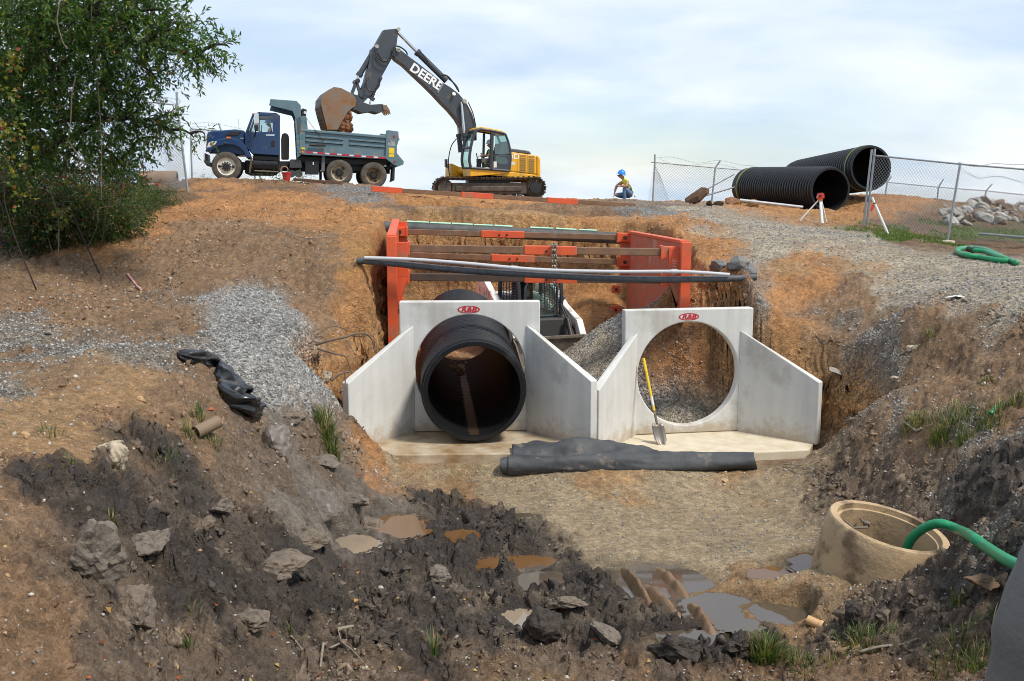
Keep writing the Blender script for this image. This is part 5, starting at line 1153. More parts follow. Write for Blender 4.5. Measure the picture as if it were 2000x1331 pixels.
# cab: lower door panel, pillars, roof, back
cb0, cb1 = .10, TW - .10
def cabp(poly, c0, c1, name, m_=BLU, bev=.02, parent=TR): b = MB(); b.prism(T_(cb0, *poly), c0, c1); return b.build(name, m_, parent, bevel=bev)
for c0, c1 in ((cb0, cb0 + .07), (cb1 - .07, cb1)):
    d_ = cabp([(482, 560), (484, 440), (728, 432), (728, 420), (784, 420), (786, 642), (548, 626)], c0, c1, 'door')
    cabp([(484, 442), (545, 282), (575, 270), (596, 268), (590, 285), (560, 292), (512, 438)], c0, c1, 'windscreen_pillar')
    cabp([(722, 424), (724, 300), (735, 292), (752, 276), (780, 290), (784, 424)], c0, c1, 'rear_pillar')
    cabp([(590, 268), (752, 275), (740, 302), (592, 296)], c0, c1, 'roof_rail')
    cabp([(600, 296), (724, 300), (722, 424), (600, 430)], c0 + .03, c0 + .036, 'side_window', glass_mat('truck_glass', (.8, .88, .9), .06), 0)
    cabp([(515, 438), (562, 296), (597, 294), (597, 430)], c0 + .03, c0 + .036, 'quarter_window', glass_mat('truck_glass', (.8, .88, .9), .06), 0)
    cabp([(594, 294), (600, 294), (600, 432), (594, 432)], c0, c1, 'window_post', BLK, 0)
door = [o for o in TR.children if o.name.startswith('door')][0]
cabp([(545, 284), (600, 262), (752, 270), (780, 288), (740, 292), (600, 286)], cb0 + .02, cb1 - .02, 'roof', BLU, .03)
cabp([(778, 290), (786, 290), (786, 640), (772, 640)], cb0 + .07, cb1 - .07, 'back_panel', BLU, .01)
# rear window gap is closed by the panel; front glass
b = MB(); w0, w1 = t3(cb0, 486, 436), t3(cb0, 548, 284); b.add([(w0.x, cb0 + .07, w0.z), (w0.x, cb1 - .07, w0.z), (w1.x, cb1 - .07, w1.z), (w1.x, cb0 + .07, w1.z)], [(0, 1, 2, 3)]); b.build('windscreen', glass_mat('screen_glass', (.8, .92, .9), .3), TR)
cabp([(490, 430), (560, 430), (560, 560), (490, 560)], cb0 + .08, cb1 - .08, 'dashboard', BLK, .03)
cabp([(650, 560), (770, 560), (770, 600), (650, 600)], cb0 + .2, cb0 + .85, 'seat', BLK, .03)
cabp([(735, 380), (770, 380), (770, 580), (735, 580)], cb0 + .2, cb0 + .85, 'seat_back', BLK, .03)
q = t3(cb0, 592, 440); b = MB(); b.tube([(q.x, cb0 + .25, q.z), (q.x + .1, cb0 + .45, q.z + .05)], .02, 8); b.lathe([(.2, -.012), (.215, 0), (.2, .012), (.185, 0)], (q.x + .12, cb0 + .5, q.z + .08), 'X', 24, close=True); b.build('steering_wheel', BLK, TR, smooth=True)
cabp([(663, 458), (740, 458), (736, 470), (664, 468)], cb0 - .012, cb0 + .01, 'trim_strip', CHR, 0, door)
cabp([(708, 514), (730, 508), (742, 520), (740, 560), (726, 568), (710, 560)], cb0 - .015, cb0 + .01, 'handle', BLK, .005, door)
for k in range(5): q = t3(0, 545, 271); b = MB(); b.ico((q.x + .05, cb0 + .25 + k * .42, q.z), .045, 1, (1.6, 1, .7)); b.build('roof_lamp', mat('amber_lens', (.75, .2, .01), .25), TR, smooth=True)
b = MB(); b.prism(T_(-.22, (560, 272), (602, 272), (604, 370), (562, 372)), -.3, -.14); mr = b.build('mirror', CHR, TR, bevel=.03)
b = MB(); b.prism(T_(-.22, (560, 376), (600, 376), (600, 425), (566, 428)), -.28, -.15); b.build('convex_mirror', BLK, mr, bevel=.02)
b = MB(); b.tube([t3(-.2, 575, 430), t3(cb0, 566, 478)], .022, 8); b.tube([t3(-.2, 580, 275), t3(cb0, 610, 268)], .018, 8); b.build('mirror_arm', BLK, mr, smooth=True)
b = MB(); b.tube([t3(.3, 430, 420), t3(.3, 428, 322)], .006, 5); b.build('aerial', BLK, TR)
# behind the cab: exhaust shield, tanks, boxes, steps
b = MB(); b.prism(T_(.3, (795, 500), (803, 455), (825, 444), (850, 450), (862, 470), (866, 500), (864, 676), (797, 676)), .35, .65); ex_ = b.build('exhaust_stack', BLK, TR, bevel=.04)
for k in range(6): q0 = t3(.3, 808 + k * 10, 480); q1 = t3(.3, 808 + k * 10, 660); b = MB(); b.b2(q0.x - .008, q0.x + .008, .34, .352, q1.z, q0.z); b.build('shield_rib', mat('rib_dark', (.03, .03, .03), .4), ex_)
q0, q1 = t3(.1, 550, 708), t3(.1, 770, 715); b = MB(); b.cyl((q0.x, .42, q0.z), (q1.x, .42, q1.z), .22, n=24); tk = b.build('fuel_tank', mat('tank_dark', (.03, .033, .037), .3, metal=.4), TR, smooth=True)
for fx in (.12, .45, .85): xx = q0.x + (q1.x - q0.x) * fx; b = MB(); b.lathe([(.222, -.025), (.228, -.02), (.228, .02), (.222, .025)], (xx, .42, q0.z), 'X', 24, close=False); b.f = [f for f in b.f if len(f) == 4]; b.m = [0] * len(b.f); b.build('tank_strap', BLK, tk, smooth=True)
b = MB(); s0_, s1_ = t3(.1, 565, 766), t3(.1, 772, 776); b.add([(s0_.x, .1, s0_.z), (s1_.x, .1, s1_.z), (s1_.x, .4, s1_.z), (s0_.x, .4, s0_.z), (s0_.x, .1, s0_.z - .04), (s1_.x, .1, s1_.z - .04), (s1_.x, .4, s1_.z - .04), (s0_.x, .4, s0_.z - .04)], [(0, 1, 2, 3), (7, 6, 5, 4), (0, 4, 5, 1), (1, 5, 6, 2), (2, 6, 7, 3), (3, 7, 4, 0)]); b.build('step', mat('step_steel', (.2, .17, .14), .5), TR)
def tbox(poly, c0, c1, name, m_=BLK, bev=.02, parent=TR): b = MB(); b.prism(T_(c0, *poly), c0, c1); return b.build(name, m_, parent, bevel=bev)
tbox([(548, 640), (785, 650), (785, 690), (548, 676)], .2, 2.2, 'cab_sill')
tbox([(528, 668), (545, 668), (545, 720), (528, 790), (514, 795)], .15, .5, 'mud_flap', mat('flap_rubber', (.10, .075, .05), .9), .005)
tbox([(870, 680), (885, 673), (970, 676), (975, 750), (868, 752)], .1, .55, 'battery_box', mat('box_grey', (.045, .047, .05), .5))
for cxx in (885, 948): q = t3(.25, cxx, 798); b = MB(); b.cyl((q.x, .15, q.z), (q.x, .75, q.z), .135, n=20); b.build('air_tank', mat('air_tank_grey', (.05, .052, .055), .45), TR, smooth=True)
bx_ = tbox([(1002, 682), (1124, 688), (1122, 806), (1004, 804)], .12, .62, 'tool_box'); tbox([(1070, 698), (1080, 698), (1080, 722), (1070, 722)], .10, .12, 'latch', CHR, 0, bx_)
tbox([(1150, 640), (1178, 640), (1175, 778), (1130, 780), (1145, 760)], .1, .7, 'mud_guard', mat('guard_grey', (.12, .12, .12), .6), .005)
tbox([(760, 690), (870, 690), (870, 720), (760, 800), (740, 760)], .4, 1.4, 'drive_line'); tbox([(480, 790), (740, 790), (735, 815), (520, 812)], .5, 1.9, 'belly_pan'); tbox([(930, 640), (1720, 690), (1720, 725), (1100, 720), (940, 700)], .45, 1.95, 'subframe'); tbox([(1100, 720), (1150, 720), (1150, 850), (1130, 860), (1128, 780)], .9, 1.5, 'suspension')
tbox([(1180, 700), (1700, 735), (1690, 790), (1190, 770)], .7, 1.7, 'rear_suspension')
# ---- bed
bo_ = empty('bed_dummy') if False else None
side_poly = [(968, 412), (1708, 478), (1712, 668), (955, 628), (960, 440)]
b = MB(); b.prism(T_(0, (968, 418), (1715, 484), (1712, 668), (955, 628)), .03, .09); bed = b.build('bed_side', BED, TR, bevel=.01)
b = MB(); b.prism(T_(0, (968, 418), (1715, 484), (1712, 668), (955, 628)), TW - .09, TW - .03); b.build('bed_side', BED, TR, bevel=.01)
for c0, c1 in ((-.03, .13), (TW - .13, TW + .03)):
    b = MB(); b.prism(T_(0, (966, 408), (1718, 470), (1716, 494), (966, 432)), c0, c1); b.build('top_rail', BED, TR, bevel=.02)
    b = MB(); b.prism(T_(0, (950, 612), (1712, 648), (1712, 672), (1690, 672), (965, 632)), c0, c1); b.build('bottom_rail', BED, TR, bevel=.01)
    b = MB(); b.prism(T_(0, (960, 430), (1005, 434), (1000, 622), (950, 622)), c0 + .01, c1); b.build('corner_post', BED, TR, bevel=.01)
    b = MB(); b.prism(T_(0, (1708, 425), (1722, 420), (1812, 432), (1818, 500), (1800, 560), (1800, 640), (1796, 730), (1780, 726), (1712, 675), (1700, 660)), c0 - .02, c1 + .02); b.build('rear_post', BED, TR, bevel=.012)
for (x0, x1, ya, yb) in ((1010, 1335, 482, 508), (1010, 1335, 520, 547), (1388, 1695, 510, 534), (1388, 1695, 550, 574)):
    b = MB(); b.prism(T_(0, (x0, ya - 2), (x1, yb - 2), (x1, yb - 16), (x0, ya - 16)), -.012, .05); b.build('pressed_rib', BED, bed, bevel=.008)
    b = MB(); b.prism(T_(0, (x0, ya - 2), (x1, yb - 2), (x1, yb + 3), (x0, ya + 3)), .022, .05); b.build('rib_groove', BLK, bed)
REDR, WHR = mat('red_reflector', (.42, .02, .04), .35), mat('white_reflector', (.62, .63, .65), .35)
for k in range(7):
    x0 = 1006 + k * 105.5; y0 = 606 + k * 8.0
    b = MB(); b.prism(T_(-.03, (x0, y0 - 4), (x0 + 66, y0 + 1), (x0 + 66, y0 + 16), (x0, y0 + 11)), -.036, -.028); b.build('reflector', REDR, bed)
    b = MB(); b.prism(T_(-.03, (x0 + 66, y0 + 2), (x0 + (104 if k < 6 else 78), y0 + 5), (x0 + (104 if k < 6 else 78), y0 + 18), (x0 + 66, y0 + 15)), -.035, -.028); b.build('reflector', WHR, bed)
AMB = mat('amber_lens', (.75, .2, .01), .25); YST = mat('yellow_sticker', (.78, .58, .02), .5); REDL = mat('red_lens', (.4, .01, .02), .25)
for (x0, y0, x1, y1, m_, nm) in ((972, 570, 1004, 586, YST, 'sticker'), (1730, 572, 1778, 622, YST, 'sticker'), (1732, 628, 1776, 653, YST, 'sticker'), (1724, 508, 1785, 554, mat('maker_plate', (.05, .05, .05), .4, col2=(.5, .5, .5), vscale=9), 'maker_plate')):
    b = MB(); b.prism(T_(-.05, (x0, y0), (x1, y0 + 3), (x1, y1 + 3), (x0, y1)), -.058, -.045); b.build(nm, m_, bed)
for cxx, czz, m_ in ((982, 608, AMB), (1782, 694, REDL), (1776, 474, REDL)): q = t3(-.05, cxx, czz); b = MB(); b.cyl((q.x, -.065, q.z), (q.x, -.03, q.z), .04, n=12); b.build('side_lamp', m_, bed, smooth=True)
# floor, headboard, tailgate, cab guard
b = MB(); b.prism(T_(0, (955, 600), (1740, 645), (1740, 675), (955, 632)), .1, TW - .1); b.build('bed_floor', BED, TR)
b = MB(); b.prism(T_(0, (915, 320), (968, 300), (975, 420), (965, 640), (935, 660), (925, 470)), .0, .1); b.prism(T_(0, (940, 330), (965, 320), (968, 640), (940, 650)), .1, TW - .1); b.prism(T_(0, (915, 320), (968, 300), (975, 420), (965, 640), (935, 660), (925, 470)), TW - .1, TW); b.build('headboard', BED, TR, bevel=.01)
for k in range(4): b = MB(); y_ = 430 + k * 52; b.prism(T_(0, (930, y_ + 18), (966, y_), (966, y_ + 8), (930, y_ + 26)), .0, TW); b.build('headboard_rib', BED, TR)
cgs = [(705, 150), (930, 166), (965, 205), (968, 330), (950, 330), (925, 300), (900, 240), (700, 185)]
for c0, c1 in ((0, .05), (TW - .05, TW)):
    b = MB(); b.prism(T_(0, (703, 150), (930, 166), (966, 205), (972, 420), (940, 480), (925, 330), (895, 255), (690, 205), (697, 180)), c0, c1); b.build('cab_guard_side', BED, TR, bevel=.01)
b = MB(); b.prism(T_(0, (705, 150), (930, 166), (966, 205), (968, 330), (955, 330), (950, 210), (925, 178), (705, 162)), .05, TW - .05); cg = b.build('cab_guard', BED, TR, bevel=.01)
b = MB(); b.prism(T_(0, (686, 235), (692, 260), (712, 262), (705, 162), (698, 162)), .05, TW - .05) if False else None
for k in range(3): c = .4 + k * .8; b = MB(); b.prism(T_(0, (708, 160), (925, 176), (950, 212), (935, 214), (915, 190), (708, 176)), c - .02, c + .02); b.build('guard_rib', BED, cg)
b = MB(); b.prism(T_(0, (968, 240), (985, 228), (1020, 240), (1012, 300), (970, 300)), .1, .5); tr_ = b.build('tarp_roller', BLK, TR, bevel=.02)
q = t3(.1, 1004, 268); b = MB(); b.cyl((q.x, .08, q.z), (q.x, .12, q.z), .05, n=12); b.build('work_lamp', mat('lamp_lens', (.6, .6, .58), .15), tr_)
tbox([(970, 300), (1014, 296), (1028, 410), (972, 412)], .02, .1, 'front_gusset', BED, .01)
b = MB(); b.tube([t3(-.04, 1010, 310), t3(-.04, 1165, 520)], .008, 5); b.build('tarp_cord', BLK, TR)
b = MB(); b.tube(smooth_path([t3(-.06, 1040, 545), t3(-.06, 1100, 553), t3(-.06, 1182, 552)], 4), .04, 8); b.build('tarp_handle', BLK, TR, smooth=True)
b = MB(); b.prism(T_(0, (1770, 440), (1810, 440), (1800, 560), (1800, 650), (1770, 690)), .1, TW - .1); tg = b.build('tailgate', BED, TR, bevel=.01)
b = MB(); b.prism(T_(0, (1800, 620), (1860, 690), (1858, 718), (1790, 745), (1796, 730)), -.02, TW + .02); b.build('spreader_apron', BED, tg, bevel=.01)
tbox([(1765, 725), (1784, 725), (1780, 855), (1750, 870), (1758, 850)], .05, .7, 'mud_flap', BLK, .005)
tbox([(1700, 740), (1755, 735), (1750, 760), (1720, 780)], .5, 2.0, 'rear_crossbar')
for cxx in (1800, 1812): q = t3(.0, cxx, 470 if cxx == 1800 else 500); b = MB(); b.cyl((q.x, -.06, q.z), (q.x, .1, q.z), .045, n=10); b.build('hinge', BED, tg, smooth=True)
# load
Mt_ = Matrix.Translation(TR.location) @ TR.rotation_euler.to_matrix().to_4x4(); pts = []; r_ = random.Random(9)
for k in range(90):
    a, c = r_.uniform(1000, 1700), r_.uniform(.25, TW - .25); lv = 470 + (a - 1000) * .085 - 26 * math.exp(-((a - 1300) / 170) ** 2) + 25 * abs(c - TW / 2)
    pts.append((Mt_ @ t3(c, a, lv + r_.uniform(2, 18)), .16 + .12 * r_.random(), (1.2, 1.2, .7)))
tag(lump_mesh('dirt_load', pts, mat('dirt_load_soil', (.28, .17, .09), .95, col2=(.18, .09, .045), vscale=5, bump=.5, bscale=14), 4), 'heap of brown dirt loaded in the truck bed', 'dirt', kind='stuff')
# ------------------------------------------------------------------ people
SKIN = mat('skin', (.42, .21, .14), .55); DENIM = mat('blue_denim', (.08, .13, .24), .8, col2=(.15, .22, .34), vscale=7); HIVIS = mat('hi_vis_yellow', (.66, .86, .03), .6); SHIRT = mat('pale_shirt', (.72, .72, .62), .8)
DARKC = mat('dark_clothes', (.03, .033, .045), .8); BOOT = mat('boots', (.03, .022, .016), .7); GREYC = mat('grey_trouser_cloth', (.15, .145, .138), .85, var=.22, vscale=4, bump=1.0, bscale=7)
HATB = mat('blue_hard_hat', (.02, .22, .70), .3); HATW = mat('white_hard_hat', (.72, .72, .72), .3); GREYB = mat('reflective_grey', (.35, .37, .36), .5)
BROWNSK = mat('skin_brown', (.20, .10, .06), .55); NAVY = mat('navy_shirt', (.02, .025, .06), .8)
def person(name, label, loc, rot, J, chains, mats, regions, group=None, wrinkle=0.0):
    """J: joint -> (x,y,z,r); chains: lists of joints; one continuous skinned surface; regions: (joint,joint,matindex)"""
    names = list(J); idx = {n: i for i, n in enumerate(names)}; edges = set()
    for c in chains:
        for a, b_ in zip(c[:-1], c[1:]): edges.add((idx[a], idx[b_]))
    me = bpy.data.meshes.new(name); me.from_pydata([J[n][:3] for n in names], list(edges), []); me.update()
    o = bpy.data.objects.new(name, me); COL.objects.link(o)
    sk = o.modifiers.new('skin', 'SKIN'); sk.use_smooth_shade = True; sk.branch_smoothing = .6
    sv = me.skin_vertices[0].data
    for i, n in enumerate(names):
        r = J[n][3]; sv[i].radius = (r, r) if not isinstance(r, tuple) else r; sv[i].use_root = (n == 'pelvis')
    ss = o.modifiers.new('sub', 'SUBSURF'); ss.levels = 2; ss.render_levels = 2
    dg = bpy.context.evaluated_depsgraph_get(); m2 = bpy.data.meshes.new_from_object(o.evaluated_get(dg)); bpy.data.objects.remove(o)
    m2.name = name; m2.materials.clear()
    if wrinkle:
        from mathutils import noise as mnw
        for v in m2.vertices:
            q = v.co; f = mnw.fractal(Vector((q.x * 9, q.y * 9, q.z * 4 + q.x * 6)), .9, 2, 3); v.co = q + v.normal * wrinkle * f
    for m in mats: m2.materials.append(m)
    segs = [(Vector(J[a][:3]), Vector(J[b_][:3]), k) for a, b_, k in regions]
    for p in m2.polygons:
        c = p.center; best = 1e9
        for a, b_, k in segs:
            d = b_ - a; t = max(0, min(1, (c - a).dot(d) / max(d.length_squared, 1e-9))); dd = (c - a - d * t).length
            if dd < best: best = dd; p.material_index = k
        p.use_smooth = True
    o = bpy.data.objects.new(name, m2); COL.objects.link(o); o.location = loc; o.rotation_euler = rot
    tag(o, label, 'person', group); return o
def hand(J, ch, reg, side, wrist, d, up, k, curl=.5):
    """palm and five separate fingers growing out of the wrist"""
    w = Vector(J[wrist][:3]); d = Vector(d).normalized(); up = Vector(up).normalized(); sd_ = d.cross(up).normalized()
    pm = w + d * .06; J[side + 'palm'] = (*pm, .028); ch.append([wrist, side + 'palm']); reg.append((wrist, side + 'palm', k))
    for i, (off, ln) in enumerate(((-.030, .075), (-.010, .085), (.011, .08), (.031, .062))):
        r0 = pm + d * .03 + sd_ * off; r1 = r0 + d * ln * .5 - up * ln * .2 * curl; r2 = r1 + d * ln * .35 - up * ln * .5 * curl
        for nm, q, r in (('a', r0, .010), ('b', r1, .009), ('c', r2, .008)): J[f'{side}f{i}{nm}'] = (*q, r)
        ch.append([side + 'palm', f'{side}f{i}a', f'{side}f{i}b', f'{side}f{i}c']); reg.append((f'{side}f{i}a', f'{side}f{i}c', k))
    t0 = w + d * .035 - sd_ * .035; t1 = t0 + d * .04 - sd_ * .03 - up * .02
    J[side + 't0'] = (*t0, .013); J[side + 't1'] = (*t1, .010); ch.append([side + 'palm', side + 't0', side + 't1']); reg.append((side + 't0', side + 't1', k))
def hard_hat(parent, c, tilt, m_, face=(-1, 0)):
    b = MB(); b.T = Matrix.Translation(c) @ Matrix.Rotation(tilt, 4, 'Y')
    b.lathe([(.001, .125), (.05, .12), (.09, .095), (.118, .045), (.125, .0), (.14, -.012), (.145, -.02), (.12, -.018), (.11, 0), (.001, .09)], axis='Z', n=24)
    n = 10; vs = []
    for i in range(n + 1):
        a = math.pi * (.72 + .56 * i / n) ; vs += [(.115 * math.cos(a), .115 * math.sin(a), -.01), (.19 * math.cos(a) + 0 * 0, .16 * math.sin(a), -.03)]
    b.add(vs, [(2 * i, 2 * i + 2, 2 * i + 3, 2 * i + 1) for i in range(n)])
    b.tube([(.12 * math.cos(t), 0, .005 + .13 * math.sin(t)) for t in [math.pi * k / 10 for k in range(11)]], .012, 6)
    return b.build('hard_hat', m_, parent, smooth=True)
def head(J, ch, reg, neck, c, fwd, k):
    c = Vector(c); f = Vector(fwd).normalized()
    J['jaw'] = (*(c + f * .025 - Vector((0, 0, .055))), .070); J['skull'] = (*(c + Vector((0, 0, .045)) - f * .01), .092); J['nose'] = (*(c + f * .108 - Vector((0, 0, .012))), .016)
    sd_ = f.cross(Vector((0, 0, 1))).normalized()
    J['ear1'] = (*(c + sd_ * .088 - Vector((0, 0, .01)) - f * .01), .018); J['ear2'] = (*(c - sd_ * .088 - Vector((0, 0, .01)) - f * .01), .018)
    ch += [[neck, 'jaw', 'skull'], ['jaw', 'nose'], ['jaw', 'ear1'], ['jaw', 'ear2']]; reg += [(neck, 'jaw', k), ('jaw', 'skull', k), ('jaw', 'nose', k)]
# squatting man on the crest
man_g = P(1222, 395.5, 34.5)
J = {'pelvis': (.20, 0, .24, .135), 'spine': (.12, 0, .43, .135), 'chest': (.02, 0, .60, .15), 'neck': (-.09, 0, .735, .055),
     'shn': (-.0, -.17, .66, .075), 'eln': (-.07, -.25, .49, .05), 'wrn': (-.24, -.16, .52, .034), 'shf': (-.04, .17, .65, .075), 'elf': (-.24, .24, .50, .05), 'wrf': (-.31, .18, .33, .034),
     'hpn': (.17, -.10, .22, .105), 'knn': (-.12, -.17, .46, .07), 'ann': (-.08, -.15, .09, .05), 'ton': (-.22, -.17, .035, .04), 'hpf': (.17, .10, .22, .105), 'knf': (-.33, .17, .24, .07), 'anf': (.04, .14, .14, .05), 'tof': (-.06, .16, .03, .04)}
ch = [['pelvis', 'spine', 'chest', 'neck'], ['chest', 'shn', 'eln', 'wrn'], ['chest', 'shf', 'elf', 'wrf'], ['pelvis', 'hpn', 'knn', 'ann', 'ton'], ['pelvis', 'hpf', 'knf', 'anf', 'tof']]
reg = [('pelvis', 'hpn', 1), ('hpn', 'knn', 1), ('knn', 'ann', 1), ('ann', 'ton', 4), ('hpf', 'knf', 1), ('knf', 'anf', 1), ('anf', 'tof', 4), ('spine', 'chest', 2), ('chest', 'neck', 2), ('chest', 'shn', 2), ('chest', 'shf', 2), ('eln', 'wrn', 0), ('elf', 'wrf', 0), ('shn', 'eln', 0), ('shf', 'elf', 0), ('spine', 'pelvis', 2)]
hand(J, ch, reg, 'n', 'wrn', (-.9, .3, -.1), (0, .2, 1), 0); hand(J, ch, reg, 'f', 'wrf', (-.1, -.1, -1), (1, 0, 0), 0); head(J, ch, reg, 'neck', (-.16, 0, .83), (-.96, -.1, -.25), 0)
pm = person('person', 'person in yellow safety vest, jeans and blue hard hat squatting on the crest', man_g, (0, 0, math.radians(12)), J, ch, [SKIN, DENIM, HIVIS, SHIRT, BOOT], reg, 'workers in hard hats')
hard_hat(pm, Vector((-.15, 0, .885)), math.radians(10), HATB); pm.scale = (1.08, 1.08, 1.08)
b = MB(); b.tube([(.16, -.13, .40), (.08, -.17, .52), (.0, -.19, .60)], .022, 6); b.tube([(.14, -.155, .47), (-.02, -.16, .42)], .02, 6); b.build('vest_stripe', GREYB, pm, smooth=True)
b = MB(); b.tube([(-.255, -.075, .84), (-.275, 0, .83), (-.255, .075, .84)], .016, 6); b.build('sunglasses', BLK, pm)
b = MB(); b.ico((.30, -.06, .20), .05, 1, (1, .6, 1.1), .2, 3); b.build('rag', SHIRT, pm)
# excavator operator (seated, facing the boom)
sx, sz = EX_SEAT
def seated(name, label, loc, rot, mats, hat, vest, facing=-1):
    J = {'pelvis': (.18, 0, .10, .13), 'spine': (.21, 0, .28, .13), 'chest': (.20, 0, .46, .145), 'neck': (.19, 0, .61, .055), 'shn': (.19, -.19, .53, .07), 'eln': (.12, -.27, .30, .05), 'wrn': (-.10, -.22, .32, .035), 'shf': (.19, .19, .53, .07), 'elf': (.12, .26, .30, .05), 'wrf': (-.10, .22, .30, .035),
         'hpn': (.14, -.1, .08, .10), 'knn': (-.26, -.13, .12, .075), 'ann': (-.33, -.13, -.28, .05), 'ton': (-.45, -.13, -.33, .04), 'hpf': (.14, .1, .08, .10), 'knf': (-.26, .13, .12, .075), 'anf': (-.30, .13, -.28, .05), 'tof': (-.42, .13, -.33, .04)}
    ch = [['pelvis', 'spine', 'chest', 'neck'], ['chest', 'shn', 'eln', 'wrn'], ['chest', 'shf', 'elf', 'wrf'], ['pelvis', 'hpn', 'knn', 'ann', 'ton'], ['pelvis', 'hpf', 'knf', 'anf', 'tof']]
    reg = [('pelvis', 'hpn', 1), ('hpn', 'knn', 1), ('knn', 'ann', 1), ('ann', 'ton', 4), ('hpf', 'knf', 1), ('knf', 'anf', 1), ('anf', 'tof', 4), ('spine', 'chest', 2), ('chest', 'neck', 2), ('shn', 'eln', 3), ('eln', 'wrn', 0), ('shf', 'elf', 3), ('elf', 'wrf', 0), ('spine', 'pelvis', 2)]
    hand(J, ch, reg, 'n', 'wrn', (-1, 0, 0), (0, 0, 1), 0, 1.0); hand(J, ch, reg, 'f', 'wrf', (-1, 0, 0), (0, 0, 1), 0, 1.0); head(J, ch, reg, 'neck', (.15, 0, .72), (-1, 0, 0), 0)
    o = person(name, label, loc, rot, J, ch, mats, reg, 'workers in hard hats'); hard_hat(o, Vector((.155, 0, .775)), 0, hat); return o
seated('person', 'person in green vest and white hard hat seated in the excavator cab', Mx @ Vector((sx + .05, -.88, sz)), EX.rotation_euler, [SKIN, DARKC, mat('hi_vis_green', (.30, .62, .03), .6), DARKC, BOOT], HATW, True)
q = t3(.55, 668, 440)
seated('person', 'person in blue hard hat at the window of the dump truck', Mt_ @ Vector((q.x - .06, .42, q.z - .42)), TR.rotation_euler, [BROWNSK, DARKC, NAVY, BROWNSK, BOOT], HATB, False)
# bystander at the picture edge: standing, grey trousers
gx_, gy_ = 1.60, 2.62; g0 = CZ - 1.93
J = {'pelvis': (0, 0, .98, .135), 'spine': (.0, 0, 1.15, .125), 'chest': (.01, 0, 1.36, .15), 'neck': (.01, 0, 1.52, .055), 'shn': (-.14, .04, 1.42, .065), 'eln': (-.10, .10, 1.16, .048), 'wrn': (-.06, -.02, .99, .036), 'shf': (.21, 0, 1.42, .07), 'elf': (.26, .0, 1.14, .05), 'wrf': (.12, -.2, 1.12, .036),
     'hpn': (-.09, -.01, .93, .115), 'thn': (-.145, -.03, .70, .105), 'knn': (-.15, -.04, .50, .088), 'can': (-.15, -.01, .30, .085), 'ann': (-.15, .02, .10, .075), 'ton': (-.18, -.14, .05, .045), 'hpf': (.10, 0, .93, .115), 'thf': (.13, -.01, .70, .105), 'knf': (.14, -.02, .50, .088), 'caf': (.145, 0, .30, .085), 'anf': (.15, .02, .10, .075), 'tof': (.18, -.14, .05, .045)}
ch = [['pelvis', 'spine', 'chest', 'neck'], ['chest', 'shn', 'eln', 'wrn'], ['chest', 'shf', 'elf', 'wrf'], ['pelvis', 'hpn', 'thn', 'knn', 'can', 'ann', 'ton'], ['pelvis', 'hpf', 'thf', 'knf', 'caf', 'anf', 'tof']]
reg = [('pelvis', 'hpn', 1), ('pelvis', 'hpf', 1), ('hpn', 'thn', 1), ('thn', 'knn', 1), ('knn', 'ann', 1), ('ann', 'ton', 4), ('hpf', 'thf', 1), ('thf', 'knf', 1), ('knf', 'anf', 1), ('anf', 'tof', 4), ('spine', 'chest', 2), ('chest', 'neck', 2), ('shn', 'eln', 3), ('eln', 'wrn', 3), ('shf', 'elf', 3), ('elf', 'wrf', 3)]
hand(J, ch, reg, 'n', 'wrn', (.1, -.3, -1), (1, 0, 0), 0); hand(J, ch, reg, 'f', 'wrf', (-.6, -.6, .1), (0, 0, 1), 0); head(J, ch, reg, 'neck', (.01, -.03, 1.62), (0, -1, -.1), 0)
person('person', 'person in grey trousers standing close by at the picture edge', (gx_, gy_, g0), (0, 0, math.radians(180)), {k: (-v[0], v[1], v[2], v[3]) for k, v in J.items()}, ch, [SKIN, GREYC, NAVY, mat('pale_sleeve', (.55, .5, .45), .8), BOOT], reg, wrinkle=.02)

# ------------------------------------------------------------------ pipes stored on the bank
def rest(p, r): return p
corr_pipe(P(1622, 371, 35.0), P(1463, 366, 40.6), 0.80, 0.17, 'black corrugated pipe lying nearer on the bank beside the tripod', band=5.35)
corr_pipe(P(1701, 328, 36.2), P(1560, 352, 41.9), 0.82, 0.17, 'black corrugated pipe lying behind, its raised end by the fence posts', band=.35)

# ------------------------------------------------------------------ fences
GALV = mat('galvanised_steel', (.36, .38, .40), .45, metal=.5, var=.15, vscale=8)
WIRE = mat('fence_wire', (.33, .35, .37), .5, metal=.4)
def wire_mesh(bl, br, tr, tl, sp, r, org):
    """woven diamond mesh on the quad bl-br-tr-tl, every wire a thin three-sided rod"""
    bl, br, tr, tl = map(Vector, (bl, br, tr, tl)); W = (br - bl).length; H = (tl - bl).length; nrm = (br - bl).cross(tl - bl).normalized()
    def pt(u, v): return bl.lerp(br, u / W).lerp(tl.lerp(tr, u / W), v / H) - org
    b = MB(); s = sp * 1.414; k = -H
    while k < W:
        u0, v0 = (k, 0.0) if k >= 0 else (0.0, -k); u1, v1 = (k + H, H) if k + H <= W else (W, W - k)
        if v1 > v0: b.tube([pt(u0, v0), pt((u0 + u1) / 2, (v0 + v1) / 2), pt(u1, v1)], r, 3, cap=False)
        a, c = (W - u0, v0), (W - u1, v1)
        if v1 > v0: b.tube([pt(*a) + nrm * r, pt((a[0] + c[0]) / 2, (a[1] + c[1]) / 2) + nrm * r, pt(*c) + nrm * r], r, 3, cap=False)
        k += s
    return b
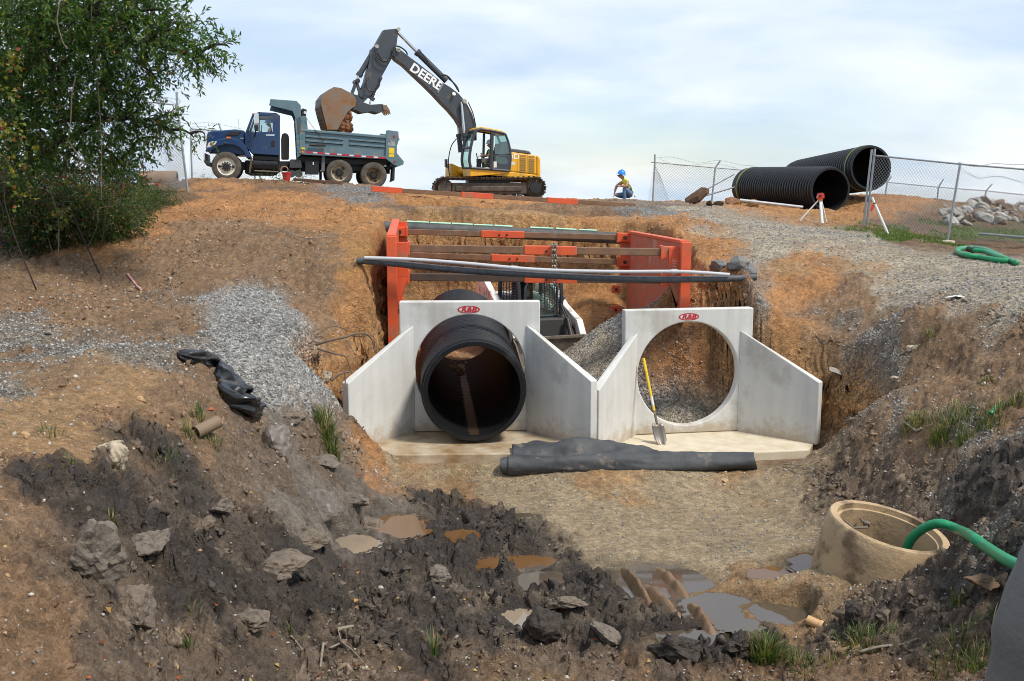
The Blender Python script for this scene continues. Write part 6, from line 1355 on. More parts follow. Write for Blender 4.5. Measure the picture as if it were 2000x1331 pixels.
def fence(name, label, posts, rails=(), meshes=(), barbs=(), r=.032):
    e = empty(name, posts[0][0]); tag(e, label, 'fence'); o = Vector(posts[0][0])
    for p in posts:
        b = MB(); b.tube([q - o + (Vector((0, 0, -.25)) if i == 0 else Vector()) for i, q in enumerate(p)], r, 10); b.build('post', GALV, e, smooth=True)
    for a, c in rails: b = MB(); b.cyl(a - o, c - o, .024, n=8); b.build('rail', GALV, e, smooth=True)
    for q in meshes: wire_mesh(*q[:4], q[4], q[5], o).build('wire_mesh', WIRE, e)
    for pts in barbs:
        b = MB(); sp_ = smooth_path([p - o for p in pts], 8); b.tube(sp_, .007, 4)
        for k in range(0, len(sp_), 2): b.tube([sp_[k] + Vector((-.02, 0, -.03)), sp_[k] + Vector((.02, 0, .03))], .004, 3)
        b.build('barbed_wire', WIRE, e)
    return e
D0 = hit(1690, 442).y
def fp(px, py, d=None): return P(px, py, D0 if d is None else d)
d1 = hit(1850, 472).y
fence('chain_link_fence', 'chain-link fence running from twin gate posts to the right edge', [[fp(1686, 440), fp(1694, 370), fp(1703, 292)], [fp(1692, 444), fp(1700, 370), fp(1709, 291)], [P(1849, 472, d1), P(1862, 400, d1), P(1876, 318, d1)], [P(2120, 490, d1 - 1.5), P(2150, 335, d1 - 1.5)]],
  [(fp(1707, 304), P(1875, 321, d1)), (P(1875, 321, d1), P(2147, 343, d1 - 1.5))],
  [(fp(1694, 436), P(1849, 466, d1), P(1874, 321, d1), fp(1708, 304), .075, .0042), (P(1849, 466, d1), P(2120, 486, d1 - 1.5), P(2147, 343, d1 - 1.5), P(1874, 321, d1), .075, .0042)],
  [[P(1872, 318, d1), P(1905, 326, d1), P(1940, 320, d1 - .3), P(1985, 322, d1 - .6), P(2040, 318, d1 - .8)], [P(1876, 330, d1), P(1910, 348, d1 - .1), P(1950, 345, d1 - .3), P(2000, 358, d1 - .6)]])
b = MB(); b.lathe([(.001, .12), (.2, .11), (.24, -.05)], axis='Z', n=14); o = b.build('post_footing', CONC_T); o.location = P(1849, 474, d1) + Vector((0, 0, -.06)); tag(o, 'round concrete footing at the foot of the fence post', 'footing')
dB = 44.0
e2 = fence('chain_link_fence', 'chain-link fence on the skyline between the squatting person and the pipes', [[P(1274, 398, dB), P(1279, 318, dB), P(1279, 302, dB)], [P(1389, 396, dB), P(1397, 328, dB), P(1407, 314, dB)], [P(1500, 398, dB), P(1508, 336, dB)]],
  [(P(1272, 317, dB), P(1397, 328, dB)), (P(1397, 328, dB), P(1508, 337, dB)), (P(1352, 386, dB - 2), P(1434, 341, dB - 2))], [(P(1276, 397, dB), P(1389, 397, dB), P(1397, 328, dB), P(1280, 318, dB), .09, .005), (P(1389, 397, dB), P(1500, 398, dB), P(1508, 337, dB), P(1397, 328, dB), .09, .005), (P(1264, 398, dB - .5), P(1310, 398, dB - .5), P(1290, 345, dB - .5), P(1277, 318, dB - .2), .08, .004)],
  [[P(1283, 309, dB), P(1305, 307, dB), P(1330, 311, dB), P(1362, 319, dB), P(1405, 314, dB), P(1450, 323, dB), P(1470, 324, dB)], [P(1290, 312, dB), P(1330, 324, dB), P(1390, 320, dB), P(1440, 329, dB)]], .036)
dC = 46.0
fence('chain_link_fence', 'far chain-link fence on the skyline above the rubble heap', [[P(1725, 400, dC), P(1733, 356, dC), P(1741, 345, dC)], [P(1829, 402, dC), P(1833, 366, dC), P(1843, 350, dC)], [P(1921, 404, dC), P(1926, 373, dC), P(1937, 361, dC)], [P(2040, 408, dC), P(2045, 386, dC)]],
  [(P(1700, 353, dC), P(1833, 366, dC)), (P(1833, 366, dC), P(1926, 373, dC)), (P(1926, 373, dC), P(2045, 386, dC))], [(P(1710, 400, dC), P(2040, 408, dC), P(2045, 386, dC), P(1712, 354, dC), .1, .005)], [], .036)
dL = hit(366, 376).y
fence('chain_link_fence', 'chain-link fence post and mesh half hidden by the tree', [[P(368, 372, dL), P(355, 280, dL), P(346, 205, dL), P(345, 180, dL)]], [(P(285, 199, dL - 1), P(339, 205, dL - .2))],
  [(P(290, 372, dL + .6), P(366, 368, dL), P(347, 215, dL), P(262, 262, dL + .6), .07, .005), (P(328, 372, dL - .5), P(366, 370, dL), P(350, 235, dL), P(318, 250, dL - .6), .06, .005)],
  [[P(345, 195, dL), P(320, 190, dL), P(290, 186, dL), P(270, 192, dL)], [P(345, 205, dL), P(325, 196, dL), P(300, 200, dL - .3), P(280, 198, dL)], [P(345, 190, dL), P(352, 200, dL - .1), P(340, 208, dL - .2)]], .035)
fence('chain_link_fence', 'chain-link fence on the skyline between the tree and the truck', [[P(375, 352, 43), P(372, 252, 43)], [P(438, 354, 43), P(432, 256, 43), P(427, 241, 43)], [P(498, 356, 43), P(496, 262, 43)]], [(P(372, 252, 43), P(432, 256, 43)), (P(432, 256, 43), P(496, 262, 43))],
  [(P(368, 352, 43), P(498, 356, 43), P(496, 262, 43), P(372, 252, 43), .085, .006)], [[P(370, 243, 43), P(400, 240, 43), P(428, 243, 43)], [P(372, 249, 43), P(400, 247, 43), P(430, 244, 43), P(470, 252, 43)]], .036)

# ------------------------------------------------------------------ site gear
# rotary laser on its tripod
tb = hit(1607, 440); dT = tb.y
LZ = empty('laser_level_tripod', tb); tag(LZ, 'red laser level on a white tripod in front of the pipes', 'laser level')
def lzp(px, py, dd=0): return P(px, py, dT + dd) - tb
REDP = mat('red_plastic', (.62, .03, .02), .4); WHP = mat('white_leg_paint', (.72, .71, .68), .45)
for a, c, w in (((1602, 391), (1606, 437), .032), ((1599, 391), (1562, 431), .018), ((1604, 391), (1614, 435), .018)):
    dd = {1606: 0, 1562: .25, 1614: .55}[c[0]]; b = MB(); bar(b, lzp(*a, .2), lzp(*c, dd), w * 2, w * 2); lg = b.build('leg', WHP, LZ)
    p, q = lzp(*a, .2), lzp(*c, dd); b = MB(); b.cyl(q.lerp(p, .06), q + (q - p).normalized() * .06, w * 1.15, .005, n=8); b.build('foot', REDP, lg)
b = MB(); q = lzp(1602, 390, .2); b.lathe([(.001, -.03), (.075, -.03), (.085, .03), (.001, .03)], q, 'Z', 16); b.build('tripod_head', mat('orange_plastic', (.72, .16, .03), .4), LZ)
b = MB(); b.prism([(q.x - .10, q.z + .03), (q.x + .10, q.z + .03), (q.x + .085, q.z + .17), (q.x - .07, q.z + .17)], q.y - .09, q.y + .09); ins = b.build('instrument', REDP, LZ, bevel=.015)
b = MB(); b.cyl(q + Vector((.01, 0, .17)), q + Vector((.01, 0, .2)), .055, n=14); b.build('rotor_cap', BLK, ins); b = MB(); b.b2(q.x - .06, q.x - .0, q.y - .1, q.y - .088, q.z + .07, q.z + .13); b.build('dial', BLK, ins)
pb_ = hit(1735, 457); b = MB(); top = P(1703, 386, pb_.y + .25) - pb_; st_ = empty('survey_rod', pb_); tag(st_, 'white survey rod leaning behind the gate posts', 'survey rod')
b.cyl((0, 0, -.03), top, .034, n=12); b.build('rod', WHP, st_, smooth=True); b = MB(); m_ = top * .82; b.cyl(m_, m_ + top * .03, .04, n=12); b.build('clamp', BLK, st_); b = MB(); b.box(m_ + Vector((-.07, -.02, -.1)), (.06, .05, .17), (0, .35, 0)); b.build('receiver', REDP, st_, bevel=.01)
# spare spreader bar on the crest
q0, q1 = P(725, 369, 29.6), P(1240, 402, 31.0); SB = empty('spare_spreader_bar', q0); tag(SB, 'rusty spreader bar with orange sleeves lying along the top of the cut', 'spreader bar')
b = MB(); bar(b, Vector(), q1 - q0, .13, .13); b.build('bar', RUST, SB, bevel=.01)
for t0, t1 in ((.0, .112), (.33, .45), (.655, .775)): b = MB(); bar(b, (q1 - q0) * t0 - Vector((0, 0, 0)), (q1 - q0) * t1, .165, .165); b.build('sleeve', ORANGE, SB, bevel=.01)
# timber and red bucket under the truck
q0, q1 = P(574, 351, 33.6), P(668, 358, 33.4); b = MB(); bar(b, q0, q1, .14, .1); tag(b.build('timber_beam', mat('brown_timber', (.16, .085, .045), .8, var=.3, vscale=5), bevel=.01), 'brown timber beam lying under the dump truck', 'timber')
q = P(560, 357, 33.5); BU = empty('bucket', q); tag(BU, 'red plastic bucket standing under the dump truck', 'bucket')
b = MB(); b.lathe([(.10, 0), (.145, .30), (.16, .30), (.16, .34), (.145, .34), (.13, .32), (.095, .02), (.001, .02)], axis='Z', n=24); b.build('bucket_body', mat('red_bucket_plastic', (.55, .025, .03), .4), BU, smooth=True)
b = MB(); b.tube([(-.05 + .12 * math.cos(t), -.05, .42 + .11 * math.sin(t)) for t in [k * .6 for k in range(11)]], .018, 6); b.build('rope_coil', mat('tan_rope', (.42, .25, .14), .8), BU, smooth=True)
# thin fallen rails by the boulder
for a, c, dd, lb in (((1360, 388), (1435, 366), 40, 'thin steel rail sloping behind the orange boulder'), ((1445, 391), (1568, 405), 33.6, 'white plastic pipe lying in front of the near stored pipe')):
    b = MB(); b.cyl(P(*a, dd), P(*c, dd), .03 if dd > 35 else .045, n=8); tag(b.build('loose_pipe', GALV if dd > 35 else PVC, smooth=True), lb, 'pipe')
h0, h1 = hit(1912, 466), hit(2010, 474); b = MB(); b.cyl(h0 + Vector((0, 0, .12)), h1 + Vector((0, 0, .12)), .035, n=8); tag(b.build('loose_pipe', GALV, smooth=True), 'grey pipe lying on the grass above the hose coil', 'pipe')
h0, h1 = hit(236, 372), hit(310, 370); b = MB(); pole = empty('marker_pole', h0); tag(pole, 'red and white striped pole lying under the tree', 'pole')
for k in range(9): b = MB(); p_, q_ = (h1 - h0) * (k / 9), (h1 - h0) * ((k + 1) / 9); b.cyl(p_ + Vector((0, 0, .12)), q_ + Vector((0, 0, .12)), .05, n=10); b.build('stripe', REDP if k % 2 == 0 else WHP, pole, smooth=True)
h0 = P(275, 352, 33); h1 = P(335, 354, 33); b = MB(); b.lathe([(.30, 0), (.30, 1.15), (.24, 1.15), (.24, 0)], n=24, close=True); o = b.build('concrete_pipe', mat('tan_pipe', (.30, .2, .12), .9, var=.3), smooth=True); o.location = h0; o.rotation_euler = (0, 0, math.radians(-80)); tag(o, 'short tan concrete pipe lying behind the fence mesh under the tree', 'pipe')
# ------------------------------------------------------------------ loose things on the ground
def rock_mesh(name, seed, sub=4, rough=.28, flat=1.0):
    bm = bmesh.new(); bmesh.ops.create_icosphere(bm, subdivisions=sub, radius=1.0); r_ = random.Random(seed); pl = [Vector((r_.gauss(0, 1), r_.gauss(0, 1), r_.gauss(0, 1))).normalized() for _ in range(13)]; ds = [r_.uniform(.45, .85) for _ in pl]
    from mathutils import noise as mn
    for v in bm.verts:
        d = v.co.normalized(); k = 1.0
        for p, dd in zip(pl, ds):
            c = d.dot(p)
            if c > 1e-3: k = min(k, dd / c)
        k *= 1 + rough * (mn.fractal(d * 2.6 + Vector((seed, 0, 0)), 1.0, 2.1, 5)) * .5
        v.co = d * k; v.co.z *= flat
    me = bpy.data.meshes.new(name); bm.to_mesh(me); bm.free(); return me
def rock(name, label, cat, px, py, size, m_, seed, scale=(1, 1, 1), rot=None, sink=.35, rough=.3, d=None, group=None, sub=4):
    me = rock_mesh(name, seed, sub, rough); me.materials.append(m_); o = bpy.data.objects.new(name, me); COL.objects.link(o)
    g = hit(px, py) if d is None else P(px, py, d); s = size; o.scale = (s * scale[0], s * scale[1], s * scale[2]); o.location = g + Vector((0, 0, s * scale[2] * (1 - sink) * .6)); o.rotation_euler = rot or (random.uniform(-.4, .4), random.uniform(-.4, .4), random.uniform(0, 6))
    if label: tag(o, label, cat, group)
    return o
CLAYG = mat('grey_clay_lump', (.13, .105, .082), .85, col2=(.20, .165, .13), vscale=3, dirt=(.05, .037, .028), dirt_amt=.3, dscale=2.2, bump=.7, bscale=9)
CLAYD = mat('dark_peat_lump', (.028, .022, .018), .75, col2=(.06, .046, .036), vscale=4, bump=.9, bscale=9)
PALE = mat('pale_limestone', (.52, .44, .33), .85, col2=(.34, .26, .17), vscale=3, dirt=(.05, .04, .03), dirt_amt=.35, dscale=2, bump=.5, bscale=10)
OCHRE = mat('orange_boulder', (.34, .165, .08), .9, col2=(.40, .25, .15), vscale=3, bump=.6, bscale=8)
ASPH = mat('grey_asphalt_lump', (.21, .21, .2), .9, var=.3, vscale=6, bump=.7, bscale=14)
CONR = mat('rubble_concrete', (.33, .31, .28), .9, col2=(.22, .2, .17), vscale=4, bump=.4, bscale=10)
rock('boulder', 'white-faced boulder half buried in dark mud', 'boulder', 222, 912, .20, PALE, 3, (.8, 1.0, 1.0), sink=.5)
rock('clay_lump', 'large grey block of clay leaning at the foot of the dark spoil', 'clay lump', 185, 1115, .24, CLAYG, 11, (.95, .9, 1.15), (.2, -.1, .5), sink=.45, rough=.4)
rock('clay_lump', 'cracked brown clay block below the larger grey block', 'clay lump', 255, 1205, .22, mat('brown_clay_lump', (.13, .095, .068), .85, col2=(.19, .15, .115), vscale=4, bump=.8, bscale=9), 17, (1.15, .9, 1.0), (.1, .2, 1.2), sink=.6, rough=.4)
rock('clay_lump', 'smooth flat grey clay slab above the wet clay', 'clay lump', 636, 912, .30, CLAYG, 23, (1.0, .8, .28), (.2, .15, .2), sink=.2, rough=.2)
rock('clay_lump', 'rounded pale grey clay lump beside the slab in the wet clay', 'clay lump', 628, 1000, .33, mat('wet_grey_clay', (.17, .145, .12), .5, var=.15, bump=.3, bscale=6), 29, (1.0, .8, .6), sink=.5, rough=.2)
rock('clay_lump', 'wide wet grey clay face sloping under the bin bag', 'clay lump', 548, 885, .36, mat('wet_grey_clay', (.17, .145, .12), .5), 31, (.7, .7, .9), (.3, .1, .4), sink=.62, rough=.3)
rock('peat_lump', 'black curved root stump standing in the mud puddles', 'stump', 1058, 1248, .26, CLAYD, 37, (.8, .7, 1.0), (.1, .25, .2), sink=.3, rough=.4)
rock('peat_lump', 'dark clod in front of the grey puddle at the mud edge', 'clod', 1330, 1290, .22, CLAYD, 41, (1.5, .9, .7), sink=.35, rough=.55)
rock('peat_lump', 'black clod left of the grass tuft by the puddle', 'clod', 1440, 1278, .19, CLAYD, 43, (1.2, .9, .8), sink=.35, rough=.55)
rock('peat_lump', 'dark clod beside the tan pipe stub', 'clod', 1668, 1222, .17, CLAYD, 45, (.9, .8, 1.0), sink=.45, rough=.4)
rock('boulder', 'round orange boulder on the crest beside the stored pipes', 'boulder', 1432, 400, .36, OCHRE, 5, (1, .9, .8), sink=.35, rough=.15)
rock('boulder', 'ochre lump of soil right of the orange boulder', 'boulder', 1468, 404, .3, mat('ochre_soil', (.22, .13, .06), .95, bump=.5), 7, (1.1, .9, .55), sink=.3)
rock('rock_slab', 'flat grey stone disc on the bank by the right headwall', 'stone', 1636, 734, .17, CONR, 51, (1.1, .7, .28), (.5, .3, .1), sink=.2, rough=.1)
rock('rock_slab', 'small pale stone slab on the right bank', 'stone', 1748, 745, .12, PALE, 53, (1, .7, .5), sink=.3)
rock('rock_slab', 'buff angular rock on the upper right bank', 'stone', 1782, 685, .12, PALE, 55, (1, .8, .6), sink=.3)
rock('rock_slab', 'brown flat rock at the right edge below the hose', 'stone', 1930, 1150, .15, mat('brown_rock', (.15, .095, .055), .9, bump=.5), 57, (1.4, .8, .5), sink=.3)
rock('asphalt_lump', 'dark grey asphalt lump above the end of the black pipe', 'asphalt', 1438, 526, .30, ASPH, 61, (.9, .8, .75), sink=.4, rough=.2)
rock('asphalt_lump', 'grey asphalt lump beside the wall of the cut', 'asphalt', 1404, 528, .24, ASPH, 63, (.8, .8, .8), sink=.45, rough=.25)
rock('asphalt_lump', 'low grey asphalt lump at the corner of the cut', 'asphalt', 1462, 532, .24, ASPH, 65, (1.1, .8, .6), sink=.5, rough=.2)
rock('concrete_block', 'pale grey stone beside the roots at the gravel foot', 'stone', 636, 745, .14, PALE, 67, (.6, .8, .9), sink=.3)
# ploughed mud ridges standing in the puddle
RIDG = mat('wet_ridge_mud', (.15, .085, .045), .45, col2=(.22, .14, .075), vscale=5, bump=.7, bscale=12)
for i, (a, c, w, lb) in enumerate((((1282, 1115), (1345, 1178), .10, 'long wet mud ridge across the grey puddle'), ((1258, 1145), (1335, 1218), .11, 'muddy ridge nearest the dark bank in the puddle'), ((1345, 1185), (1395, 1248), .09, 'mud ridge at the lower end of the puddle'), ((1215, 1112), (1275, 1190), .07, 'low mud ridge along the left rim of the puddle'))):
    p, q = hit(*a), hit(*c); b = MB(); n = 16; vs = []; r_ = random.Random(i)
    for k in range(n + 1):
        t = k / n; cpt = p.lerp(q, t) ; cpt.z = min(p.z, q.z) - .03; h = (.13 + .05 * r_.random()) * math.sin(math.pi * min(max(t, .04), .96)) ** .4
        dirv = (q - p).normalized(); sdv = Vector((dirv.y, -dirv.x, 0))
        for s, hh in ((-1.3, -.04), (-.8, .4), (-.25, 1.0), (.2, .95), (.55, .5), (1.0, -.04)): vs.append(cpt + sdv * w * (s + r_.uniform(-.12, .12)) + Vector((0, 0, h * hh + r_.uniform(-.01, .015))))
    b.add(vs, [(k * 6 + j, k * 6 + j + 1, (k + 1) * 6 + j + 1, (k + 1) * 6 + j) for k in range(n) for j in range(5)] + [tuple(range(6)), tuple(range(n * 6, n * 6 + 6))])
    o = b.build('mud_ridge', RIDG, smooth=False); sb = o.modifiers.new('sub', 'SUBSURF'); sb.levels = sb.render_levels = 1; tag(o, lb, 'mud')
# crumpled bin bag
BAG = mat('black_bag_plastic', (.010, .010, .011), .26, spec=.7, dirt=(.10, .075, .055), dirt_amt=.12, dscale=3)
g0 = hit(430, 735); pts = [hit(352, 700), hit(385, 708), hit(412, 712), hit(432, 722), hit(445, 755), hit(460, 785), hit(485, 800), hit(503, 800)]; rad = [.05, .13, .12, .07, .17, .23, .20, .08]
b = MB(); sp_ = smooth_path([p + Vector((0, -.05, .05)) for p in pts], 8); n = 34; vs = []; from mathutils import noise as mnz
for i, c in enumerate(sp_):
    t = i / (len(sp_) - 1) * (len(rad) - 1); k = min(int(t), len(rad) - 2); r = rad[k] * (1 - (t - k)) + rad[k + 1] * (t - k)
    d_ = (sp_[min(i + 1, len(sp_) - 1)] - sp_[max(i - 1, 0)]).normalized(); sdv = d_.cross(Vector((0, 0, 1))).normalized(); upv = sdv.cross(d_)
    for j in range(n):
        a = 2 * math.pi * j / n; q = Vector((a * 1.6, i * .10, 3)); w_ = 1 + .28 * math.sin(7 * a + i * .25 + 2 * math.sin(i * .3)) * .5 + .5 * mnz.fractal(Vector((math.cos(a) * 1.7, math.sin(a) * 1.7, i * .16)), 1, 2, 3)
        vs.append(c + (sdv * math.cos(a) * r + upv * math.sin(a) * r * .75) * w_)
b.add(vs, [(i * n + j, i * n + (j + 1) % n, (i + 1) * n + (j + 1) % n, (i + 1) * n + j) for i in range(len(sp_) - 1) for j in range(n)] + [tuple(range(n)), tuple(range((len(sp_) - 1) * n, len(sp_) * n))])
o = b.build('plastic_bag', BAG, smooth='all'); tag(o, 'crumpled black plastic bag lying at the foot of the gravel heap', 'bag')
# small finds
q = hit(1586, 1218); b = MB(); b.lathe([(.048, 0), (.048, .12), (.056, .125), (.056, .16), (.042, .16), (.042, 0)], axis='X', n=20, close=True); o = b.build('pipe_stub', mat('tan_pvc', (.55, .34, .16), .5), smooth=True); o.location = q + Vector((-.05, 0, .04)); o.rotation_euler = (0, math.radians(12), math.radians(-35)); tag(o, 'short tan pipe stub lying by the brown puddle', 'pipe')
q = hit(387, 848); b = MB(); b.lathe([(.07, 0), (.07, .3), (.06, .3), (.06, 0)], axis='Y', n=20, close=True); o = b.build('drain_pipe', mat('brown_drain', (.2, .14, .09), .7), smooth=True); o.location = q + Vector((0, -.08, .03)); o.rotation_euler = (math.radians(12), 0, math.radians(-35)); tag(o, 'open end of a small brown drain pipe in the left bank', 'pipe')
q = hit(1934, 815); b = MB(); b.lathe([(.001, 0), (.033, .005), (.034, .12), (.03, .15), (.013, .19), (.013, .22), (.001, .22)], axis='X', n=16); o = b.build('bottle', mat('green_bottle', (.02, .25, .06), .15, spec=.7), smooth=True); o.location = q + Vector((0, 0, .03)); o.rotation_euler = (0, -.5, .6); tag(o, 'small green bottle lying in the weeds on the right bank', 'bottle')
q = hit(1868, 584); b = MB(); b.add([(-.2, -.05, .02), (-.05, -.08, .05), (.12, -.06, .02), (.22, 0, .03), (.1, .07, .06), (-.1, .08, .03)], [(0, 1, 2, 3, 4, 5)]); o = b.build('paper_scrap', mat('white_paper', (.7, .69, .66), .8)); o.location = q; tag(o, 'scrap of white paper on the gravel road', 'paper')
p0 = [hit(*q) + Vector((0, 0, .04)) for q in ((250, 540), (256, 548), (262, 556), (268, 563), (276, 570))]; b = MB(); b.tube(smooth_path(p0, 3), .022, 5); o = b.build('marking_tape', mat('pink_tape', (.55, .16, .17), .6, col2=(.7, .5, .48), vscale=9)); tag(o, 'strip of pink marking tape on the dirt ramp', 'tape')
p0 = hit(1358, 398); b = MB(); b.tube([p0 + Vector((-.3, 0, .05)), p0 + Vector((.05, 0, .2)), p0 + Vector((.3, .05, .42))], [.13, .2, .16], 9); b.tube([p0 + Vector((.3, .05, .36)), p0 + Vector((.36, .05, .5))], [.17, .1], 7); o = b.build('broken_log', mat('rotten_wood', (.14, .075, .045), .9, var=.5, bump=.5, bscale=12)); tag(o, 'broken brown stump lying on the crest by the skyline fence', 'log')
for i, (px, lb) in enumerate(((1385, 'dark clod beside the broken stump on the crest'), (1405, 'black clod between stump and orange boulder'))): rock('soil_clod', lb, 'clod', px, 402, .22, mat('charred_wood', (.03, .022, .018), .9, bump=.5), 71 + i, (1, .7, .6), sink=.45, rough=.4)
# roots sticking out beside the left headwall
BARK = mat('root_bark', (.17, .125, .09), .85, var=.35, vscale=18)
def r7(a, c, d): return P(600 + a / 7.394, 600 + c / 7.394, d)
for i, (pp, r, lb) in enumerate((([(130, 545, 15.1), (300, 490, 15.1), (560, 430, 15.2), (650, 395, 15.3), (790, 380, 15.5), (880, 410, 15.7), (940, 490, 15.8), (975, 650, 15.8)], .022, 'long brown root arching towards the left headwall wing'),
    ([(140, 400, 15.5), (270, 310, 15.6), (400, 275, 15.7), (560, 315, 15.9), (680, 290, 16), (750, 305, 16.1)], .010, 'thin pale root above the arching brown root'), ([(150, 600, 15), (280, 640, 14.95), (420, 680, 14.9), (550, 715, 14.9), (600, 830, 14.9), (640, 960, 14.9)], .018, 'root bending down behind the left wing end'),
    ([(350, 1060, 14.6), (430, 990, 14.65), (540, 950, 14.7), (640, 930, 14.8)], .022, 'short thick root at the corner of the left wing'), ([(545, 930, 14.7), (550, 1100, 14.7), (560, 1200, 14.65)], .012, 'upright twig against the left wing end'), ([(20, 530, 15), (90, 500, 15), (160, 510, 15.05)], .014, 'stub of pale root in the gravel slope'),
    ([(640, 420, 15.3), (800, 420, 15.6), (960, 400, 16), (1080, 330, 16.4)], .010, 'thin dark root running to the orange shield'))):
    b = MB(); sp_ = smooth_path([r7(*q) for q in pp], 5); b.tube(sp_, [r * (1 - .55 * k / len(sp_)) for k in range(len(sp_))], 7); o = b.build('root', BARK, smooth='all'); tag(o, lb, 'root', 'roots beside the left headwall')
def twig(pts, r, lb, mt=None):
    b = MB(); sp_ = smooth_path([hit(*q) + Vector((0, 0, .03)) for q in pts], 4); b.tube(sp_, [r * (1 - .4 * k / len(sp_)) for k in range(len(sp_))], 6); o = b.build('stick', mt or BARK, smooth='all'); tag(o, lb, 'stick')
PALEW = mat('pale_dry_wood', (.30, .25, .19), .85, var=.3, vscale=20)
for pts, r, lb in (([(1800, 842), (1790, 848), (1780, 840), (1765, 832)], .018, 'forked stick in the weeds on the right bank'), ([(1675, 1284), (1720, 1272), (1760, 1266), (1790, 1262)], .016, 'pale stick on the mud below the weeds'), ([(1530, 912), (1570, 915), (1600, 930), (1640, 950)], .009, 'thin twig on the sand right of the roll'), ([(1545, 920), (1585, 922), (1612, 925)], .008, 'second thin twig crossing the first beside the roll'),
    ([(660, 1240), (690, 1234)], .022, 'thick pale stick end in the dark mud'), ([(632, 1265), (628, 1290), (626, 1310)], .014, 'upright bent stick in the lower mud'), ([(645, 1278), (662, 1268), (678, 1260)], .012, 'slanting dry stick in the lower mud'), ([(568, 1250), (580, 1262), (590, 1280)], .010, 'forked dry twig near the clay blocks'), ([(1622, 660), (1630, 672), (1650, 668)], .010, 'curled root on the bank above the stone disc'), ([(660, 1235), (668, 1262), (690, 1285), (720, 1312)], .006, 'thin curved twig hanging through the mud'),
    ([(1590, 655), (1600, 665), (1612, 668)], .008, 'short twig on the bank beside the right headwall'), ([(560, 458), (600, 470), (650, 466)], .012, 'dry branch lying on the dirt ramp')): twig(pts, r, lb, PALEW)
# rubble heap behind the fence
var = [rock_mesh('rubble_chunk', 200 + i, 2, .12) for i in range(7)]
for i_, m_ in enumerate(var): m_.materials.append((CONR, mat('rubble_pale', (.42, .40, .37), .9, var=.3), mat('rubble_brown', (.22, .15, .10), .95, var=.3))[i_ % 3])
r_ = random.Random(12); k = 0
for i in range(150):
    px = r_.uniform(1840, 2045); lo = 388 + (px - 1855) * .04; py = r_.uniform(lo + (18 if px < 1890 else 0), 441)
    g = hit(px, py)
    if g.y > 43 or g.y < 27: continue
    o = bpy.data.objects.new('rubble_chunk', r_.choice(var)); COL.objects.link(o); s = r_.choice((.08, .10, .13, .17, .22, .28)); o.scale = (s * r_.uniform(.9, 1.6), s, s * r_.uniform(.45, .9)); o.location = g + Vector((0, 0, s * .25)); o.rotation_euler = (r_.uniform(-.7, .7), r_.uniform(-.7, .7), r_.uniform(0, 6))
    tag(o, ' '.join((('large' if s > .2 else 'middling' if s > .11 else 'small'), {'rubble_concrete': 'grey', 'rubble_pale': 'pale', 'rubble_brown': 'brown'}[o.data.materials[0].name], 'rubble chunk', ('high on' if py < 402 else 'halfway up' if py < 420 else 'at the foot of'), 'the heap,', ('by the fence post' if px < 1895 else 'in its middle' if px < 1950 else 'near the picture edge'))), 'rubble', 'rubble heap behind the fence')
LIGHTC = mat('drying_clay', (.21, .165, .12), .8, col2=(.13, .10, .075), vscale=5, dirt=(.06, .047, .037), dirt_amt=.3, dscale=3, bump=.8, bscale=12)
for i, (px, py, s, sc, lb) in enumerate(((540, 1115, .34, (1.3, .9, .5), 'broad tan clay slab lying across the dark mud'), (430, 995, .16, (1.2, .8, .5), 'small grey clay piece in the middle of the dark spoil'), (720, 1035, .30, (1.2, .9, .45), 'pale smeared clay plate beside the rust puddle'), (690, 985, .24, (1.0, .8, .5), 'grey clay knob above the milky puddle'), (1110, 1185, .22, (1.3, .9, .45), 'grey-brown clay lump right of the milky hollow'), (860, 1125, .2, (1.1, .9, .5), 'clay lump among the dark clods in the ditch middle'), (600, 1060, .26, (1.0, .9, .5), 'rounded wet clay hump below the flat clay slab'), (300, 1075, .17, (1.2, .9, .6), 'brown clay lump right of the large grey block'), (500, 1220, .18, (1.2, .9, .5), 'crumbled clay lump above the dry twigs'), (1180, 1240, .18, (1.3, .9, .5), 'grey clay lump near the lower end of the puddle'))):
    rock('clay_lump', lb, 'clay lump', px, py, s, LIGHTC if i % 2 == 0 else CLAYG, 400 + i, sc, (random.uniform(-.2, .3), random.uniform(-.2, .2), random.uniform(0, 3)), sink=.75, rough=.35)
# ------------------------------------------------------------------ vegetation
def leaf_mat(name, rough=.45, trans=.35):
    m = bpy.data.materials.new(name); m.use_nodes = True; n = m.node_tree; b = n.nodes['Principled BSDF']; at = n.nodes.new('ShaderNodeAttribute'); at.attribute_name = 'Col'
    n.links.new(at.outputs['Color'], b.inputs['Base Color']); b.inputs['Roughness'].default_value = rough; b.inputs['Specular IOR Level'].default_value = .35
    tr = n.nodes.new('ShaderNodeBsdfTranslucent'); sc = n.nodes.new('ShaderNodeVectorMath'); sc.operation = 'MULTIPLY'; sc.inputs[1].default_value = (1.6, 2.0, .7); n.links.new(at.outputs['Color'], sc.inputs[0]); n.links.new(sc.outputs[0], tr.inputs[0])
    mx = n.nodes.new('ShaderNodeMixShader'); mx.inputs[0].default_value = trans; n.links.new(b.outputs[0], mx.inputs[1]); n.links.new(tr.outputs[0], mx.inputs[2]); n.links.new(mx.outputs[0], n.nodes['Material Output'].inputs[0]); return m
LEAFM = leaf_mat('leaf_green'); DRYM = leaf_mat('leaf_dry', .7, .15); GRASSM = leaf_mat('grass_blade', .5, .3)
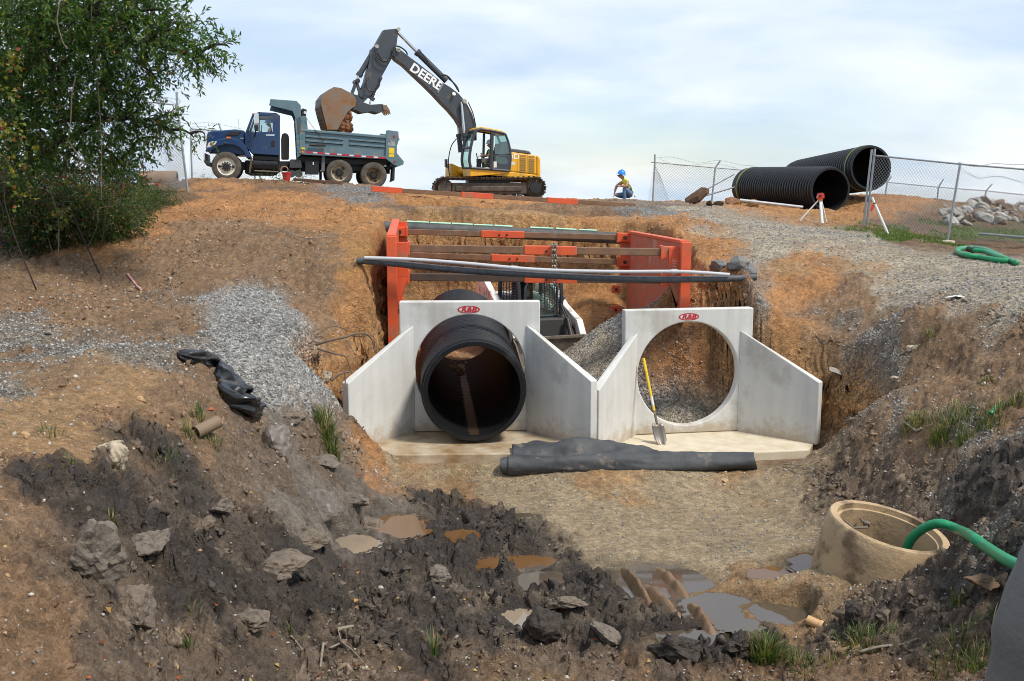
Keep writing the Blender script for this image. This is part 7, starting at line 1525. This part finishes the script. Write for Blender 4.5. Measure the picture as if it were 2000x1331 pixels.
def leaves_mesh(name, pos, dirs, nrm, ln, wd, cols, material, parent=None, fold=.25):
    """each leaf: six-point folded blade (4 triangles)"""
    n = len(pos); dirs = dirs / np.linalg.norm(dirs, axis=1, keepdims=True); side = np.cross(dirs, nrm); side /= np.linalg.norm(side, axis=1, keepdims=True) + 1e-9; up = np.cross(side, dirs)
    L_, W_ = ln[:, None], wd[:, None]
    base = pos; tip = pos + dirs * L_ - up * L_ * .12; mid = pos + dirs * L_ * .5; l = mid + side * W_ * .5 + up * W_ * fold; r = mid - side * W_ * .5 + up * W_ * fold
    V = np.stack([base, l, tip, r, mid], 1).reshape(-1, 3); k = np.arange(n)[:, None] * 5
    F_ = np.concatenate([k + np.array([[0, 4, 1]]), k + np.array([[1, 4, 2]]), k + np.array([[0, 3, 4]]), k + np.array([[3, 2, 4]])], 1).reshape(-1, 3)
    o = npmesh(name, V, F_, material, np.repeat(cols, 5, 0))
    if parent: o.parent = parent
    return o
def twig_leaves(centres, radii, n_tw, per, tl, ln, wd, rng, droop=.3, flat=.8):
    """twigs spread through ball clusters; leaves alternate along every twig"""
    w = np.array(radii) ** 1.75; pick = rng.choice(len(centres), n_tw, p=w / w.sum()); C = np.array(centres)[pick]; R = np.array(radii)[pick]
    d = rng.normal(size=(n_tw, 3)); d /= np.linalg.norm(d, axis=1, keepdims=True); rr = R * rng.random(n_tw) ** .45
    o = C + d * rr[:, None] * np.array([1, 1, flat]); td = d * .7 + rng.normal(size=(n_tw, 3)) * .55 - np.array([0, 0, droop]); td /= np.linalg.norm(td, axis=1, keepdims=True)
    L = tl * rng.uniform(.6, 1.3, n_tw); t = np.linspace(.1, 1, per)
    pos = o[:, None] + td[:, None] * (L[:, None, None] * t[None, :, None]); pos[..., 2] -= .10 * (L[:, None] * t) ** 2
    ld = td[:, None] * .8 + rng.normal(size=(n_tw, per, 3)) * .65; nr = rng.normal(size=(n_tw, per, 3)) * .7 + np.array([0, 0, .8])
    lum = rng.uniform(.6, 1.35, n_tw)
    return pos.reshape(-1, 3), ld.reshape(-1, 3), nr.reshape(-1, 3), ln * rng.uniform(.7, 1.25, n_tw * per), wd * rng.uniform(.8, 1.2, n_tw * per), np.repeat(lum, per), o, td, L
def green(lum, rng, a=(.050, .10, .020), y=(.20, .22, .04), yk=.12, rk=.012):
    n = len(lum); c = np.array(a)[None] * lum[:, None] * rng.uniform(.75, 1.25, (n, 1)); m = rng.random(n) < yk; c[m] = np.array(y) * rng.uniform(.6, 1.2, (m.sum(), 1)); m = rng.random(n) < rk; c[m] = np.array((.24, .07, .03)); return c
rg = np.random.default_rng(21)
TREE = empty('oak_tree', hit(30, 440)); tag(TREE, 'dark green leafy tree overhanging the left bank', 'tree'); to = Vector(TREE.location)
clus = [(20, 30, 19.5, 1.1), (90, 40, 19, 1.1), (170, 30, 18.6, 1.05), (240, 40, 18.4, .9), (300, 70, 18.2, .7), (345, 60, 18.2, .5), (290, 20, 18.4, .7), (360, 105, 18, .45), (405, 95, 18, .36), (440, 88, 17.9, .2), (385, 125, 18, .28), (60, 110, 19.5, 1.1), (140, 110, 19, 1.0), (220, 110, 18.6, .85), (280, 130, 18.4, .6), (40, 180, 20, 1.0), (120, 185, 19.5, .95), (200, 180, 19, .8), (250, 185, 18.8, .5), (90, 250, 20, .9), (170, 240, 19.5, .75), (230, 235, 19.2, .55), (275, 240, 19.2, .4), (305, 235, 19.2, .3), (30, 260, 20.5, .8), (200, 290, 20, .5), (130, 300, 20.3, .65), (260, 285, 19.6, .38), (60, 315, 20.8, .6), (300, 268, 19.5, .28), (325, 225, 19.3, .22), (330, 255, 19.4, .2), (372, 262, 19.4, .16), (395, 258, 19.4, .12), (235, 320, 20, .3), (-60, 80, 20, 1.6), (-60, 220, 20.5, 1.4), (100, -40, 19, 1.4), (240, -40, 18.6, 1.0)]
cen = [np.array(P(a, b_, d)) for a, b_, d, r in clus]; rad = [r * .86 for *_, r in clus]
pos, ld, nr, ln_, wd_, lum, tw_o, tw_d, tw_L = twig_leaves(cen, rad, 4000, 12, .36, .115, .034, rg)
leaves_mesh('crown', pos, ld, nr, ln_, wd_, green(lum, rg), LEAFM).parent = TREE
bpy.data.objects['crown'].matrix_parent_inverse = Matrix.Translation(-to)
BARKD = mat('dark_bark', (.035, .027, .021), .9, var=.4, vscale=12, bump=.5, bscale=30)
b = MB(); b.T = Matrix.Translation(-to); tk = [to + Vector((-.4, 0, -.3)), to + Vector((-.3, -.3, 1.2)), to + Vector((-.2, -1.0, 2.6)), Vector(P(60, 120, 20.2)), Vector(P(90, 0, 19.6)), Vector(P(110, -60, 19.4))]
b.tube(smooth_path(tk, 5), [.26 - .19 * i / 25 for i in range(26)], 10); b.build('trunk', BARKD, TREE, smooth='all')
forks = [Vector(p) for p in smooth_path(tk, 5)][5:]; nodes = list(forks)
for i in sorted(range(len(cen)), key=lambda i: min((Vector(cen[i]) - q).length for q in forks)):
    c = Vector(cen[i]); f = min(nodes, key=lambda q: (q - c).length + (0 if q.z < c.z + .25 else .6)); ln0 = (c - f).length
    m1 = f.lerp(c, .5) + Vector((rg.normal() * .06, rg.normal() * .1, .10)) * min(1, ln0); tipv = (c - m1).normalized() * rad[i] * .5 + Vector((0, 0, -.05))
    b = MB(); b.T = Matrix.Translation(-to); pth = smooth_path([f, m1, c, c + tipv], 5); r0 = .03 + .03 * rad[i]; b.tube(pth, [r0 * (1 - .8 * k / len(pth)) for k in range(len(pth))], 6)
    b.build('branch', BARKD, TREE, smooth='all'); nodes += [c, m1]
b = MB(); b.T = Matrix.Translation(-to)
for i in range(0, len(tw_o), 3): p = Vector(tw_o[i]); b.tube([p - Vector(tw_d[i]) * .25, p, p + Vector(tw_d[i]) * tw_L[i]], [.006, .005, .002], 3, cap=False)
o = b.build('twigs', BARKD, TREE, fixn=False); o['kind'] = 'stuff'
# hanging vines and bare stems around the tree foot
VINE = mat('dry_vine', (.20, .155, .11), .9, var=.4, vscale=10)
for pts, r, d, lb in (([(118, 0), (112, 40), (122, 80), (130, 95)], .012, 17.5, 'pale vine hanging at the top of the tree'), ([(148, 150), (140, 190), (138, 240), (133, 270)], .011, 18, 'pale vine hanging in the middle of the tree'), ([(133, 275), (150, 300), (165, 322)], .010, 18, 'slanting dry vine below the hanging vine'), ([(178, 0), (180, 60), (188, 120), (192, 180), (197, 250), (198, 330), (199, 395)], .008, 18.2, 'long thin vine hanging to the ground under the tree'), ([(247, 320), (238, 345), (232, 370), (236, 385), (231, 400)], .012, 20, 'crooked pale vine end beside the striped pole'), ([(220, 10), (232, 50), (242, 85), (235, 110), (222, 128)], .007, 18, 'curved vine at the right of the crown'),
    ([(85, 295), (130, 270), (175, 250), (205, 232)], .05, 19.6, 'dark bare limb crossing under the crown'), ([(25, 225), (80, 218), (130, 228), (155, 225)], .022, 19.8, 'thin dark limb at the far left under the crown')):
    b = MB(); sp_ = smooth_path([P(a, c, d) for a, c in pts], 5); b.tube(sp_, [r * (1 - .3 * k / len(sp_)) for k in range(len(sp_))], 6); o = b.build('vine', BARKD if 'limb' in lb else VINE, smooth='all'); tag(o, lb, 'vine', 'vines and limbs in the tree')
def bush(label, spots, n_tw, ln, wd, base=(.034, .056, .018), yk=.08, rk=.10, nst=9, seed=0, per=8, tl=.3, name='bush'):
    rg = np.random.default_rng(seed); g = hit(*spots[0][:2]); e = empty(name, g); tag(e, label, 'bush', 'undergrowth at the foot of the tree'); C, R = [], []
    for px, py, bpy_, r in spots: d = hit(px, bpy_).y; C.append(np.array(P(px, py, d))); R.append(r)
    pos, ld, nr, l, w, lum, to_, td_, tL = twig_leaves(C, R, n_tw, per, tl, ln, wd, rg, .1, .75)
    ok = pos[:, 2] > gsample(GZ, pos[:, 0], pos[:, 1]) + .01
    o = leaves_mesh('foliage', pos[ok], ld[ok], nr[ok], l[ok], w[ok], green(lum, rg, base, (.22, .19, .03), yk, rk)[ok], LEAFM); o.parent = e; o.matrix_parent_inverse = Matrix.Translation(-g)
    for k in range(nst):
        c = Vector(C[k % len(C)]) + Vector(rg.normal(size=3)) * R[k % len(C)] * .5; f = Vector((c.x + rg.normal() * .3, c.y + rg.normal() * .2, 0)); f.z = gz(f.x, f.y) - .05
        b = MB(); b.T = Matrix.Translation(-g); pth = smooth_path([f, f.lerp(c, .5) + Vector((rg.normal() * .15, 0, .15)), c + Vector((0, 0, R[k % len(C)] * .5)), c + Vector((rg.normal() * .3, rg.normal() * .2, R[k % len(C)] * .7))], 4); b.tube(pth, [.014 * (1 - .7 * j / len(pth)) for j in range(len(pth))], 5); b.build('stem', VINE if k % 3 else BARKD, e, smooth='all')
    return e
bush('dark leafy thicket at the far left edge under the tree', [(40, 410, 480, .62), (10, 370, 470, .6), (95, 425, 480, .5), (60, 455, 500, .4)], 1300, .075, .045, seed=1, nst=14)
bush('dense dark undergrowth below the middle of the tree', [(150, 400, 470, .6), (190, 425, 470, .5), (130, 440, 485, .45), (215, 395, 440, .45)], 1300, .065, .036, seed=2, nst=14)
bush('brighter green shrub at the edge of the dirt ramp', [(225, 430, 462, .36), (250, 440, 465, .3), (200, 450, 478, .33), (270, 415, 440, .3)], 800, .055, .03, (.042, .074, .022), .06, .05, seed=3, nst=8)
bush('low green weeds beside the fence post', [(300, 392, 408, .34), (330, 388, 400, .28), (265, 395, 415, .3), (285, 380, 398, .28)], 560, .05, .026, (.045, .085, .02), .08, .02, seed=4, nst=6)
bush('dark thicket behind the fence mesh left of the post', [(100, 350, 400, .9), (200, 350, 392, .8), (40, 340, 400, .9), (250, 352, 385, .5)], 1700, .085, .036, (.03, .045, .016), .05, .10, seed=5, nst=16)
bush('yellow-leaved vine hanging at the left picture edge', [(15, 250, 560, .16), (20, 320, 560, .12), (45, 380, 560, .10), (10, 175, 560, .12), (60, 290, 560, .10), (15, 130, 560, .14)], 60, .085, .078, (.10, .13, .03), .35, .12, seed=6, nst=1, per=5, tl=.22, name='vine_bush')
bush('maple sapling with pale leaves in front of the thicket', [(125, 350, 520, .10), (95, 360, 520, .07), (120, 420, 520, .09), (105, 440, 520, .07), (130, 405, 520, .06)], 34, .085, .08, (.10, .12, .05), .3, .15, seed=7, nst=2, per=5, tl=.2, name='sapling')
bush('sparse weeds on the skyline below the truck', [(500, 350, 356, .25), (540, 351, 357, .25), (585, 350, 358, .2), (600, 346, 358, .2), (400, 345, 352, .25)], 160, .06, .014, (.05, .08, .03), .1, 0, seed=8, nst=4)
r_ = random.Random(77)
ORD = ('first', 'second', 'third', 'fourth', 'fifth', 'sixth')
for k in range(6):
    px, py = 10 + k * 44 + r_.uniform(-12, 12), r_.uniform(440, 500) - 0; px2 = px + r_.uniform(-60, 60); g = hit(px, py)
    if g.y > 27: continue
    tp = P(px2, py - r_.uniform(50, 150), g.y + r_.uniform(-.4, .5)); b = MB(); sp_ = smooth_path([g + Vector((0, 0, -.05)), g.lerp(tp, .4) + Vector((r_.uniform(-.2, .2), 0, .12)), tp, tp + Vector((r_.uniform(-.4, .4), 0, r_.uniform(-.35, -.05)))], 5); b.tube(sp_, [.009 * (1 - .7 * j / len(sp_)) for j in range(len(sp_))], 5)
    o = b.build('bare_stem', VINE, smooth='all'); tag(o, ORD[k] + ' bare stem from the picture edge in the thicket under the tree', 'stem', 'bare stems under the tree')
# grass tufts and weeds
def tuft(px, py, n, ln, spread, label, seed, col=(.07, .11, .032), dry=.42, name='grass_tuft'):
    rg = np.random.default_rng(seed); g = hit(px, py); V, F_, Cc = [], [], []
    for i in range(int(n * 1.5)):
        a = rg.uniform(0, 2 * math.pi); rr = spread * rg.random() ** .6; bx_ = g.x + rr * math.cos(a); by_ = g.y + rr * math.sin(a); bz = gz(bx_, by_) - .01; lean = rg.uniform(.15, 1.0); l = ln * rg.uniform(.5, 1.2); w = .0045 * rg.uniform(.7, 1.5) * (1.3 if ln > .25 else 1); a2 = a + rg.normal() * .6; k = len(V)
        for t, ww in ((0, 1), (.35, 1), (.7, .7), (1, .05)):
            hx = l * lean * t * t * .8; hz = l * (t - .45 * lean * t * t); c_ = np.array((bx_ + hx * math.cos(a2), by_ + hx * math.sin(a2), bz + hz)); s_ = np.array((-math.sin(a2), math.cos(a2), .2)) * w * ww; V += [c_ - s_, c_ + s_]
        F_ += [(k + 2 * j, k + 2 * j + 1, k + 2 * j + 3, k + 2 * j + 2) for j in range(3)]; cc = np.array(col) * rg.uniform(.6, 1.4) if rg.random() > dry else np.array((.26, .21, .09)) * rg.uniform(.6, 1.2); Cc += [cc] * 8
    o = npmesh(name, np.array(V), np.array(F_), GRASSM, np.array(Cc)); tag(o, label, 'grass', 'grass tufts'); return o
for i, a in enumerate(((1500, 1278, 170, .26, .16, 'large green grass tuft at the lower edge of the puddle'), (1565, 1290, 40, .16, .12, 'thin grass blades right of the large tuft'), (1700, 1250, 80, .16, .22, 'grass tuft below the concrete ring'), (1660, 1260, 60, .14, .18, 'short grass left of the tuft below the ring'), (1870, 1280, 60, .22, .25, 'grass blades beside the grey trousers'), (1905, 1300, 60, .18, .2, 'grass clump at the lower right by the trousers'), (1868, 1180, 14, .2, .05, 'single upright blades above the lower right clump'),
    (1790, 825, 90, .16, .18, 'weed clump left of the forked stick'), (1850, 835, 160, .22, .28, 'broad weed patch on the right bank'), (1885, 850, 100, .2, .25, 'weeds right of the broad patch'), (1945, 820, 90, .18, .2, 'weeds around the green bottle'), (1830, 870, 60, .25, .12, 'trailing grass below the weed patch'), (1985, 790, 40, .18, .12, 'grass at the right edge of the bank'), (1820, 655, 26, .13, .10, 'small tuft under the gravel road edge'), (1925, 745, 24, .12, .10, 'small tuft on the upper right bank'),
    (640, 850, 110, .3, .14, 'tall grass hanging on the bank left of the headwall'), (650, 890, 60, .28, .1, 'dry grass roots below the hanging grass'), (390, 815, 26, .2, .08, 'grass blades beneath the plastic bag'), (370, 850, 26, .2, .08, 'grass beside the drain pipe'), (420, 870, 16, .18, .08, 'grass right of the drain pipe'), (330, 900, 22, .14, .14, 'thin grass left of the drain pipe'), (100, 850, 18, .12, .12, 'small grass on the tan bench'), (140, 905, 10, .1, .06, 'tiny grass near the pale boulder'), (380, 1210, 8, .16, .04, 'two upright blades in the lower left mud'), (366, 1265, 9, .18, .05, 'bright grass blades in the lower left corner'), (845, 1275, 10, .34, .05, 'bright green blade cluster in the centre mud'), (220, 1020, 12, .12, .05, 'grass blades over the grey clay block'), (575, 1245, 10, .15, .05, 'thin grass in the centre left mud'), (1630, 1290, 30, .12, .15, 'short grass at the bottom edge'), (1570, 1320, 20, .1, .12, 'tiny grass at the bottom edge centre right'))):
    tuft(*a, seed=300 + i)
# green verge on the right
rgv = np.random.default_rng(5); vv, ff, cc = [], [], []
cand = np.argwhere((zw['N'] > .35) & (GY > 15) & (GY < 40)); sel = cand[rgv.integers(0, len(cand), 5200)] if len(cand) else []
for (i, j) in sel:
    x0, y0, z0 = GX[i, j], GY[i, j] + rgv.normal() * .05, GZ[i, j]; k = len(vv); h = rgv.uniform(.04, .11); a = rgv.uniform(0, 6.28); w = .014
    vv += [(x0 - w * math.cos(a), y0 - w * math.sin(a), z0), (x0 + w * math.cos(a), y0 + w * math.sin(a), z0), (x0 + rgv.normal() * .04, y0 + rgv.normal() * .04, z0 + h)]; ff.append((k, k + 1, k + 2)); cc += [np.array((.11, .15, .035)) * rgv.uniform(.6, 1.3)] * 3
if len(vv): o = npmesh('verge_grass', np.array(vv), np.array(ff), GRASSM, np.array(cc)); tag(o, 'short green grass along the fence on the right', 'grass', kind='stuff')
# ------------------------------------------------------------------ countless small stuff: clods, gravel, leaves
def ico_arr(sub):
    bm = bmesh.new(); bmesh.ops.create_icosphere(bm, subdivisions=sub, radius=1.0); V = np.array([v.co[:] for v in bm.verts]); F_ = np.array([[v.index for v in f.verts] for f in bm.faces]); bm.free(); return V, F_
OCT = (np.array([(1, 0, 0), (-1, 0, 0), (0, 1, 0), (0, -1, 0), (0, 0, 1), (0, 0, -1)], float), np.array([(0, 2, 4), (2, 1, 4), (1, 3, 4), (3, 0, 4), (2, 0, 5), (1, 2, 5), (3, 1, 5), (0, 3, 5)]))
def scatter(name, base, P_, S_, C_, material, rng, jit=.3, flat=(.6, 1.0), smooth=False, nvar=24):
    n = len(P_)
    if isinstance(base, list): F0 = base[0][1]; k = len(base[0][0]); vr = np.stack([q[0] for q in base]); nvar = len(base)
    else: V0, F0 = base; k = len(V0); vr = V0[None] * (1 + jit * rng.uniform(-1, 1, (nvar, k, 1)))
    pick = rng.integers(0, nvar, n); V = vr[pick]
    sc = np.stack([rng.uniform(.75, 1.35, n), rng.uniform(.75, 1.35, n), rng.uniform(*flat, n)], 1); V = V * sc[:, None]
    q = rng.normal(size=(n, 4)); q[:, 1:3] *= .5; q /= np.linalg.norm(q, axis=1, keepdims=True); w, a, b_, c = q.T
    R = np.stack([np.stack([1 - 2 * (b_ * b_ + c * c), 2 * (a * b_ - c * w), 2 * (a * c + b_ * w)], 1), np.stack([2 * (a * b_ + c * w), 1 - 2 * (a * a + c * c), 2 * (b_ * c - a * w)], 1), np.stack([2 * (a * c - b_ * w), 2 * (b_ * c + a * w), 1 - 2 * (a * a + b_ * b_)], 1)], 1)
    V = np.einsum('nij,nkj->nki', R, V) * S_[:, None, None] + P_[:, None]
    F_ = (F0[None] + (np.arange(n) * k)[:, None, None]).reshape(-1, 3)
    return npmesh(name, V.reshape(-1, 3), F_, material, np.repeat(C_, k, 0), smooth)
def stone_mat(name, rough, bump, bs):
    m = bpy.data.materials.new(name); m.use_nodes = True; n = m.node_tree; b = n.nodes['Principled BSDF']; at = n.nodes.new('ShaderNodeAttribute'); at.attribute_name = 'Col'; b.inputs['Roughness'].default_value = rough
    tc = n.nodes.new('ShaderNodeTexCoord'); t = n.nodes.new('ShaderNodeTexNoise'); t.inputs['Scale'].default_value = bs; t.inputs['Detail'].default_value = 5; n.links.new(tc.outputs['Object'], t.inputs['Vector'])
    mr = n.nodes.new('ShaderNodeMapRange'); mr.inputs[1].default_value = .3; mr.inputs[2].default_value = .7; mr.inputs[3].default_value = .65; mr.inputs[4].default_value = 1.35; n.links.new(t.outputs[0], mr.inputs[0]); v = n.nodes.new('ShaderNodeVectorMath'); v.operation = 'SCALE'; n.links.new(at.outputs['Color'], v.inputs[0]); n.links.new(mr.outputs[0], v.inputs['Scale']); n.links.new(v.outputs[0], b.inputs['Base Color'])
    bp = n.nodes.new('ShaderNodeBump'); bp.inputs['Strength'].default_value = bump; bp.inputs['Distance'].default_value = .02; n.links.new(t.outputs[0], bp.inputs['Height']); n.links.new(bp.outputs[0], b.inputs['Normal']); return m
CLODM = stone_mat('clod_soil', .85, .9, 26); STONEM = stone_mat('gravel_stone', .8, .3, 40)
rs = np.random.default_rng(99)
RV = []
for k_ in range(26):
    me_ = rock_mesh('clod_shape', 900 + k_, 2, 1.6); RV.append((np.array([v.co[:] for v in me_.vertices]), np.array([p.vertices[:] for p in me_.polygons]))); bpy.data.meshes.remove(me_)
free = (1 - flat) * (GY > 3.2) * (GY < 40) * (np.abs(SG)[None, :] < .93) * (1 - np.clip(dmpw * 1.3, 0, 1) * .8)
for hx_, hy_ in HOSE_PTS: free = free * (np.hypot(x - hx_, y - hy_) > .24)
free = free * (np.hypot(x - RG.location.x, y - RG.location.y) > .85)
def sample(wt, n):
    p = (wt * free).ravel(); p = np.cumsum(p); ix = np.searchsorted(p, rs.random(n) * p[-1]); i, j = np.unravel_index(np.minimum(ix, NY * NS - 1), (NY, NS))
    return i, j
def spread(i, j):
    xx = GX[i, j] + rs.normal(size=len(i)) * .02; yy = GY[i, j] + rs.normal(size=len(i)) * .03; return xx, yy, gsample(GZ, xx, yy)
clump = np.clip((fbm(x, y, .9, 4, 201) - .42) * 5, .08, 1)
cw = (zw['D'] * 1.0 + zw['K'] * .9 + zw['B'] * .42 + zw['O'] * .3 + zw['L'] * .2 + zw['M'] * .1 + zw['W'] * .08 + zw['Y'] * .2) * clump
RV2 = []
for k_ in range(14):
    me_ = rock_mesh('clod_shape', 1900 + k_, 3, 2.2); RV2.append((np.array([v.co[:] for v in me_.vertices]), np.array([p.vertices[:] for p in me_.polygons]))); bpy.data.meshes.remove(me_)
i, j = sample((zw['D'] + .5 * zw['K']) * clump * (y < 14), 460); xx, yy, zz = spread(i, j); s = rs.uniform(.05, .13, 460) * np.clip(.3 + yy / 13, .6, 1.1)
tag(scatter('mud_chunks', RV2, np.stack([xx, yy, zz - s * .2], 1), s, gsample(colr, xx, yy) * rs.uniform(.7, 1.15, (460, 1)), CLODM, rs, .2, (.5, .9)), 'chunky dark mud clods churned up along the ditch', 'mud', kind='stuff')
for nm, n, lo, hi, base, jt in (('soil_clods', 5500, .02, .065, RV, .22), ('small_soil_clods', 20000, .010, .03, OCT, .4)):
    i, j = sample(cw, n); xx, yy, zz = spread(i, j); s = lo * (1 - rs.random(n) * (1 - (lo / hi) ** 1.6)) ** (-1 / 1.6); s = s * np.clip(.35 + yy / 14, .6, 1.3)
    c = gsample(colr, xx, yy) * rs.uniform(.6, 1.25, (n, 1)); o = scatter(nm, base, np.stack([xx, yy, zz - s * .05], 1), s, c, CLODM, rs, jt, (.55, .95), nvar=40); tag(o, 'loose ' + ('lumps' if lo > .03 else 'crumbs') + ' of soil strewn over the banks', 'soil', kind='stuff')
gw = (zw['G'] + .35 * zw['R'] + .4 * zw['A'] + .05 * zw['S'] + .05 * zw['B'] + .06 * zw['K'] + .8 * zw.get('H', 0))
n = 26000; i, j = sample(gw, n); xx, yy, zz = spread(i, j); s = rs.uniform(.008, .02, n) * np.clip(.3 + yy / 14, .6, 1.5); g_ = rs.uniform(.13, .42, (n, 1)) * np.array([[1.0, .985, .95]])
tag(scatter('gravel', OCT, np.stack([xx, yy, zz + s * .2], 1), s, g_, STONEM, rs, .3, (.5, .9), nvar=40), 'grey crushed gravel spread on the heaps and road', 'gravel', kind='stuff')
pw = zw['B'] + zw['K'] * .8 + zw['D'] * .4 + zw['W'] * .5 + zw['O'] * .4
n = 900; i, j = sample(pw * clump, n); xx, yy, zz = spread(i, j); s = rs.uniform(.010, .03, n) * np.clip(.3 + yy / 14, .5, 1.2); g_ = rs.uniform(.2, .5, (n, 1)) * np.array([[1.0, .9, .76]])
tag(scatter('pebbles', ico_arr(1), np.stack([xx, yy, zz + s * .2], 1), s, g_, STONEM, rs, .15, (.5, .8)), 'pale pebbles strewn over the brown banks', 'pebbles', kind='stuff')
lw = (zw['B'] + zw['K'] + .5 * zw['D'] + .35 * zw['G'] + zw['L'] * 2 + .3 * zw['O']) * (x < 1.5)
n = 900; i, j = sample(lw, n); xx, yy, zz = spread(i, j); pl_ = np.array([(.34, .09, .03), (.24, .06, .025), (.42, .22, .06), (.30, .17, .09), (.45, .30, .10)])
dn = rs.normal(size=(n, 3)); dn[:, 2] *= .3; nn_ = rs.normal(size=(n, 3)) * .5 + np.array([0, 0, 1]); sz_ = rs.uniform(.03, .075, n) * np.clip(.4 + yy / 16, .6, 1.3)
o = leaves_mesh('fallen_leaves', np.stack([xx, yy, zz + .012], 1), dn, nn_, sz_, sz_ * .75, pl_[rs.integers(0, 5, n)] * rs.uniform(.6, 1.2, (n, 1)), DRYM); tag(o, 'orange and brown fallen leaves strewn over the left bank', 'leaves', kind='stuff')
